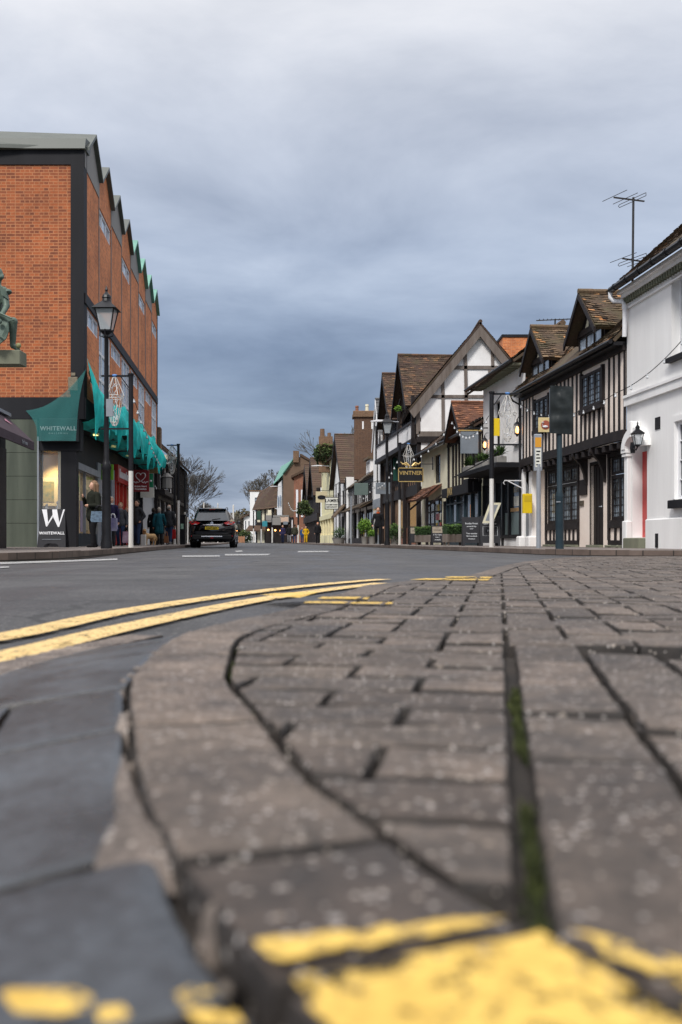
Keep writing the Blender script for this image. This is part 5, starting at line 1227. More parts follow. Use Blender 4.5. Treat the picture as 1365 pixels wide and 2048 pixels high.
# ---- R5 big half timbered gable facing the camera
D5 = 49.6; f5 = RF(D5); X5 = lambda d: rx(d, D5); L5 = X5(63)
g5 = Frame(f5.o, (1, 0, 0), (0, 1, 0))
h5 = thing('half_timbered_house', 'tall white half timbered house whose broad gable faces the camera, with balustrade along the street', 'building', f5.o)
s5 = D5/F; gx_ = lambda px: (px-CX)*s5-f5.o.x
zz5 = lambda py: PZ(py, D5)
xa, za = gx_(960), zz5(668); xl, zl = gx_(836), zz5(806); xr = gx_(1086); zr = zl
m = MB(g5); m.face([(xl, 0, 3.0), (xr, 0, 3.0), (xr, 0, zl), (xa, 0, za), (xl, 0, zl)]); m.face([(xl, .02, .1), (xl+6, .02, .1), (xl+6, .02, 3), (xl, .02, 3)]); m.build('gable_wall', WHITE2, h5)
m = MB(g5)
def gb5(p, q, w=.3): m.bar((gx_(p[0]), -.02, zz5(p[1])), (gx_(q[0]), -.02, zz5(q[1])), .08, w, up=(0, 1, 0)) if False else m.bar((gx_(p[0]), -.02, zz5(p[1])), (gx_(q[0]), -.02, zz5(q[1])), w if abs(p[0]-q[0]) < abs(p[1]-q[1]) else .08, .08 if abs(p[0]-q[0]) < abs(p[1]-q[1]) else w)
gb5((886, 735), (1040, 735), .17); gb5((846, 793), (1060, 793), .15); gb5((838, 868), (1060, 868), .26)
gb5((931, 697), (933, 800), .16); gb5((886, 745), (887, 860), .16); gb5((985, 700), (986, 735), .15); gb5((836, 800), (837, 868), .2); gb5((980, 740), (981, 860), .16)
m.build('timber_frame', OAKG, h5)
m = MB(g5); m.box(xl-.05, xl+7, -.12, .1, zz5(880)-.12, zz5(873)); m.build('jetty_beam', OAKB, h5)
m = MB(g5)
slp = (za-zl)/(xa-xl)
for s, (xe, ze_) in ((-1, (gx_(818), zz5(822))), (1, (gx_(1090), zz5(806)))):
    ze_ = za-(abs(xe-xa))*slp if s > 0 else ze_
    top = (xa, zz5(650)); n_ = V((top[1]-ze_, 0, -(top[0]-xe))).normalized()
    e = (xe, ze_)
    dx = .0
    m.prism([(xe, -.28, ze_), (top[0], -.28, top[1]-.03), (top[0], -.28, top[1]-.62), (xe-s*.25 if s < 0 else xe-.25, -.28, ze_-.38)], (0, .12, 0))
m.build('bargeboard', OAKG, h5)
xe = gx_(816); top = zz5(646); ze_ = zz5(820); xR = xa+(xa-xe); 
m = MB(g5); roof(m, (xe, -.3, ze_), (xe, 13.4, ze_), (xa, 13.4, top), (xa, -.3, top), .14, .2, sag=.03); roof(m, (xR, -.3, ze_), (xR, 13.4, ze_), (xa, 13.4, top), (xa, -.3, top), .14, .2, sag=.03)
ridge(m, (xa, -.3, top+.03), (xa, 13.4, top+.03)); m.build('roof', TILE2, h5)
# street face
w5 = [(.6, 5.6, 6.35, 7.3), (7.4, 12.2, 6.35, 7.3), (.8, 5.4, 3.4, 4.9), (7.2, 12, 3.4, 4.9)]
m = MB(f5); wall(m, 0, L5, 3.0, 7.6, w5, y=0, rev=.1); wall(m, 0, L5, .1, 3.0, [(.8, 3.4, 1.0, 2.5), (4.6, 7.2, 1.0, 2.5)], y=.02); m.build('street_wall', BROWNB, h5)
m = MB(f5)
for k in range(22): m.box(.1+k*.62, .22+k*.62, -.04, .0, 3.0, 7.6)
for z_ in (2.95, 4.95, 6.2, 7.4): m.box(0, L5, -.08, .02, z_, z_+.2)
m.build('timber_stud', OAKB, h5)
for i_, w_ in enumerate(w5): window(f5, h5, *w_, -.02, 8, 2, OAKB, GLASS)
m = MB(f5)
for k in range(34): m.box(.1+k*.39, .18+k*.39, -.42, -.36, 5.35, 6.15)
m.box(0, L5, -.4, -.38, 5.35, 6.15) if False else None
bal = m.build('balustrade', WFRAME, h5); m = MB(f5); m.box(0, L5, -.46, -.3, 6.15, 6.27).box(0, L5, -.5, 0, 5.1, 5.35)
for k in (0, 4.4, 8.8, 13.2): m.box(k, k+.16, -.48, -.32, 5.1, 7.5)
m.build('balcony_frame', OAKB, h5)
m = MB(f5); m.box(0, L5, -.1, .1, 2.6, 2.95); 
for k in (0, 4.2, 8.4, 12.9): m.box(k, k+.22, -.2, 0, .1, 5.2)
m.build('dark_post', OAKB, h5)
for a, b in ((.8, 3.4), (4.6, 7.2)): window(f5, h5, a, b, 1.0, 2.5, -.02, 8, 1, TANW, GLASS, fw=.14, bw=.12, name='tan_window')
m = MB(f5); m.box(.3, 7.8, -.015, .0, .1, .98); m.build('brick_panel', REDB, h5)
for k, xc in enumerate((X5(53.4), X5(59.3))): gable_front(f5, h5, xc, 2.15, 7.5, 10.2, -.55, 5.0, .25, TILE2, OAKB, OAKB, barge=.2, g=.15, tw=.22, ywall=-.1)
m = MB(f5); m.box(0, 4, -.45, -.4, 0, 0.01) if False else None
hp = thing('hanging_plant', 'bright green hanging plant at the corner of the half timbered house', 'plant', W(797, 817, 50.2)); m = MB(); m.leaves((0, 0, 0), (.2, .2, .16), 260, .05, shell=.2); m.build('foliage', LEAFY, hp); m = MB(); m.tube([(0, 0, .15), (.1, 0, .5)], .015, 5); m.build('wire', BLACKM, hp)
m = MB(f5); m.tube([(.1, -.12, 7.4), (.1, -.12, .3)], .05, 8); m.build('downpipe', BLACKM, h5)
# red brick block behind
rb_ = thing('red_brick_block', 'plain red brick block with flat roof behind the half timbered gable', 'building', W(1040, 1083, 56)+V((0, 0, -.15)))
m = MB(); m.box(-.95, 5, 0, 6, 0, 11.6); m.build('wall', ORANGE2, rb_); m = MB(); m.box(-1.0, 5.1, -.05, 6.1, 11.6, 11.75); m.build('roof_edge', BLACK, rb_)

# ---- R6 narrow white gable house
D6 = 63.2; f6 = RF(D6); L6 = 3.4
h6 = thing('white_gabled_house', 'narrow white gabled house with slate roof beside the half timbered house', 'house', f6.o)
m = MB(f6); wall(m, 0, L6, 3.0, 6.6, [(1.2, 2.2, 3.9, 5.6)], y=-.1); m.face([(0, -.1, 6.6), (L6, -.1, 6.6), (L6/2, -.1, 9.4)]); m.face([(0, -.1, 0.1), (0, 5, .1), (0, 5, 7), (0, -.1, 7)]); m.build('wall', WHITE, h6)
window(f6, h6, 1.2, 2.2, 3.9, 5.6, -.04, 2, 3, OAKB); gable_front(f6, h6, L6/2, L6/2, 6.6, 9.5, -.2, 5, .1, SLATE, WFRAME, WHITE, tri=False, per=False, g=.3)
m = MB(f6); m.box(0, L6, -.15, .1, .1, 3.0); m.build('shopfront', GREYM, h6); m = MB(f6); m.face([(.4, -.17, .7), (3, -.17, .7), (3, -.17, 2.4), (.4, -.17, 2.4)]); m.build('shop_window', WG, h6)
# ---- R7 dark roofed row
D7 = 66.8; f7 = RF(D7); L7 = rx(82.5, D7)
h7 = thing('timbered_row', 'long low black and white timbered row with mossy roof and dormers', 'building', f7.o)
m = MB(f7); wall(m, 0, L7, .1, 4.7, [(1, 3.2, 3.1, 4.2), (5, 7.2, 3.1, 4.2), (10, 12.2, 3.1, 4.2), (.8, 4.5, .5, 2.5), (5.5, 9.2, .5, 2.5), (10.2, 14, .5, 2.5)], y=0); m.build('wall', WHITE, h7)
m = MB(f7)
for k in range(17): m.box(k*.95, k*.95+.28, -.05, .02, 2.9 if k % 4 else .1, 4.6)
m.box(0, L7, -.08, .02, 2.7, 3.0).box(0, L7, -.08, .02, 4.3, 4.6).box(0, L7, -.04, .02, .1, .5); m.build('timber_frame', OAKB, h7)
for a in (1, 5, 10): window(f7, h7, a, a+2.2, 3.1, 4.2, .02, 3, 2, OAKB)
for a, b in ((.8, 4.5), (5.5, 9.2), (10.2, 14)): window(f7, h7, a, b, .5, 2.5, .02, 3, 2, OAKB)
m = MB(f7); roof(m, (-.2, -.3, 4.7), (L7, -.3, 4.5), (L7, 4.5, 8.2), (-.2, 4.5, 8.6), .25, .3, False, sag=.06); rr = m.build('roof', TILE, h7)
m = MB(f7); roof(m, (.3, -1.0, 2.55), (L7-1, -1.0, 2.55), (L7-1, .0, 3.1), (.3, .0, 3.1), .2, .3, False); m.build('porch_roof', TILE, h7)
for xc in (3.2, 8.6):
    m = MB(f7); m.box(xc-1.2, xc+1.2, .7, 3, 5.3, 6.4); m.build('dormer', GREYC if xc < 5 else WHITE2, h7); m = MB(f7); m.box(xc-1.35, xc+1.35, .5, 3.2, 6.4, 6.55); m.build('dormer_roof', TILE, h7)
    window(f7, h7, xc-1.0, xc+1.0, 5.45, 6.3, .66, 3, 1, OAKB if xc < 5 else WFRAME)
# ---- R8 steep gabled house with chimney
D8 = 82.8; f8 = RF(D8); L8 = rx(93.5, D8)
h8 = thing('steep_gabled_house', 'white house with very steep mossy tiled gable and tall brick chimney', 'house', f8.o)
m = MB(f8); wall(m, 0, L8, .1, 5.5, [(2, 3.4, 3.2, 4.6), (6, 7.6, 3.2, 4.6), (1.5, 4, .8, 2.4)], y=-.2); m.face([(0, -.2, .1), (0, 6, .1), (0, 6, 5.6), (0, -.2, 5.6)]); m.build('wall', WHITE, h8)
for a, b, c, d in ((2, 3.4, 3.2, 4.6), (6, 7.6, 3.2, 4.6), (1.5, 4, .8, 2.4)): window(f8, h8, a, b, c, d, -.14, 3, 2, OAKB)
m = MB(f8)
for k in (0, 1.1, 4.4, 5.4, 8.2, 10.4): m.box(k, k+.3, -.26, -.18, .1, 5.5)
m.box(0, L8, -.28, -.18, 2.7, 3.0); m.build('timber_frame', OAKB, h8)
gable_front(f8, h8, L8/2+.6, L8/2-.4, 5.4, 9.75, -.6, 9, .3, TILE2, OAKB, WHITE, barge=.3, per=False, g=.3, ywall=-.2)
m = MB(f8); m.prism([(.3, -1.1, 2.4), (.3, -.2, 3.4), (.3, -.2, 3.25), (.3, -1.1, 2.25)], (3.4, 0, 0)); m.build('porch_roof', TILE, h8)
ch = thing('chimney_stack', 'massive brown brick chimney stack with three pots above the dark roofs', 'chimney', W(735, 960, 80))
m = MB(); zc = lambda py: (960-py)*.04
m.box(-1.05, 1.05, -.8, .8, 0, zc(832)); m.build('brick_shaft', brick('brown_stack_brick', (.13, .065, .035), (.08, .04, .025), (.15, .1, .07)), ch)
m = MB(); m.bbox(-1.14, 1.14, -.9, .9, zc(832), zc(824), .04); m.box(-1.2, 1.2, -.95, .95, zc(836), zc(832)); m.build('cap', BROWNB, ch)
m = MB(); m.box(-.42, -.30, -.82, -.79, zc(860), zc(845)); m.box(.3, .42, -.82, -.79, zc(860), zc(845)); m.build('slot_sky_panel', WHITE, ch)  # white panels painted in as sky showing through the slots
for i_, (ox, hh, mt) in enumerate(((-.82, .5, REDB), (-.02, .62, CREAM), (.72, .6, REDB))):
    m = MB(); m.lathe((ox, 0, zc(824)), [(.15, 0), (.12, hh*.7), (.15, hh*.75), (.13, hh), (.05, hh)], 10); m.build('chimney_pot', mt, ch, smooth=True, label='cream chimney pot' if i_ == 1 else 'red chimney pot')
# ---- R9 cream terrace
D9 = 93.8; f9 = RF(D9); L9 = rx(110, D9)
h9 = thing('cream_terrace', 'plain yellow cream three storey terrace with small dark windows', 'building', f9.o)
ow = [(1.5+k*4.4, 2.7+k*4.4, z0, z0+1.6) for k in range(4) for z0 in (3.4, 6.0)]
m = MB(f9); wall(m, 0, L9, 2.9, 8.3, ow, rev=.2); m.face([(0, 0, .1), (0, 8, .1), (0, 8, 8.4), (0, 0, 8.4)]); m.build('wall', YCREAM, h9)
for o in ow: window(f9, h9, *o, .12, 2, 2, OAKG)
m = MB(f9); m.box(0, L9, -.25, .0, 2.5, 2.95)
for k in range(6): m.box(k*3.1, k*3.1+.3, -.2, 0, .1, 2.5)
m.box(0, L9, -.15, 0, .1, .9); m.build('shopfront', YCREAM, h9); m = MB(f9); m.face([(0, -.02, .9), (L9, -.02, .9), (L9, -.02, 2.5), (0, -.02, 2.5)]); m.build('shop_window', WG, h9)
m = MB(f9); roof(m, (-.2, -.35, 8.3), (L9, -.35, 8.3), (L9, 4, 10.6), (-.2, 4, 10.6), .3, .3, False); m.build('roof', TILE2, h9)
iv = thing('ivy_chimney', 'chimney smothered in dark green ivy above the cream terrace', 'chimney', W(652, 925, 101)); m = MB(); m.box(-.7, .7, -.5, .5, -1, 2.6); m.lathe((-.35, 0, 2.6), [(.25, 0), (.22, .8)], 8); m.lathe((.35, 0, 2.6), [(.2, 0), (.18, .4)], 8); m.build('brick_shaft', BROWNB, iv)
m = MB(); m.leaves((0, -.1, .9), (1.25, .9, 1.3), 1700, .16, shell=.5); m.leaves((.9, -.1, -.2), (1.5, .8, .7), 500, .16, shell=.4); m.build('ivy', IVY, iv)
# ---- R10 steep twin gabled timbered
D10 = 110.3; f10 = RF(D10); L10 = rx(134, D10)
h10 = thing('twin_gabled_house', 'black timbered house with twin steep brown tiled gables', 'house', f10.o)
m = MB(f10); m.box(0, L10, -.1, .1, .1, 6.2); m.build('wall', WHITE, h10)
m = MB(f10)
for k in range(22): m.box(k*1.1, k*1.1+.5, -.3, -.1, .1, 6.2)
m.box(0, L10, -.5, -.1, 2.6, 3.4).box(0, L10, -.5, -.1, 5.5, 6.2); m.build('timber_frame', OAKB, h10)
for xc in (5.2, 15.4): gable_front(f10, h10, xc, 4.6, 5.8, 9.9, -.9, 9, .5, TILE2, OAKB, OAKB, barge=.4, per=False, g=.4, ywall=-.4)
# ---- brown brick gable facing us with copper slope
D11 = 150; c = W(604, 1083, D11); h11 = thing('brown_brick_house', 'brown brick house with end chimney and one green copper roof slope', 'house', V((c.x, D11, 0)))
q = D11/F; bx_ = lambda px: (px-604)*q; bz = lambda py: PZ(py, D11)
m = MB(); m.face([(bx_(567), 0, .1), (bx_(640), 0, .1), (bx_(640), 0, bz(930)), (bx_(604), 0, bz(909)), (bx_(567), 0, bz(950))]); m.face([(bx_(567), 0, .1), (bx_(567)-1.5, 20, .1), (bx_(567)-1.5, 20, bz(955)), (bx_(567), 0, bz(950))]); m.build('brick_wall', pm('brown_gable_brick', (.17, .11, .075), (.13, .085, .055), 1, .9, .1), h11)
m = MB(); m.face([(bx_(543), 3, bz(968)), (bx_(571), -.4, bz(945)), (bx_(587), -.4, bz(919)), (bx_(587)-3, 20, bz(919)+.5)]); m.prism([(bx_(543), 8, bz(970)), (bx_(568), -.4, bz(946)), (bx_(587), -.4, bz(919)), (bx_(583), 12, bz(921))], (0, 0, .2)); m.build('copper_roof', COPPER, h11)
m = MB(); m.box(bx_(587), bx_(598), -.5, 1.2, bz(925), bz(902)); m.build('chimney', BROWNB, h11)
m = MB(); m.prism([(bx_(640), -.2, bz(930)), (bx_(604), -.2, bz(908)), (bx_(600), -.2, bz(908)), (bx_(600), -.2, bz(911)), (bx_(640), -.2, bz(934))], (0, 12, 0)); m.build('roof', TILE2, h11)
wh = thing('white_terrace', 'tall narrow white fronted building under the green copper slope', 'building', W(556, 1083, 165)); m = MB(); wz = lambda py: (1083-py)*165/F
m.face([(-.9, 6, 0), (.9, -3, 0), (.9, -3, wz(962)), (-.9, 6, wz(968))]); m.box(.9, 2.6, -3, 3, 0, wz(962)); m.build('wall', WHITE2, wh)
m = MB()
for px_ in (-.55, .0, .5):
    for z_ in (2.6, 5.8): m.face([(px_-.12, 6-(px_+.9)*5-.1, z_), (px_+.12, 6-(px_+1.14)*5-.1, z_), (px_+.12, 6-(px_+1.14)*5-.1, z_+1.8), (px_-.12, 6-(px_+.9)*5-.1, z_+1.8)])
m.build('window', GLASSB, wh)
w3 = thing('white_building', 'white cubic building with flat roof at the far bend of the street', 'building', W(500, 1083, 200)+V((0, 0, -.2)))
m = MB(); wall(m, 0, 7.2, 0, 10.2, [(1, 2.6, 6.2, 9), (1, 2.6, 1.6, 4.6), (4.6, 5.6, 1.6, 4.0)], rev=.3); m.box(-.0, .02, 0, 8, 0, 10.2); m.build('wall', WHITE, w3)
for a, b, c_, d in ((1, 2.6, 6.2, 9), (1, 2.6, 1.6, 4.6), (4.6, 5.6, 1.6, 4.0)): window(ID, w3, a, b, c_, d, .2, 3, 3, GREYM, GLASSB, fw=.12, bw=.06)
m = MB(); m.box(-.1, 7.4, -.1, 8, 10.2, 10.45); m.build('parapet', BROWNB, w3)
w4 = thing('white_cottage', 'low white cottage with dark vertical windows at the far bend', 'house', W(488, 1083, 215)+V((0, 0, -.2))); m = MB(); m.box(0, 2, 0, 5, 0, 5.6); m.build('wall', WHITE, w4)
m = MB(); m.prism([(-.8, -.5, 5.3), (2.2, -.5, 6.8), (2.2, -.5, 6.4), (-.8, -.5, 5)], (0, 6, 0)); m.build('roof', TILE2, w4); m = MB(); m.box(.3, .5, -.04, 0, 1, 4.6).box(1, 1.2, -.04, 0, 1, 4.6); m.build('window', GLASS, w4)
t5 = thing('timbered_house', 'brown tiled timbered house with hanging signs in front of the far white building', 'house', W(528, 1083, 150)+V((0, 0, -.2)))
m = MB(); m.box(-1.2, 1.6, 0, 6, 0, 5.2); m.build('wall', CREAM, t5); m = MB()
for k in range(5): m.box(-1.2+k*.65, -1.0+k*.65, -.08, 0, 0, 5.2)
m.box(-1.2, 1.6, -.1, 0, 2.6, 3.1); m.build('timber_frame', OAKB, t5)
m = MB(); roof(m, (-1.7, -.6, 4.9), (2.0, -.6, 5.3), (1.9, 4, 9.6), (-1.0, 4, 7.8), .3, .3, False); m.build('roof', TILE2, t5)
m = MB(); m.prism([(-2.6, -1.2, 1.9), (-2.2, -.4, 2.6), (-2.2, -.4, 2.4), (-2.6, -1.2, 1.7)], (4.2, 0, 0)); m.build('porch_roof', TILE2, t5)
b6 = thing('brick_shop', 'narrow red brick shop with white window frames and dark shopfront in the far row', 'building', W(586, 1083, 140)+V((0, 0, -.2)))
m = MB(); m.box(-3.2, 1.9, 0, 6, 0, 3.7); m.box(.2, 2.2, -1, 5, 0, 9.6); m.build('wall', REDB, b6); m = MB(); m.box(-3.3, .1, -.3, 0, 2.6, 3.6); m.build('dark_front', BLACK, b6); m = MB()
for k in (0.5, 1.2): m.box(k, k+.3, -1.1, -1, 3.6, 7.4)
m.box(-2.2, 0, -.4, -.3, 1.0, 3.2); m.build('window_frames', WFRAME, b6)
m = MB(); m.prism([(-.2, -1.4, 9.3), (2.3, -1.4, 10.6), (2.3, -1.4, 10.2), (-.2, -1.4, 9.0)], (0, 6, 0)); m.build('roof', TILE2, b6)
b7 = thing('dark_shop', 'low dark glazed shop with lit orange lamps in the far row', 'building', W(556, 1083, 130)+V((0, 0, -.2)))
m = MB(); m.box(-1.6, 1.6, 0, 4, 0, 3.4); m.build('wall', OAKB, b7); m = MB(); m.box(-1.5, 1.5, -.9, 0, 2.7, 3.6); m.build('awning', GREYC, b7)
for k, (ox, oz) in enumerate(((-1.2, 1.7), (-.3, 1.65), (.4, 1.6))): m = MB(); m.ball((ox, -.5, oz), .12, 6); m.build('lamp', WARM, b7)
# ================================================================ STREET FURNITURE
def lamp_post(name, label, loc, H=5.47, s=1.3):
    t = thing(name, label, 'street lamp', loc); zl = H-.94*s/1.3
    m = MB(); m.lathe((0, 0, 0), [(.12, 0), (.12, .12), (.095, .2), (.09, 1.62), (.105, 1.68), (.08, 1.78), (.055, 1.85), (.05, 2.9), (.062, 2.95), (.05, 3.0), (.042, zl-.15), (.06, zl-.12), (.045, zl-.06)], 10)
    for a in (0, math.pi/2, math.pi, 1.5*math.pi): m.tube([(.03*math.cos(a), .03*math.sin(a), zl-.14), (.14*math.cos(a), .14*math.sin(a), zl-.1), (.13*math.cos(a), .13*math.sin(a), zl+.02)], .012, 6)
    m.build('post', BLACKM, t, smooth=True)
    m, g = MB(), MB(); lantern_body(m, g, s, zl); lf = m.build('lantern_frame', BLACKM, t); g.build('glass', LGL, lf); return t
lp1 = lamp_post('street_lamp', 'tall black heritage street lamp on the left pavement beside the brick building', (PX(213, 20.8), 20.8, PAV))
lp2 = lamp_post('street_lamp', 'black heritage street lamp on the right pavement beside the walking man', (PX(775, 40), 40, PAV), 5.4)
m = MB(); m.box(-.04, .1, -.02, .02, -.16, .2); o = m.build('lamp_notice', GREYM, lp1); o.location = (.06, -.1, 2.9)
def deco_pole(label, px, d, H=4.35, side=-1, arm=.7, wh=.44, lower=True, r=.06, sculpt=True, slabel=''):
    t = thing('decorated_pole', label, 'pole', (PX(px, d), d, PAV), group='black and white poles along the kerbs')
    m = MB(); m.lathe((0, 0, 0), [(r*1.15, 0), (r, .1), (r, H*wh)], 10); m.build('white_lower_post', WPOST, t, smooth=True)
    m = MB(); m.lathe((0, 0, H*wh), [(r*1.02, 0), (r*.98, H*(1-wh)-.05), (r*1.3, H*(1-wh)-.04), (r*1.3, H*(1-wh))], 10); m.build('black_upper_post', BLACKM, t, smooth=True)
    if arm:
        m = MB(); m.bar((0, 0, H-.06), (side*arm, 0, H-.06), .045); m.bar((side*.06, 0, H-.35), (side*.25, 0, H-.08), .025); m.build('upper_bracket', BLACKM, t)
        if lower: m = MB(); m.bar((0, 0, H-1.38), (side*arm, 0, H-1.38), .04); m.build('lower_bracket', BLACKM, t)
    if sculpt:
        q = thing('light_sculpture', slabel, 'decoration', (PX(px, d)+side*arm*.55, d, PAV+H-.1), group='unlit wire lantern decorations')
        m = MB(); n = 6
        rings = [(.045, 0), (.24, -.46), (.21, -.52), (.09, -1.12), (.04, -1.2)]
        for i in range(len(rings)):
            for k in range(n):
                a, b = 2*math.pi*k/n, 2*math.pi*(k+1)/n; r0, z0 = rings[i]
                m.bar((r0*math.cos(a), r0*math.sin(a), z0), (r0*math.cos(b), r0*math.sin(b), z0), .014)
                if i < len(rings)-1: r1, z1 = rings[i+1]; m.bar((r0*math.cos(a), r0*math.sin(a), z0), (r1*math.cos(a), r1*math.sin(a), z1), .014)
        m.build('wire_frame', WPOST, q)
        m = MB(); rr = random.Random(px)
        for k in range(3): m.tube([(rr.uniform(-.08, .08)+.07*math.sin(j*1.4+k*2), .07*math.cos(j*1.7+k), -.15-.115*j) for j in range(9)], .009, 5)
        m.build('light_cord', BULB, q); m = MB(); m.ball((0, 0, .05), .055, 6, (1.5, 1, .7)); m.build('blue_hook', pm('blue_tape', (.05, .2, .5), (.04, .15, .4), 5, .5, 0), q)
    return t
deco_pole('black and white pole with two brackets just behind the near left street lamp', 262, 25, side=-1, arm=.74, slabel='wire lantern decoration between the left street lamp and the nearest left pole')
deco_pole('black and white pole with one bracket beside the couple walking away on the left', 357, 43, side=-1, arm=.5, slabel='wire lantern decoration on the left pole beside the walking couple', lower=False)
deco_pole('black and white pole standing left of the pole beside the rear of the parked car', 349.5, 52, 3.6, side=-1, arm=.75, sculpt=False, lower=False)
deco_pole('black and white pole just left of the rear of the parked black car', 370, 60, 4.35, arm=0, sculpt=False)
deco_pole('slim black and white pole touching the left side of the parked black car', 376, 72, 4.3, arm=0, sculpt=False, r=.05)
deco_pole('black and white pole with brackets in front of the white shop on the right', 984, 26, 4.05, side=1, arm=.75, slabel='wire lantern decoration on the pole in front of the white shop')
deco_pole('black and white pole beside the gold lettered black sign', 800, 44, 4.5, side=1, arm=.7, slabel='wire lantern decoration in front of the gold lettered black sign', lower=False)
deco_pole('black and white pole in front of the far group of pedestrians', 597, 104, 4.2, arm=0, sculpt=False, r=.09)
deco_pole('black and white pole beside the far dark shop', 545, 125, 4.3, arm=0, sculpt=False, r=.09)
deco_pole('black and white pole in front of the far brown tiled house', 523, 135, 4.2, arm=0, sculpt=False, r=.09)
deco_pole('farthest black and white pole in front of the white cubic building', 507.5, 145, 4.6, side=1, arm=.6, sculpt=False, r=.09, lower=False)
wp = thing('tall_white_pole', 'tall thin white pole standing just right of the parked car', 'pole', (PX(467, 95), 95, 0)); m = MB(); m.lathe((0, 0, 0), [(.09, 0), (.08, 3.7), (.02, 3.75)], 8); m.build('post', WPOST, wp)
for px_, d_, h_, lab in ((408, 120, 4.9, 'far white pole seen above the roof of the parked car'), (436, 130, 5.2, 'short far white pole seen above the middle of the parked car')):
    q = thing('tall_white_pole', lab, 'pole', (PX(px_, d_), d_, 0)); m = MB(); m.lathe((0, 0, 0), [(.09, 0), (.08, h_), (.02, h_+.05)], 8); m.build('post', WPOST, q)
# wrapped sign
ws = thing('covered_road_sign', 'dark blue grey sign pole carrying a rectangular sign wrapped in black plastic', 'sign', (PX(1120, 20), 20, PAV))
m = MB(); m.lathe((0, 0, 0), [(.085, 0), (.08, 1.04), (.085, 1.06), (.055, 1.16), (.05, 3.15)], 10); m.build('post', BLUEP, ws, smooth=True)
m = MB(); vs = []; n_ = 14
for i in range(n_+1):
    for j in range(n_+1):
        u, v = i/n_, j/n_; vs.append((-.205+.45*u, -.08-.04*noise.noise(V((u*3+v*2, v*6, 1)))-.012*noise.noise(V((u*12, v*4, 3)))-.02*math.sin(u*3.1)*math.sin(v*3.1), 2.31+.93*v+(.02*(1-u) if j == n_ else 0)-(.03*u if j == 0 else 0)))
m.raw(vs, [(i*(n_+1)+j, (i+1)*(n_+1)+j, (i+1)*(n_+1)+j+1, i*(n_+1)+j+1) for i in range(n_) for j in range(n_)]); m.bbox(-.2, .24, -.06, .06, 2.33, 3.22, .02); m.build('wrapped_panel', BAGB, ws, smooth=True)
m = MB(); m.box(-.086, .0, -.09, -.084, .93, .95); m.build('reflective_band', GREYM, ws)
bs = thing('bus_stop_sign', 'grey bus stop pole with narrow timetable panel and orange top', 'bus stop', (PX(1078, 22.6), 22.6, PAV))
m = MB(); m.lathe((0, 0, 0), [(.055, 0), (.05, 1.9)], 8); m.bbox(-.11, .08, -.03, .03, 1.75, 2.58, .02); m.build('post', GREYM, bs)
m = MB(); m.box(-.085, .055, -.035, -.03, 2.28, 2.5); m.build('orange_panel', pm('orange_panel', (.65, .3, .02), (.55, .25, .02), 3, .5, 0), bs)
m = MB(); m.box(-.08, .05, -.035, -.03, 1.83, 2.25); m.build('timetable', PAPER, bs)
m = MB()
for k in range(5): m.box(-.06, .03-.02*(k % 2), -.038, -.035, 1.87+k*.075, 1.9+k*.075)
m.build('lettering', BLACKM, bs)
sw = thing('hanging_sign', 'cream inn sign with a white swan on a red disc partly behind the wrapped sign', 'sign', W(1090, 850, 27))
m = MB(); m.bbox(-.17, .17, -.025, .025, -.19, .20, .01); m.build('panel', pm('cream_gold_panel', (.66, .55, .3), (.6, .45, .2), 5, .6, 0), sw)
m = MB(); m.lathe((0, 0, 0), [(.125, 0), (.125, .006)], 16); dsk = m.build('red_disc', pm('dull_red', (.35, .09, .05), (.3, .07, .04), 4, .6, 0), sw); dsk.rotation_euler = (math.pi/2, 0, 0); dsk.location = (.02, -.026, .0)
m = MB(); m.tube([(.06, -.04, -.05), (-.03, -.04, -.06), (-.07, -.04, -.03), (-.06, -.04, .02), (-.03, -.04, .06), (-.05, -.04, .08), (-.08, -.04, .06)], [.012, .016, .014, .012, .012, .016, .006], 8); m.ball((.01, -.045, -.045), .055, 8, (1.4, .3, .6)); m.build('swan', LETW, sw, smooth=True)
m = MB(); m.bar((-.2, 0, .24), (.6, 0, .24), .025); m.bar((-.1, 0, .24), (-.1, 0, .2), .012); m.bar((.1, 0, .24), (.1, 0, .2), .012); m.build('bracket', BLACKM, sw)
# A-boards on the right
def aboard(label, px, d, w, h, lines, top=None, mat=BOARD, lean=.12, frame=None):
    t = thing('chalkboard', label, 'sign board', (PX(px, d), d, PAV), group=None)
    m = MB(); y = lambda z: -.2+z*(.18/h)
    m.prism([(-w/2, y(.0), 0), (-w/2+.08, y(0), 0), (-w/2+.08, y(.1), .1), (w/2-.08, y(.1), .1), (w/2-.08, y(0), 0), (w/2, y(0), 0), (w/2, y(h), h), (-w/2, y(h), h)], (0, .025, 0))
    m.prism([(-w/2, -y(.0), 0), (-w/2+.08, -y(0), 0), (-w/2+.08, -y(.1), .1), (w/2-.08, -y(.1), .1), (w/2-.08, -y(0), 0), (w/2, -y(0), 0), (w/2, -y(h), h), (-w/2, -y(h), h)], (0, -.02, 0))
    m.build('board', frame or mat, t)
    if frame: m = MB(); m.prism([(-w/2+.05, y(.14)-.004, .14), (w/2-.05, y(.14)-.004, .14), (w/2-.05, y(h-.05)-.004, h-.05), (-w/2+.05, y(h-.05)-.004, h-.05)], (0, .004, 0)); m.build('writing_panel', mat, t)
    if top: m = MB(); m.prism([(-w/2+.05, y(h*.62)-.008, h*.62), (w/2-.05, y(h*.62)-.008, h*.62), (w/2-.05, y(h-.05)-.008, h-.05), (-w/2+.05, y(h-.05)-.008, h-.05)], (0, .004, 0)); m.build('header_panel', top, t)
    for body, z, sz, mt in lines: text(body, (0, y(z)-.014, z), (1, 0, 0), (0, .18/h, 1), sz, mt, t, bold=.002)
    return t
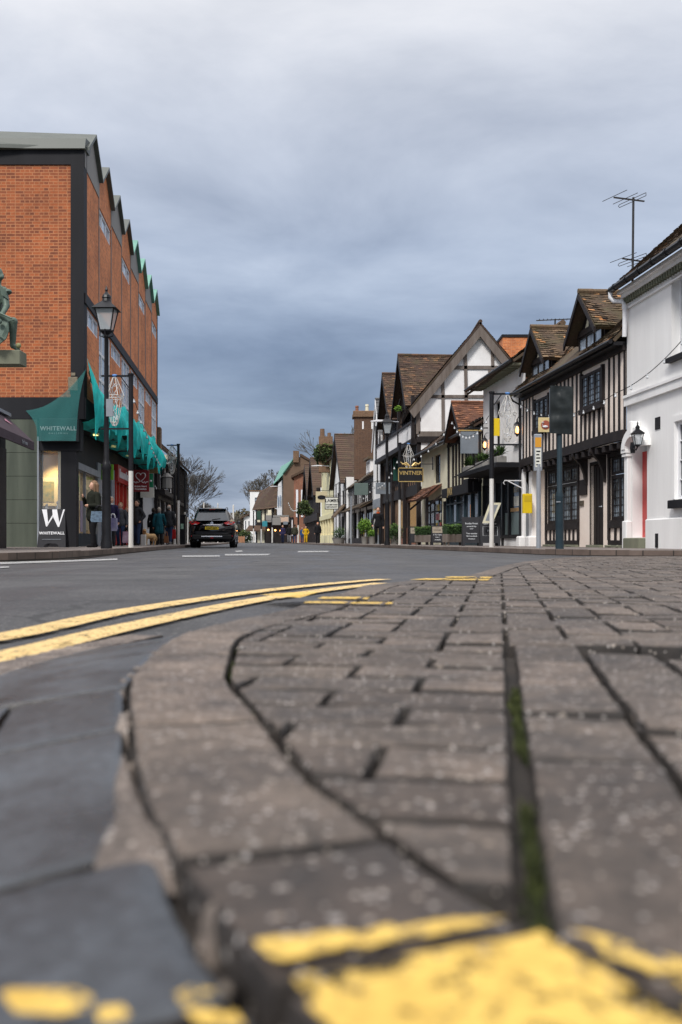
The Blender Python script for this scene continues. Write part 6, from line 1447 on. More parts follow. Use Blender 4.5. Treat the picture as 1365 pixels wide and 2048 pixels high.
aboard('large black chalkboard A-frame with white writing, left of the pair by the pole', 943, 34, .62, .98, [('Sunday Roast', .76, .08, CHALK), ('served all day', .66, .06, CHALK), ('2 for', .58, .06, CHALK), ('Two courses', .42, .07, CHALK), ('Gin & cocktails', .33, .06, CHALK), ('Prosecco', .24, .06, CHALK)])
tb_ = aboard('large black chalkboard A-frame behind the white pole with a drawn frame', 980, 33.2, .66, 1.0, [('Happy Hour', .84, .07, CHALK), ('Lunch & dinner', .74, .07, CHALK), ('Pizza', .5, .09, CHALK)])
m = MB()
for a in ((-.24, .24, .34), (-.24, .24, .64)): m.bar((a[0], -.2+a[2]*.18-.012, a[2]), (a[1], -.2+a[2]*.18-.012, a[2]), .012, .006)
for x in (-.24, .24): m.bar((x, -.2+.34*.18-.012, .34), (x, -.2+.64*.18-.012, .64), .012, .006)
m.build('chalk_border', CHALK, tb_)
aboard('chalkboard A-frame with beige header, right of the two below the porch', 875, 40.5, .50, .80, [('V T V', .70, .06, OAKG), ('VINTNER', .61, .075, OAKG), ('5 TO 7pm', .42, .08, CHALK), ('2 for 1', .32, .06, CHALK), ('cocktails', .22, .07, CHALK)], TAUPE, BOARD, frame=BLACKM)
aboard('chalkboard A-frame with beige header partly hidden by the hedge trough', 830, 42, .46, .78, [('VINTNER', .6, .06, OAKG)], TAUPE, BOARD, frame=BLACKM)
def hedge(label, px, d, L, h0=.42, h1=.36, mat=OAKG, ang=.0, leaf=LEAF, nm='hedge_planter'):
    t = thing(nm, label, 'planter', (PX(px, d), d, PAV), ang); m = MB(); m.bbox(-L/2, L/2, -.17, .17, .12, h0, .01)
    for x in (-L/2+.08, L/2-.08): m.box(x-.03, x+.03, -.15, -.09, 0, .12).box(x-.03, x+.03, .09, .15, 0, .12)
    for k in range(1, 6): m.box(-L/2+L*k/6-.006, -L/2+L*k/6+.006, -.178, -.17, .13, h0-.02)
    m.build('trough', mat, t); m = MB(); r_ = random.Random(int(px))
    for k in range(1500):
        f = V((r_.uniform(-L/2, L/2), r_.uniform(-.2, .2), r_.uniform(h0-.02, h0+h1)))
        if abs(f.y) < .12 and f.z < h0+h1-.08: continue
        p = f+V((0, 0, .03*math.sin(f.x*9))); a = V((r_.gauss(0, 1), r_.gauss(0, 1), r_.gauss(0, 1))).normalized()*.03; b = a.orthogonal().normalized()*.016
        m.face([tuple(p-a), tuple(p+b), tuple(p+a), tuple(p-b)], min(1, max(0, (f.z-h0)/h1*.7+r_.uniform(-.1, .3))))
    m.box(-L/2+.03, L/2-.03, -.13, .13, h0-.03, h0+h1-.07, .0); m.build('hedge', leaf, t); return t
hedge('clipped hedge in a brown trough left of the large chalkboards', 909, 37, .85, ang=.5)
hedge('clipped hedge in a brown trough between the two beige headed chalkboards', 848, 41.6, .75)
def shrub(label, px, d, r, hc, pot=True, leaf=LEAFY, nm='potted_shrub', n=900, pr=.2, tall=1):
    t = thing(nm, label, 'plant', (PX(px, d), d, PAV)); 
    if pot: m = MB(); m.lathe((0, 0, 0), [(pr*.75, 0), (pr, .4), (pr*1.08, .42), (pr*.9, .42)], 10); m.build('pot', GREYC, t, smooth=True)
    m = MB(); m.tube([(0, 0, .3), (.01, 0, hc)], .025, 6); m.build('stem', BARK, t)
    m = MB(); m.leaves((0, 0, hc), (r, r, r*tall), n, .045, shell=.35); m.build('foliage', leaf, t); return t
shrub('bright green bushy shrub in a pot outside the far timbered row', 730, 55, .42, 1.0, n=1300)
shrub('dark green shrub just right of the walking man and street lamp', 790, 47, .4, .55, leaf=LEAF, n=1200, tall=1.1)
shrub('small pale green shrub to the left of the walking man', 745, 53, .25, .55, leaf=LEAFY, n=600)
shrub('low round dark bush in a square grey planter before the cream shopfront', 678, 74, .5, .75, leaf=LEAF, pr=.5, n=900)
for px_, py_, d_, lab in ((609, 1010, 100, 'leafy hanging basket with pale flowers in front of the twin gabled house'), (616, 1022, 102, 'lower leafy hanging basket in front of the twin gabled house'), (604, 1022, 104, 'smaller dark hanging basket left of the flowering basket')):
    t = thing('hanging_basket', lab, 'hanging basket', W(px_, py_, d_)); m = MB(); m.leaves((0, 0, 0), (.55, .5, .5), 420, .13, shell=.2); m.build('foliage', IVY, t); m = MB(); m.tube([(0, 0, .3), (0, 0, .9), (.6, 0, .9)], .03, 5); m.build('bracket', BLACKM, t)
# signs further down the street
def sign(label, px0, px1, py0, py1, d, mat, lines=(), frame=None, brk=1, lm=None):
    c = W((px0+px1)/2, (py0+py1)/2, d); w = (px1-px0)*d/F; h = (py1-py0)*d/F
    t = thing('hanging_sign', label, 'sign', c); m = MB(); m.bbox(-w/2, w/2, -.03, .03, -h/2, h/2, .01)
    m.build('panel', frame or mat, t)
    if frame: m = MB(); m.box(-w*.45, w*.45, -.04, -.03, -h*.44, h*.44); m.build('face', mat, t)
    for body, z, sz in lines: text(body, (0, -.05, z*h), (1, 0, 0), (0, 0, 1), sz*h, lm or BLACKM, t, bold=.004)
    if brk: m = MB(); m.bar((-w/2, 0, h/2+.08), (brk*(w/2+.5), 0, h/2+.08), .035); m.bar((-w/3, 0, h/2+.08), (-w/3, 0, h/2), .02); m.bar((w/3, 0, h/2+.08), (w/3, 0, h/2), .02); m.build('bracket', BLACKM, t)
    return t
sign('white sign with black lettering and thick black frame in front of the cream terrace', 650, 678, 994, 1019, 80, PAPER, [('LAMBS', .2, .36), ('OF SHEEP STREET', -.12, .12), ('RESTAURANT', -.3, .14)], BLACKM)
t = sign('cream sign with a black oval behind the white framed sign', 632, 655, 983, 1005, 84, pm('tan_cream_sign', (.55, .48, .3), (.5, .42, .26), 3, .7, 0)); m = MB(); m.lathe((0, 0, 0), [(.35, 0), (.35, .02)], 16); o = m.build('black_oval', BLACKM, t); o.rotation_euler = (math.pi/2, 0, 0); o.scale = (1, .5, 1); o.location = (.0, -.05, -.02)
sign('sage green square hanging sign left of the grey sign', 709, 737, 966, 990, 64, GGS)
sign('plain grey hanging sign with faint letters next to the street lamp', 752, 781, 965, 988, 56, GREYS, [('Vin', .0, .5)], lm=GREYC)
sign('dark green narrow banner beside the top of the gold lettered black sign', 787, 797, 915, 962, 57, GREEND if False else pm('bottle_green', (.01, .05, .04), (.015, .07, .05), 3, .6, 0))
sign('small teal sign in the far row of shops', 525, 535, 1042, 1053, 128, pm('teal_sign', (.03, .25, .3), (.02, .2, .25), 3, .5, 0))
sign('pale pink sign above the far shop', 560, 577, 1034, 1044, 122, pm('pink_cream_sign', (.6, .42, .32), (.55, .4, .3), 3, .7, 0))
sign('dark grey fascia board above the far dark shop', 545, 562, 1036, 1050, 121, GREYC)
sign('cream banner on the far brown tiled house', 536, 543, 1020, 1052, 145, CREAM, brk=0)
sign('small pale blue sign below the pale pink sign', 567, 576, 1043, 1049, 118, GREYS, brk=0)
sign('dark green sign on the far brown tiled house', 514, 524, 1022, 1040, 146, pm('deep_green', (.02, .07, .05), (.02, .06, .04), 3, .7, 0), brk=0)
for px_, py_, d_, L_, lab in ((756, 843, 50, .7, 'flat pale street light on an arm beside the brick chimney stack'), (634, 932, 95, 1.0, 'flat pale street light on an arm in front of the cream terrace'), (548, 973, 140, 1.0, 'small distant street light below the green copper roof')):
    t = thing('wall_street_light', lab, 'street light', W(px_, py_, d_)); m = MB(); m.prism([(-L_/2, -.12, -.02), (L_/2, -.12, .0), (L_/2, -.12, .07), (0, -.12, .09), (-L_/2, -.12, .03)], (0, .24, 0)); m.build('light_head', WFRAME, t); m = MB(); m.tube([(L_/2, 0, .03), (L_/2+.7, 0, -.02)], .03, 6); m.build('arm', GREYM, t)
gp = thing('grey_pole', 'thin plain grey pole at the kerb between planter and timbered row', 'pole', (PX(703, 62), 62, PAV)); m = MB(); m.lathe((0, 0, 0), [(.06, 0), (.05, 2.9), (.03, 2.95)], 8); m.build('post', GREYM, gp)
tk = thing('ticket_machine', 'black parking ticket machine with a small green and white label near the parked car', 'ticket machine', (PX(365, 48), 48, PAV)); m = MB(); m.bbox(-.16, .16, -.15, .15, 0, 1.35, .04); m.bbox(-.19, .19, -.17, .17, 1.35, 1.45, .02); m.build('case', BLACKM, tk); m = MB(); m.box(-.06, .08, -.16, -.15, .75, 1.0); m.build('label_plate', pm('green_label', (.1, .35, .2), (.5, .55, .5), 12, .5, 0), tk)
bo = thing('white_bollard', 'short square white bollard by the golden dog', 'bollard', (PX(287, 39.5), 39.5, PAV)); m = MB(); m.bbox(-.1, .1, -.1, .1, 0, .42, .02); m.build('post', WPOST, bo)
# festoon strings
def festoon(label, pts, sag, n, r=.045, drop=.07):
    r *= .72; drop *= .8
    o = V(pts[0]); t = thing('festoon_lights', label, 'string lights', o); P = [V(p)-o for p in pts]; m = MB(); allp = []
    for i in range(len(P)-1):
        for k in range(13):
            f = k/12; q = P[i].lerp(P[i+1], f); q.z -= sag[i]*4*f*(1-f); allp.append(q)
    m.tube([tuple(p) for p in allp], .009, 5); m.build('cable', CAB, t)
    L = [0]
    for i in range(len(allp)-1): L.append(L[-1]+(allp[i+1]-allp[i]).length)
    for k in range(n):
        s = L[-1]*(k+.5)/n; i = max(j for j in range(len(L)) if L[j] <= s); i = min(i, len(allp)-2); q = allp[i].lerp(allp[i+1], (s-L[i])/max(1e-6, L[i+1]-L[i]))
        b = MB(); b.ball((q.x, q.y, q.z-drop-r*.6), r, 8); b.lathe((q.x, q.y, q.z-drop), [(.02, 0), (.02, drop)], 6); b.build('bulb', BULB, t, smooth=True)
festoon('string of clear bulbs from the white house across the studded timber front', [W(1420, 610, 19.3), W(1232, 786, 23), W(1037, 806, 31.2)], [.25, .45], 17, .042)
festoon('string of white bulbs from the decorated pole over the scalloped gable', [W(978, 832, 27), W(905, 843, 38), W(822, 918, 43.6)], [.55, .28], 16, .055)
festoon('string of white bulbs looping past the gold lettered sign to the sage sign', [W(798, 915, 44), W(745, 972, 60), W(708, 962, 68)], [.5, .9], 18, .06)
festoon('string of white bulbs across the teal netting on the left', [W(264, 785, 25), W(326, 935, 49)], [.25], 14, .055)
festoon('short sagging string of bulbs on the timbered building at the left', [W(309, 968, 47), W(344, 958, 51)], [.45], 14, .045)
festoon('cluster of bulbs strung high beside the left decorated pole', [W(322, 915, 47.5), W(356, 900, 45)], [.35], 10, .05)
festoon('distant string of bulbs in front of the twin gabled house', [W(577, 1003, 106), W(590, 1020, 105), W(597, 1003, 104)], [.3, .3], 12, .09)

# ================================================================ CAR
def car():
    t = thing('parked_car', 'black family SUV seen from behind with yellow number plate, beside the left kerb', 'car', (PX(424, 39.6), 39.6, 0), .075)
    paintm = pm('black_car_paint', (.006, .006, .008), (.009, .009, .012), 2, .2, 0, coat=1, spec=.6)
    prof = [(0, .24), (.55, .23), (.80, .25), (.89, .36), (.915, .52), (.925, .74), (.905, .90), (.86, .985), (.815, 1.03)]
    def section(y, rz, rw, w=1., zb=0., shift=True, nose=0.):
        top = [(.815*(1-.15*rw)-.0, 1.04), (.72*rw+.80*(1-rw), 1.04+(1.24-1.04)*rz), (.625*rw+.75*(1-rw), 1.04+(1.46-1.04)*rz), (.54*rw+.66*(1-rw), 1.04+(1.555-1.04)*rz), (.38, 1.04+(1.595-1.04)*rz), (0, 1.04+(1.61-1.04)*rz)]
        pr = [(x*w, z+zb if z < .3 else z*(1-nose)+nose*.5) for x, z in prof+top]
        out = []
        for x, z in pr:
            yy = y
            if shift: yy += max(0, z-.98)*.80+(.05 if .62 < z < 1.0 else 0)+(.10 if z < .3 else 0)
            out.append((x, yy, z))
        return out[::1]+[(-x, y_, z) for x, y_, z in out[-2:0:-1]]
    st = [section(.0, 1, 1, .96), section(.06, 1, 1, .985), section(.35, 1, 1, 1), section(.9, 1, 1, 1, shift=False), section(1.8, 1.01, 1, 1, shift=False), section(2.5, .98, 1, 1, shift=False), section(2.95, .75, .8, 1, shift=False), section(3.45, .10, .3, 1, shift=False), section(4.1, -.10, 0, .98, shift=False), section(4.5, -.3, 0, .92, shift=False, nose=.1), section(4.62, -.4, 0, .85, shift=False, nose=.3)]
    n = len(st[0]); m = MB(); vs = [p for s in st for p in s]
    fs = [(i*n+k, i*n+(k+1) % n, (i+1)*n+(k+1) % n, (i+1)*n+k) for i in range(len(st)-1) for k in range(n)]+[tuple(range(n-1, -1, -1)), tuple((len(st)-1)*n+k for k in range(n))]
    # cut wheel openings visually with dark arch liners added below
    m.raw(vs, fs); b = m.build('body', paintm, t, smooth='all')
    m = MB(); ry = lambda z: .0+max(0, z-.98)*.80
    y0 = lambda z: ry(z)-.016
    rw = [(.60, 1.08), (.645, 1.13), (.52, 1.45), (.44, 1.49), (-.44, 1.49), (-.52, 1.45), (-.645, 1.13), (-.60, 1.08)]
    m.prism([(x, y0(z), z) for x, z in rw], (0, .02, 0)); w_ = m.build('rear_window', glass('car_glass', (.02, .025, .03), .05, .8), t)
    m = MB(); m.bar((.0, y0(1.12)-.015, 1.12), (.33, y0(1.16)-.015, 1.165), .018); m.build('wiper', BLACKM, w_)
    m = MB(); m.prism([(-.56, .33, 1.53), (.56, .33, 1.53), (.50, .29, 1.56), (-.50, .29, 1.56)], (0, .2, .02)); m.build('spoiler', paintm, t); m = MB(); m.box(-.12, .12, .30, .32, 1.515, 1.53); m.build('brake_light', REDP, t)
    LR = pm('tail_light_red', (.55, .01, .015), (.35, .005, .01), 6, .15, 0)
    for s in (-1, 1):
        m = MB(); m.prism([(s*.46, .005, .985), (s*.60, -.01, .905), (s*.80, .02, .925), (s*.915, .12, 1.0), (s*.86, .10, 1.045), (s*.66, .045, 1.065)], (0, .10, 0)); l = m.build('tail_light', LR, t)
        m = MB(); m.prism([(s*.56, -.016, .935), (s*.66, -.012, .915), (s*.73, -.008, .935), (s*.64, -.014, .955)], (0, .01, 0)); m.build('reversing_lens', LETW, l)
        m = MB(); m.box(*sorted((s*.68, s*.82)), -.03, .0, .445, .485); m.build('reflector', LR, t)
        m = MB(); m.tube([(s*.53, .45, 1.565), (s*.54, .7, 1.62), (s*.55, 1.6, 1.64), (s*.54, 2.3, 1.60), (s*.53, 2.45, 1.56)], .018, 6); m.build('roof_rail', GREYM, t)
        m = MB(); m.bbox(*sorted((s*.93, s*1.06)), 2.5, 2.62, .98, 1.12, .03); m.bar((s*.86, 2.55, 1.02), (s*.95, 2.56, 1.04), .04); m.build('wing_mirror', paintm, t)
        m = MB(); m.face([(s*.80, 1.0, 1.07), (s*.80, 2.6, 1.07), (s*.70, 2.35, 1.42), (s*.68, 1.05, 1.44)]); m.build('side_window', MATS['car_glass'], t)
    m = MB(); m.tube([(-.36, -.02, .90), (-.2, -.035, .905), (.2, -.035, .905), (.36, -.02, .90)], .016, 6); m.build('chrome_strip', pm('chrome', (.7, .7, .72), (.6, .6, .62), 3, .2, 0, metallic=1), t)
    m = MB(); m.lathe((0, 0, 0), [(.062, 0), (.062, .02)], 16); o = m.build('emblem', MATS['chrome'], t); o.rotation_euler = (math.pi/2, 0, 0); o.location = (0, .0, .975)
    m = MB(); m.bbox(-.27, .27, -.035, -.01, .725, .835, .008); p_ = m.build('number_plate', pm('plate_yellow', (.85, .62, .02), (.8, .58, .02), 3, .5, 0), t)
    text('LD67 KKV', (0, -.04, .78), (1, 0, 0), (0, 0, 1), .10, BLACKM, p_, bold=.002)
    m = MB(); m.prism([(-.62, -.045, .66), (.62, -.045, .66), (.70, -.03, .60), (.62, -.05, .55), (-.62, -.05, .55), (-.70, -.03, .60)], (0, .05, 0)); m.build('bumper_recess', BLACKM, t)
    m = MB(); m.bbox(-.78, .78, -.06, .1, .36, .52, .03); m.build('bumper', pm('bumper_plastic', (.02, .02, .022), (.03, .03, .03), 4, .5, .1), t)
    m = MB(); m.bbox(-.42, .42, -.075, -.05, .43, .465, .01); m.build('chrome_strip', MATS['chrome'], t)
    m = MB(); m.box(-.06, .06, -.07, -.05, .375, .41); m.build('fog_light', LR, t)
    m = MB(); m.prism([(0, .62, 1.60), (0, .82, 1.61), (0, .78, 1.68)], (.02, 0, 0)); m.build('aerial_fin', BLACKM, t)
    m = MB(); m.tube([(-.55, .05, .30), (-.55, .3, .30)], .035, 8); m.build('exhaust_pipe', GREYM, t)
    for yy in (.86, 3.62):
        for s in (-1, 1):
            m = MB(); m.tube([(s*.67, yy, .34), (s*.69, yy, .34), (s*.87, yy, .34), (s*.90, yy, .34)], [.30, .345, .345, .31], 24); w = m.build('wheel', pm('tyre_rubber', (.012, .012, .012), (.02, .02, .02), 20, .85, .2), t, smooth=True)
            m = MB(); m.tube([(s*.895, yy, .34), (s*.91, yy, .34)], [.22, .21], 20)
            for k in range(5): a = k*2*math.pi/5; m.bar((s*.915, yy, .34), (s*.915, yy+.2*math.cos(a), .34+.2*math.sin(a)), .05, .02)
            m.build('rim', GREYM, w)
            m = MB(); m.box(*sorted((s*.60, s*.66)), yy-.4, yy+.4, .25, .7); m.build('wheel_arch_liner', BLACK, t)
    return t
car()

# ================================================================ PEOPLE
SKIN = pm('skin', (.55, .32, .22), (.48, .26, .18), 12, .55, 0)
CL = {}
def cloth(name, c, c2=None): 
    if name not in CL: CL[name] = pm('cloth_'+name, c, c2 or tuple(x*.7 for x in c), 12, .9, .35, fine=90, spec=.2)
    return CL[name]
def person(label, px, d, h, face, top, bot, shoe, hair, vox=.012, hem=.85, stride=.16, arms=('down', 'down'), hairlen=.0, bald=False, loc=None, group=None, collar=None, width=1., z=PAV, hood=False):
    t = thing('person', label, 'person', (PX(px, d), d, z), face, group); s = h/1.75
    S = lambda x, y, z_: (x*s, y*s, z_*s)
    hipx, shx = .10, .175*width
    fL, fR = stride, -stride
    feet = {-1: fL, 1: fR}
    jo = {}
    for sd in (-1, 1):
        f = feet[sd]; lift = .05 if f < -.1 else 0
        hip = V((sd*hipx, 0, .92)); ank = V((sd*(.10), f, .09+lift)); kn = hip.lerp(ank, .5)+V((0, .05 if f < 0 else .03, 0)); jo[sd] = (hip, kn, ank)
    def arm(sd, kind):
        sh = V((sd*shx, 0, 1.40))
        if kind == 'down': el = sh+V((sd*.07, -.03, -.29)); wr = el+V((sd*.0, .06, -.25))
        elif kind == 'swing': el = sh+V((sd*.08, .09, -.27)); wr = el+V((0, .14, -.20))
        elif kind == 'pocket': el = sh+V((sd*.13, -.07, -.26)); wr = el+V((-sd*.07, .14, -.18))
        elif kind == 'chin': el = sh+V((sd*.07, .10, -.27)); wr = el+V((-sd*.16, .14, .20))
        elif kind == 'crook': el = sh+V((sd*.10, .02, -.29)); wr = el+V((-sd*.16, .18, .0))
        elif kind == 'carry': el = sh+V((sd*.06, -.01, -.30)); wr = el+V((sd*.02, .03, -.26))
        return sh, el, wr
    ar = {sd: arm(sd, arms[0 if sd < 0 else 1]) for sd in (-1, 1)}
    m = MB()
    def cp(a, b, r0, r1=None, n=10): cap(m, S(*a), S(*b), r0*s, (r1 or r0)*s, n)
    cp((0, 0, .96), (0, .0, 1.15), .135, .12); cp((0, 0, 1.15), (0, 0, 1.34), .125, .135); cp((-.13, 0, 1.40), (.13, 0, 1.40), .06); cp((0, 0, 1.38), (0, .015, 1.54), .058, .052)
    m.ball(S(0, .02, 1.64), .108*s, 16, (.76, .92, 1.14)); m.ball(S(0, .055, 1.575), .06*s, 10, (.9, .9, .9))
    m.ball(S(0, .125, 1.625), .017*s, 8, (.8, 1.1, 1.4)); m.ball(S(0, .108, 1.585), .02*s, 8, (1.3, .7, .45))
    for sd in (-1, 1):
        m.ball(S(sd*.086, .01, 1.635), .026*s, 8, (.5, .8, 1.2)); m.ball(S(sd*.034, .103, 1.655), .017*s, 8, (1.2, .6, .6))
        hip, kn, ank = jo[sd]; cp(hip, kn, .085, .058); cp(kn, ank, .055, .038); cp(ank+V((0, -.03, -.04)), ank+V((0, .13, -.055)), .036, .03)
        sh, el, wr = ar[sd]; cp(sh, el, .05, .04); cp(el, wr, .04, .027)
        dd = (wr-el).normalized(); side = V((0, 1, 0)).cross(dd).normalized() if abs(dd.y) < .9 else V((1, 0, 0)); pal = wr+dd*.05
        cp(wr, pal, .027, .032)
        for k in range(4):
            b0 = pal+side*(.024-.016*k); L = (.062, .072, .068, .052)[k]; curl = dd.cross(side)*(.02*(-1 if kind_curl(sd) else 1)); mid = b0+dd*L*.55; tip = mid+dd*L*.35+curl
            cp(b0, mid, .0105, .0095, 6); cp(mid, tip, .0095, .008, 6)
        th_ = wr+dd*.02+side*.03; cp(th_, th_+dd*.045+side*.022, .012, .009, 6)
    remesh(m, 'body', SKIN, t, vox, 2)
    # top garment
    m = MB()
    cp((0, -.005, max(hem, .98)), (0, 0, 1.18), .160*width, .150*width); cp((0, 0, 1.18), (0, 0, 1.34), .150*width, .150*width); cp((-.13*width, 0, 1.395), (.13*width, 0, 1.395), .083); cp((0, .0, 1.42), (0, .01, 1.49), .078, .07)
    if hem < .98:
        for sd in (-1, 1): cp((sd*.06, 0, hem+.05), (sd*.05, 0, 1.02), .145*width, .135*width)
        cp((-.08, 0, hem+.04), (.08, 0, hem+.04), .13*width)
    for sd in (-1, 1):
        sh, el, wr = ar[sd]; cp(sh, el, .073, .062); cp(el, el.lerp(wr, .93), .062, .05)
        a_, b_ = sh.lerp(el, .85), sh.lerp(el, 1.0)
    if hood: m.ball(S(0, -.09, 1.50), .09*s, 10, (1.2, 1, .8))
    g = remesh(m, 'jacket' if hem > .7 else 'coat', top, t, max(vox, .013), 1)
    if collar: m = MB(); m.lathe(S(0, .012, 1.475), [(.082*s, 0), (.09*s, .05*s), (.075*s, .055*s), (.07*s, .01*s)], 12); m.build('collar', collar, t, smooth=True)
    m = MB()
    for sd in (-1, 1):
        hip, kn, ank = jo[sd]; cp(hip+V((0, 0, .02)), kn, .105, .078); cp(kn, ank+V((0, 0, .0)), .078, .062)
    cp((-.07, 0, .95), (.07, 0, .95), .115)
    remesh(m, 'trousers', bot, t, max(vox, .013), 1)
    for sd in (-1, 1):
        hip, kn, ank = jo[sd]; m = MB(); zf = ank.z-.045
        cp(V((ank.x, ank.y-.045, zf)), V((ank.x, ank.y+.06, zf-.005)), .046, .045); cp(V((ank.x, ank.y+.06, zf-.005)), V((ank.x+sd*.01, ank.y+.15, zf-.012)), .044, .034); cp(ank+V((0, -.02, -.02)), ank+V((0, -.01, .03)), .045)
        remesh(m, 'shoe', shoe, t, .013, 1)
    m = MB()
    if not bald:
        m.ball(S(0, -.012, 1.665), .118*s, 16, (.80, .92, 1.06)); 
        if hairlen > 0:
            for x in (-.075, -.04, 0, .04, .075): cp((x, -.05-(.03 if abs(x) < .05 else 0), 1.66), (x*1.25, -.06, 1.60-hairlen), .05, .038)
            for sd in (-1, 1): cp((sd*.085, .02, 1.68), (sd*.095, .02, 1.58-hairlen*.7), .035, .03)
        # keep the face clear
        hb_ = remesh(m, 'hair', hair, t, max(vox, .011), 1); me = hb_.data
        for v in me.vertices:
            co_ = v.co/s
            if co_.y > .045 and co_.z < 1.705 and abs(co_.x) < .078 and co_.z > 1.45: v.co.y = .03*s
    else:
        m.ball(S(0, -.03, 1.64), .108*s, 14, (.80, .86, .8)); remesh(m, 'hair', hair, t, max(vox, .011), 1)
    return t, ar, s
def kind_curl(sd): return sd > 0
def bagthing(label, loc, w, h, dep, mat, hmat, hh=.22, rz=0, nm='handbag'):
    t = thing(nm, label, 'bag', loc, rz); m = MB(); pf = [(-w*.42, 0), (w*.42, 0), (w*.5, h*.15), (w*.44, h), (-w*.44, h), (-w*.5, h*.15)]
    m.prism([(x, -dep/2, z) for x, z in pf], (0, dep, 0)); b = m.build('bag_body', mat, t)
    for y in (-dep*.4, dep*.4): m = MB(); m.tube([(w*.25*math.cos(a), y, h-.01+hh*math.sin(a)) for a in [math.pi*k/10 for k in range(11)]], .011, 6); m.build('handle', hmat, t)
    return t
BK = cloth('black', (.012, .012, .014)); DG = cloth('dark_green_black', (.018, .020, .014)); NV = cloth('denim', (.03, .05, .11)); GY = cloth('charcoal_grey', (.085, .088, .098)); TEAL = cloth('teal', (.012, .09, .12)); DGY = cloth('dark_grey', (.04, .042, .048)); YLW = cloth('yellow', (.6, .36, .01)); RD = cloth('red', (.45, .02, .02)); PL = cloth('plum', (.03, .025, .07)); LGY = cloth('light_grey', (.3, .3, .32)); BLU = cloth('mid_blue', (.03, .07, .18))
HBR = pm('brown_hair', (.13, .07, .035), (.26, .15, .08), 30, .7, .4, streak=True); HBL = pm('sandy_hair', (.34, .22, .11), (.22, .14, .07), 30, .7, .4); HGY = pm('grey_hair', (.42, .38, .33), (.3, .27, .24), 30, .8, .4); HDK = pm('dark_hair', (.03, .022, .018), (.05, .04, .03), 30, .7, .3); HRD = pm('ginger_hair', (.45, .14, .04), (.35, .1, .03), 30, .7, .3)
def HW(px, py, d): return W(px, py, d)
person('woman with long brown hair in a dark coat touching her chin, handbag on her arm', 188, 25.6, 1.68, 2.2, DG, BK, BK, HBR, vox=.0105, hem=.78, arms=('crook', 'chin'), hairlen=.16, stride=.07, width=1.3)
bagthing('pale blue patterned tote handbag hanging from the forearm of the brown haired woman', HW(199, 1044, 25.2), .42, .27, .16, pm('patterned_blue_leather', (.16, .24, .33), (.04, .06, .09), 14, .5, .1, fine=40), BLACKM, .16)
person('person in dark clothes with light scarf mostly hidden behind the near left lamp post', 222.5, 31.5, 1.55, 3.3, PL, DGY, BK, HGY, vox=.014, stride=.05, collar=LETW)
bagthing('purple and white shopping bag beside the person behind the lamp post', HW(226, 1062, 31), .28, .4, .14, pm('purple_white_bag', (.08, .06, .25), (.5, .5, .6), 3, .6, 0), LETW, .15, nm='shopping_bag')
person('older woman with short sandy hair in a grey jacket and jeans facing the camera', 241, 35, 1.50, 3.0, GY, NV, BK, HBL, vox=.013, width=1.14, stride=.05, collar=LGY, arms=('down', 'carry'), hem=.86)
bagthing('white and pink printed shopping bag carried beside the woman in the grey jacket', HW(252.5, 1086, 34.8), .24, .4, .12, pm('pink_print_bag', (.65, .5, .6), (.35, .1, .2), 6, .6, 0), BLACKM, .15, nm='shopping_bag')
person('person in black partly hidden between the grey jacket woman and the white pole', 254, 40, 1.52, 3.1, BK, BK, BK, HRD, vox=.015, stride=.04)
person('man with short dark hair in a dark zipped jacket and blue jeans', 275, 39.2, 1.75, 2.6, DGY, NV, BK, HDK, vox=.013, arms=('pocket', 'down'), stride=.08, collar=DGY)
person('person in a long black coat seen from behind, left of the teal coat', 307, 44.5, 1.62, .3, BK, BK, BK, HDK, vox=.015, hem=.5, stride=.08, hood=True)
person('grey haired woman in a long teal coat walking away', 318.5, 43, 1.60, .1, TEAL, BK, BK, HGY, vox=.013, hem=.60, stride=.10, arms=('down', 'swing'), width=1.08)
bagthing('tan brown leather handbag held low by the woman in the teal coat', HW(333, 1086, 42.9), .2, .30, .12, pm('tan_leather', (.22, .09, .035), (.17, .065, .025), 6, .5, .1), pm('tan_leather', (.22, .09, .035)), .2)
person('bald headed man in a charcoal jacket and jeans walking away', 338, 43.6, 1.74, -.1, DGY, NV, LGY, HGY, vox=.013, bald=True, stride=.14, width=1.12, arms=('pocket', 'down'))
bagthing('bright red bag beside the bald headed man', HW(347, 1078, 43.6), .2, .42, .14, RD, BLACKM, .15, nm='shopping_bag')
t_, a_, s_ = person('man in a black jacket with orange details walking towards the camera', 757, 47, 1.75, math.pi-.1, BK, BK, BK, HDK, vox=.012, arms=('down', 'swing'), stride=.15, collar=pm('orange_trim', (.7, .12, .02), (.6, .1, .02), 4, .6, 0))
person('man in dark clothes with ginger hair standing outside the cream shopfront', 636, 86, 1.78, 2.9, BK, BK, BK, HRD, vox=.02, stride=.08, width=1.15)
person('child in a bright yellow waterproof jacket and trousers', 612, 96, 1.62, math.pi, YLW, YLW, BK, HDK, vox=.02, stride=.08, arms=('pocket', 'pocket'), width=1.1)
person('person in a dark jacket and jeans left of the yellow figure', 590, 100, 1.85, .2, cloth('olive', (.05, .05, .035)), NV, BK, HDK, vox=.022, stride=.08, width=1.2)
person('person in a black jacket and pale grey trousers in the far group', 579, 100, 1.82, .1, BK, LGY, BK, HDK, vox=.022, stride=.08, width=1.1)
person('person in dark blue with pink face, leftmost of the far group', 566, 99, 1.75, 2.8, PL, cloth('navy', (.01, .015, .04)), BK, HDK, vox=.022, stride=.08)
person('small person in blue just left of the yellow figure', 605, 99, 1.55, 2.9, BLU, NV, BK, HDK, vox=.022, stride=.06)
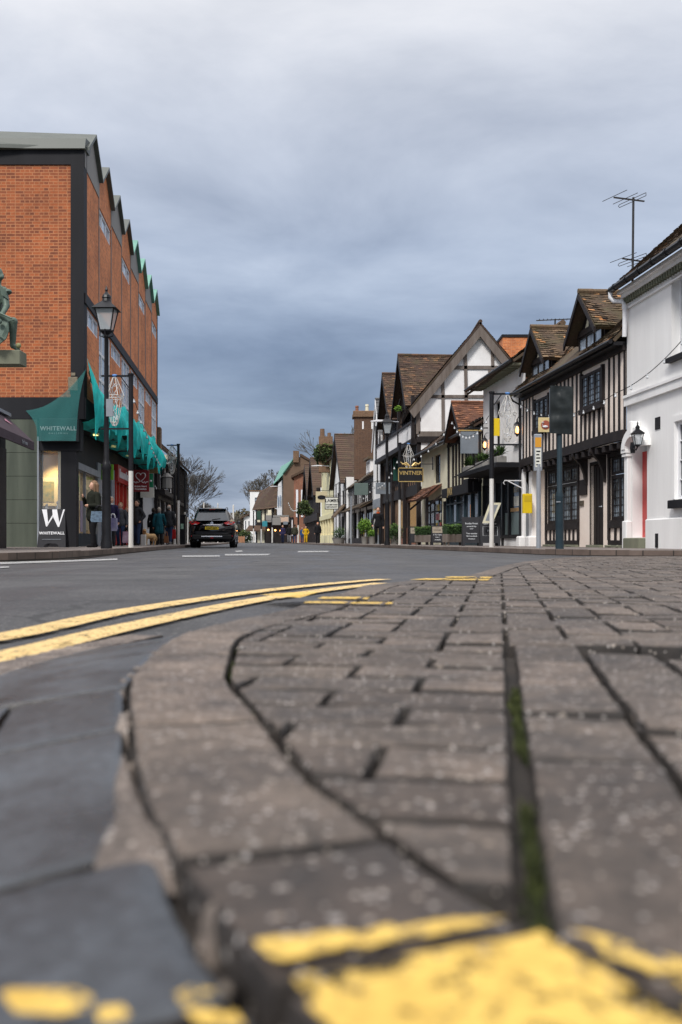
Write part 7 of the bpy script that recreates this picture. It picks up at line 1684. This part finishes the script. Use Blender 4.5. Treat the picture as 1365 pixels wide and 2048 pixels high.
# dog
dg = thing('dog', 'golden long haired dog standing by the white bollard on the left pavement', 'dog', (PX(299, 41.5), 41.5, PAV), 1.05)
m = MB(); DC = lambda a, b, r0, r1=None: cap(m, a, b, r0, r1 or r0)
DC((-.22, 0, .38), (.02, 0, .36), .13, .115); DC((.02, 0, .36), (.25, 0, .37), .115, .11); DC((-.28, 0, .44), (-.36, -.04, .56), .085, .075); m.ball((-.39, -.08, .60), .075, 10); DC((-.41, -.12, .585), (-.45, -.20, .565), .04, .03)
for s in (-1, 1):
    m.ball((-.37+.02*s, -.06+s*.065, .59), .035, 8, (.6, .6, 1.5)); DC((-.24, s*.07, .34), (-.25, s*.07, .18), .05, .035); DC((-.25, s*.07, .18), (-.25, s*.07, .04), .032, .028); DC((-.25, s*.07, .03), (-.28, s*.07-.02, .025), .032, .028)
    DC((.24, s*.07, .34), (.20, s*.07, .22), .075, .05); DC((.20, s*.07, .22), (.29, s*.07, .15), .045, .032); DC((.29, s*.07, .15), (.27, s*.07, .04), .03, .026); DC((.27, s*.07, .03), (.24, s*.07-.01, .025), .032, .028)
DC((.33, 0, .42), (.45, .02, .30), .045, .05); DC((.45, .02, .30), (.48, .03, .2), .05, .03)
remesh(m, 'body', pm('golden_fur', (.42, .24, .10), (.62, .42, .22), 14, .95, .5, fine=50), dg, .016, 1)

# ================================================================ TREES
def bare_tree(label, loc, H, seed, spread=.55, levels=6, mat=BARK, r0=None, trunk=.28, minr=.012, kids=(2, 3), grp=None, nm='bare_tree', up=.25):
    t = thing(nm, label, 'tree', loc, group=grp); rr = random.Random(seed); r0 = r0 or H*.018
    tr, cr = MB(), MB()
    def grow(p, d, L, r, lv):
        m = tr if lv == 0 else cr; pts = [p]; rs = [r]; q = p; dd = d
        ns = 3 if lv < 4 else 2
        for k in range(ns):
            dd = (dd+V((rr.gauss(0, .13), rr.gauss(0, .13), rr.gauss(0, .08)+up*.12))).normalized(); q = q+dd*L/ns; pts.append(q); rs.append(max(minr, r*(1-.42*(k+1)/ns)))
        m.tube([tuple(x) for x in pts], rs, 6 if lv < 2 else (4 if lv < 4 else 3), cap=False)
        if lv >= levels: return
        n = rr.randint(*kids)+(1 if lv < 2 else 0)
        for k in range(n):
            a = rr.uniform(0, 6.283); o = dd.orthogonal().normalized(); o = (Matrix.Rotation(a+k*2.4, 3, dd) @ o)
            w = rr.uniform(.35, .95)*spread*1.3; nd = (dd+o*w+V((0, 0, up*.4))).normalized()
            bp = pts[-1] if k < 2 else pts[-2].lerp(pts[-1], rr.random())
            grow(bp, nd, L*rr.uniform(.62, .86), rs[-1]*rr.uniform(.6, .85), lv+1)
    grow(V((0, 0, 0)), V((0, 0, 1)), H*trunk, r0, 0)
    tr.build('trunk', mat, t, smooth='all'); cr.build('crown', mat, t); return t
B2 = pm('grey_winter_twigs', (.06, .055, .05), (.10, .095, .085), 3, .95, 0); B3 = pm('brown_twigs', (.075, .065, .055), (.11, .10, .08), 3, .95, 0)
bare_tree('drooping bare tree rising behind the left poles', (PX(343, 88), 88, 0), 7.4, 3, .24, 6, B2, minr=.013, up=.1, trunk=.27, kids=(2, 4))
bare_tree('bare tree close behind the timbered building on the left', (PX(335, 80), 82, 0), 8.0, 11, .4, 7, B2, minr=.013, up=.12)
bare_tree('small pale bare tree left of the parked car roof', (PX(384, 120), 120, 0), 5.6, 21, .5, 6, B2, minr=.025, up=.05)
bare_tree('large bare tree behind the far white buildings', (PX(540, 235), 235, 0), 23.5, 5, .52, 7, B3, minr=.04, up=.28, trunk=.22)
bare_tree('bare tree at the left side of the large far bare tree', (PX(512, 240), 240, 0), 15.5, 15, .55, 6, B3, minr=.045, up=.2)
bare_tree('bare tree peeping between the ivy chimney and the steep tiled gable', (PX(672, 135), 135, 0), 15.2, 8, .5, 6, B3, minr=.03, up=.3)
POP = pm('pale_poplar_twigs', (.27, .25, .22), (.33, .31, .28), 3, .95, 0)
for i, (px_, h_, lab) in enumerate(((412, 14.5, 'tallest pale slender poplar above the parked car'), (422, 12.5, 'middle pale slender poplar above the parked car'), (428, 11.3, 'right pale slender poplar above the parked car'))):
    bare_tree(lab, (PX(px_, 280), 280, 0), h_, 30+i, .22, 6, POP, minr=.05, up=.9, trunk=.2)
for i, (px_, d_, h_, lab) in enumerate(((447, 250, 9.5, 'brown bare tree over the right part of the car roof'), (468, 245, 10.5, 'brown bare tree behind the tall white pole'), (487, 240, 9.5, 'brown bare tree beside the far white cottage'), (396, 230, 8, 'brown bare tree behind the left end of the car roof'))):
    bare_tree(lab, (PX(px_, d_), d_, 0), h_, 40+i, .7, 6, B3, minr=.045, up=.1, trunk=.2)
m = MB(); rr = random.Random(2)
for c in range(60):
    px_ = 385+c*2.4; d_ = 262+rr.uniform(-6, 6); h_ = rr.uniform(5.0, 8.5)*(1 if px_ > 430 else .85)
    m.leaves((PX(px_, d_), d_, h_*.5), (2.6, 2.5, h_*.55), 260, .5, rr, shell=.5)
fw = m.build('far_wood', tilemat('winter_scrub', [(0, (.035, .032, .02)), (.5, (.07, .06, .038)), (1, (.12, .105, .06))], 0)); fw['kind'] = 'stuff'; tag(fw, 'brown and olive winter scrub closing the end of the street', 'woodland')
lh = thing('far_hedge', 'dark green hedge in front of the far white cottage', 'hedge', (PX(492, 200), 200, 0)); m = MB(); m.leaves((0, 0, 1.2), (1.6, .8, 1.4), 700, .22, shell=.4); m.build('foliage', IVY, lh)
of = thing('orange_fence', 'low orange brown barrier at the end of the street right of the car', 'fence', (PX(478, 150), 150, 0)); m = MB(); m.box(-.8, .9, 0, .1, .1, 1.0)
for k in range(5): m.box(-.8+k*.4, -.72+k*.4, -.05, .0, 0, 1.1)
m.build('panel', pm('orange_brown', (.4, .2, .11), (.3, .15, .08), 2, .9, 0), of)
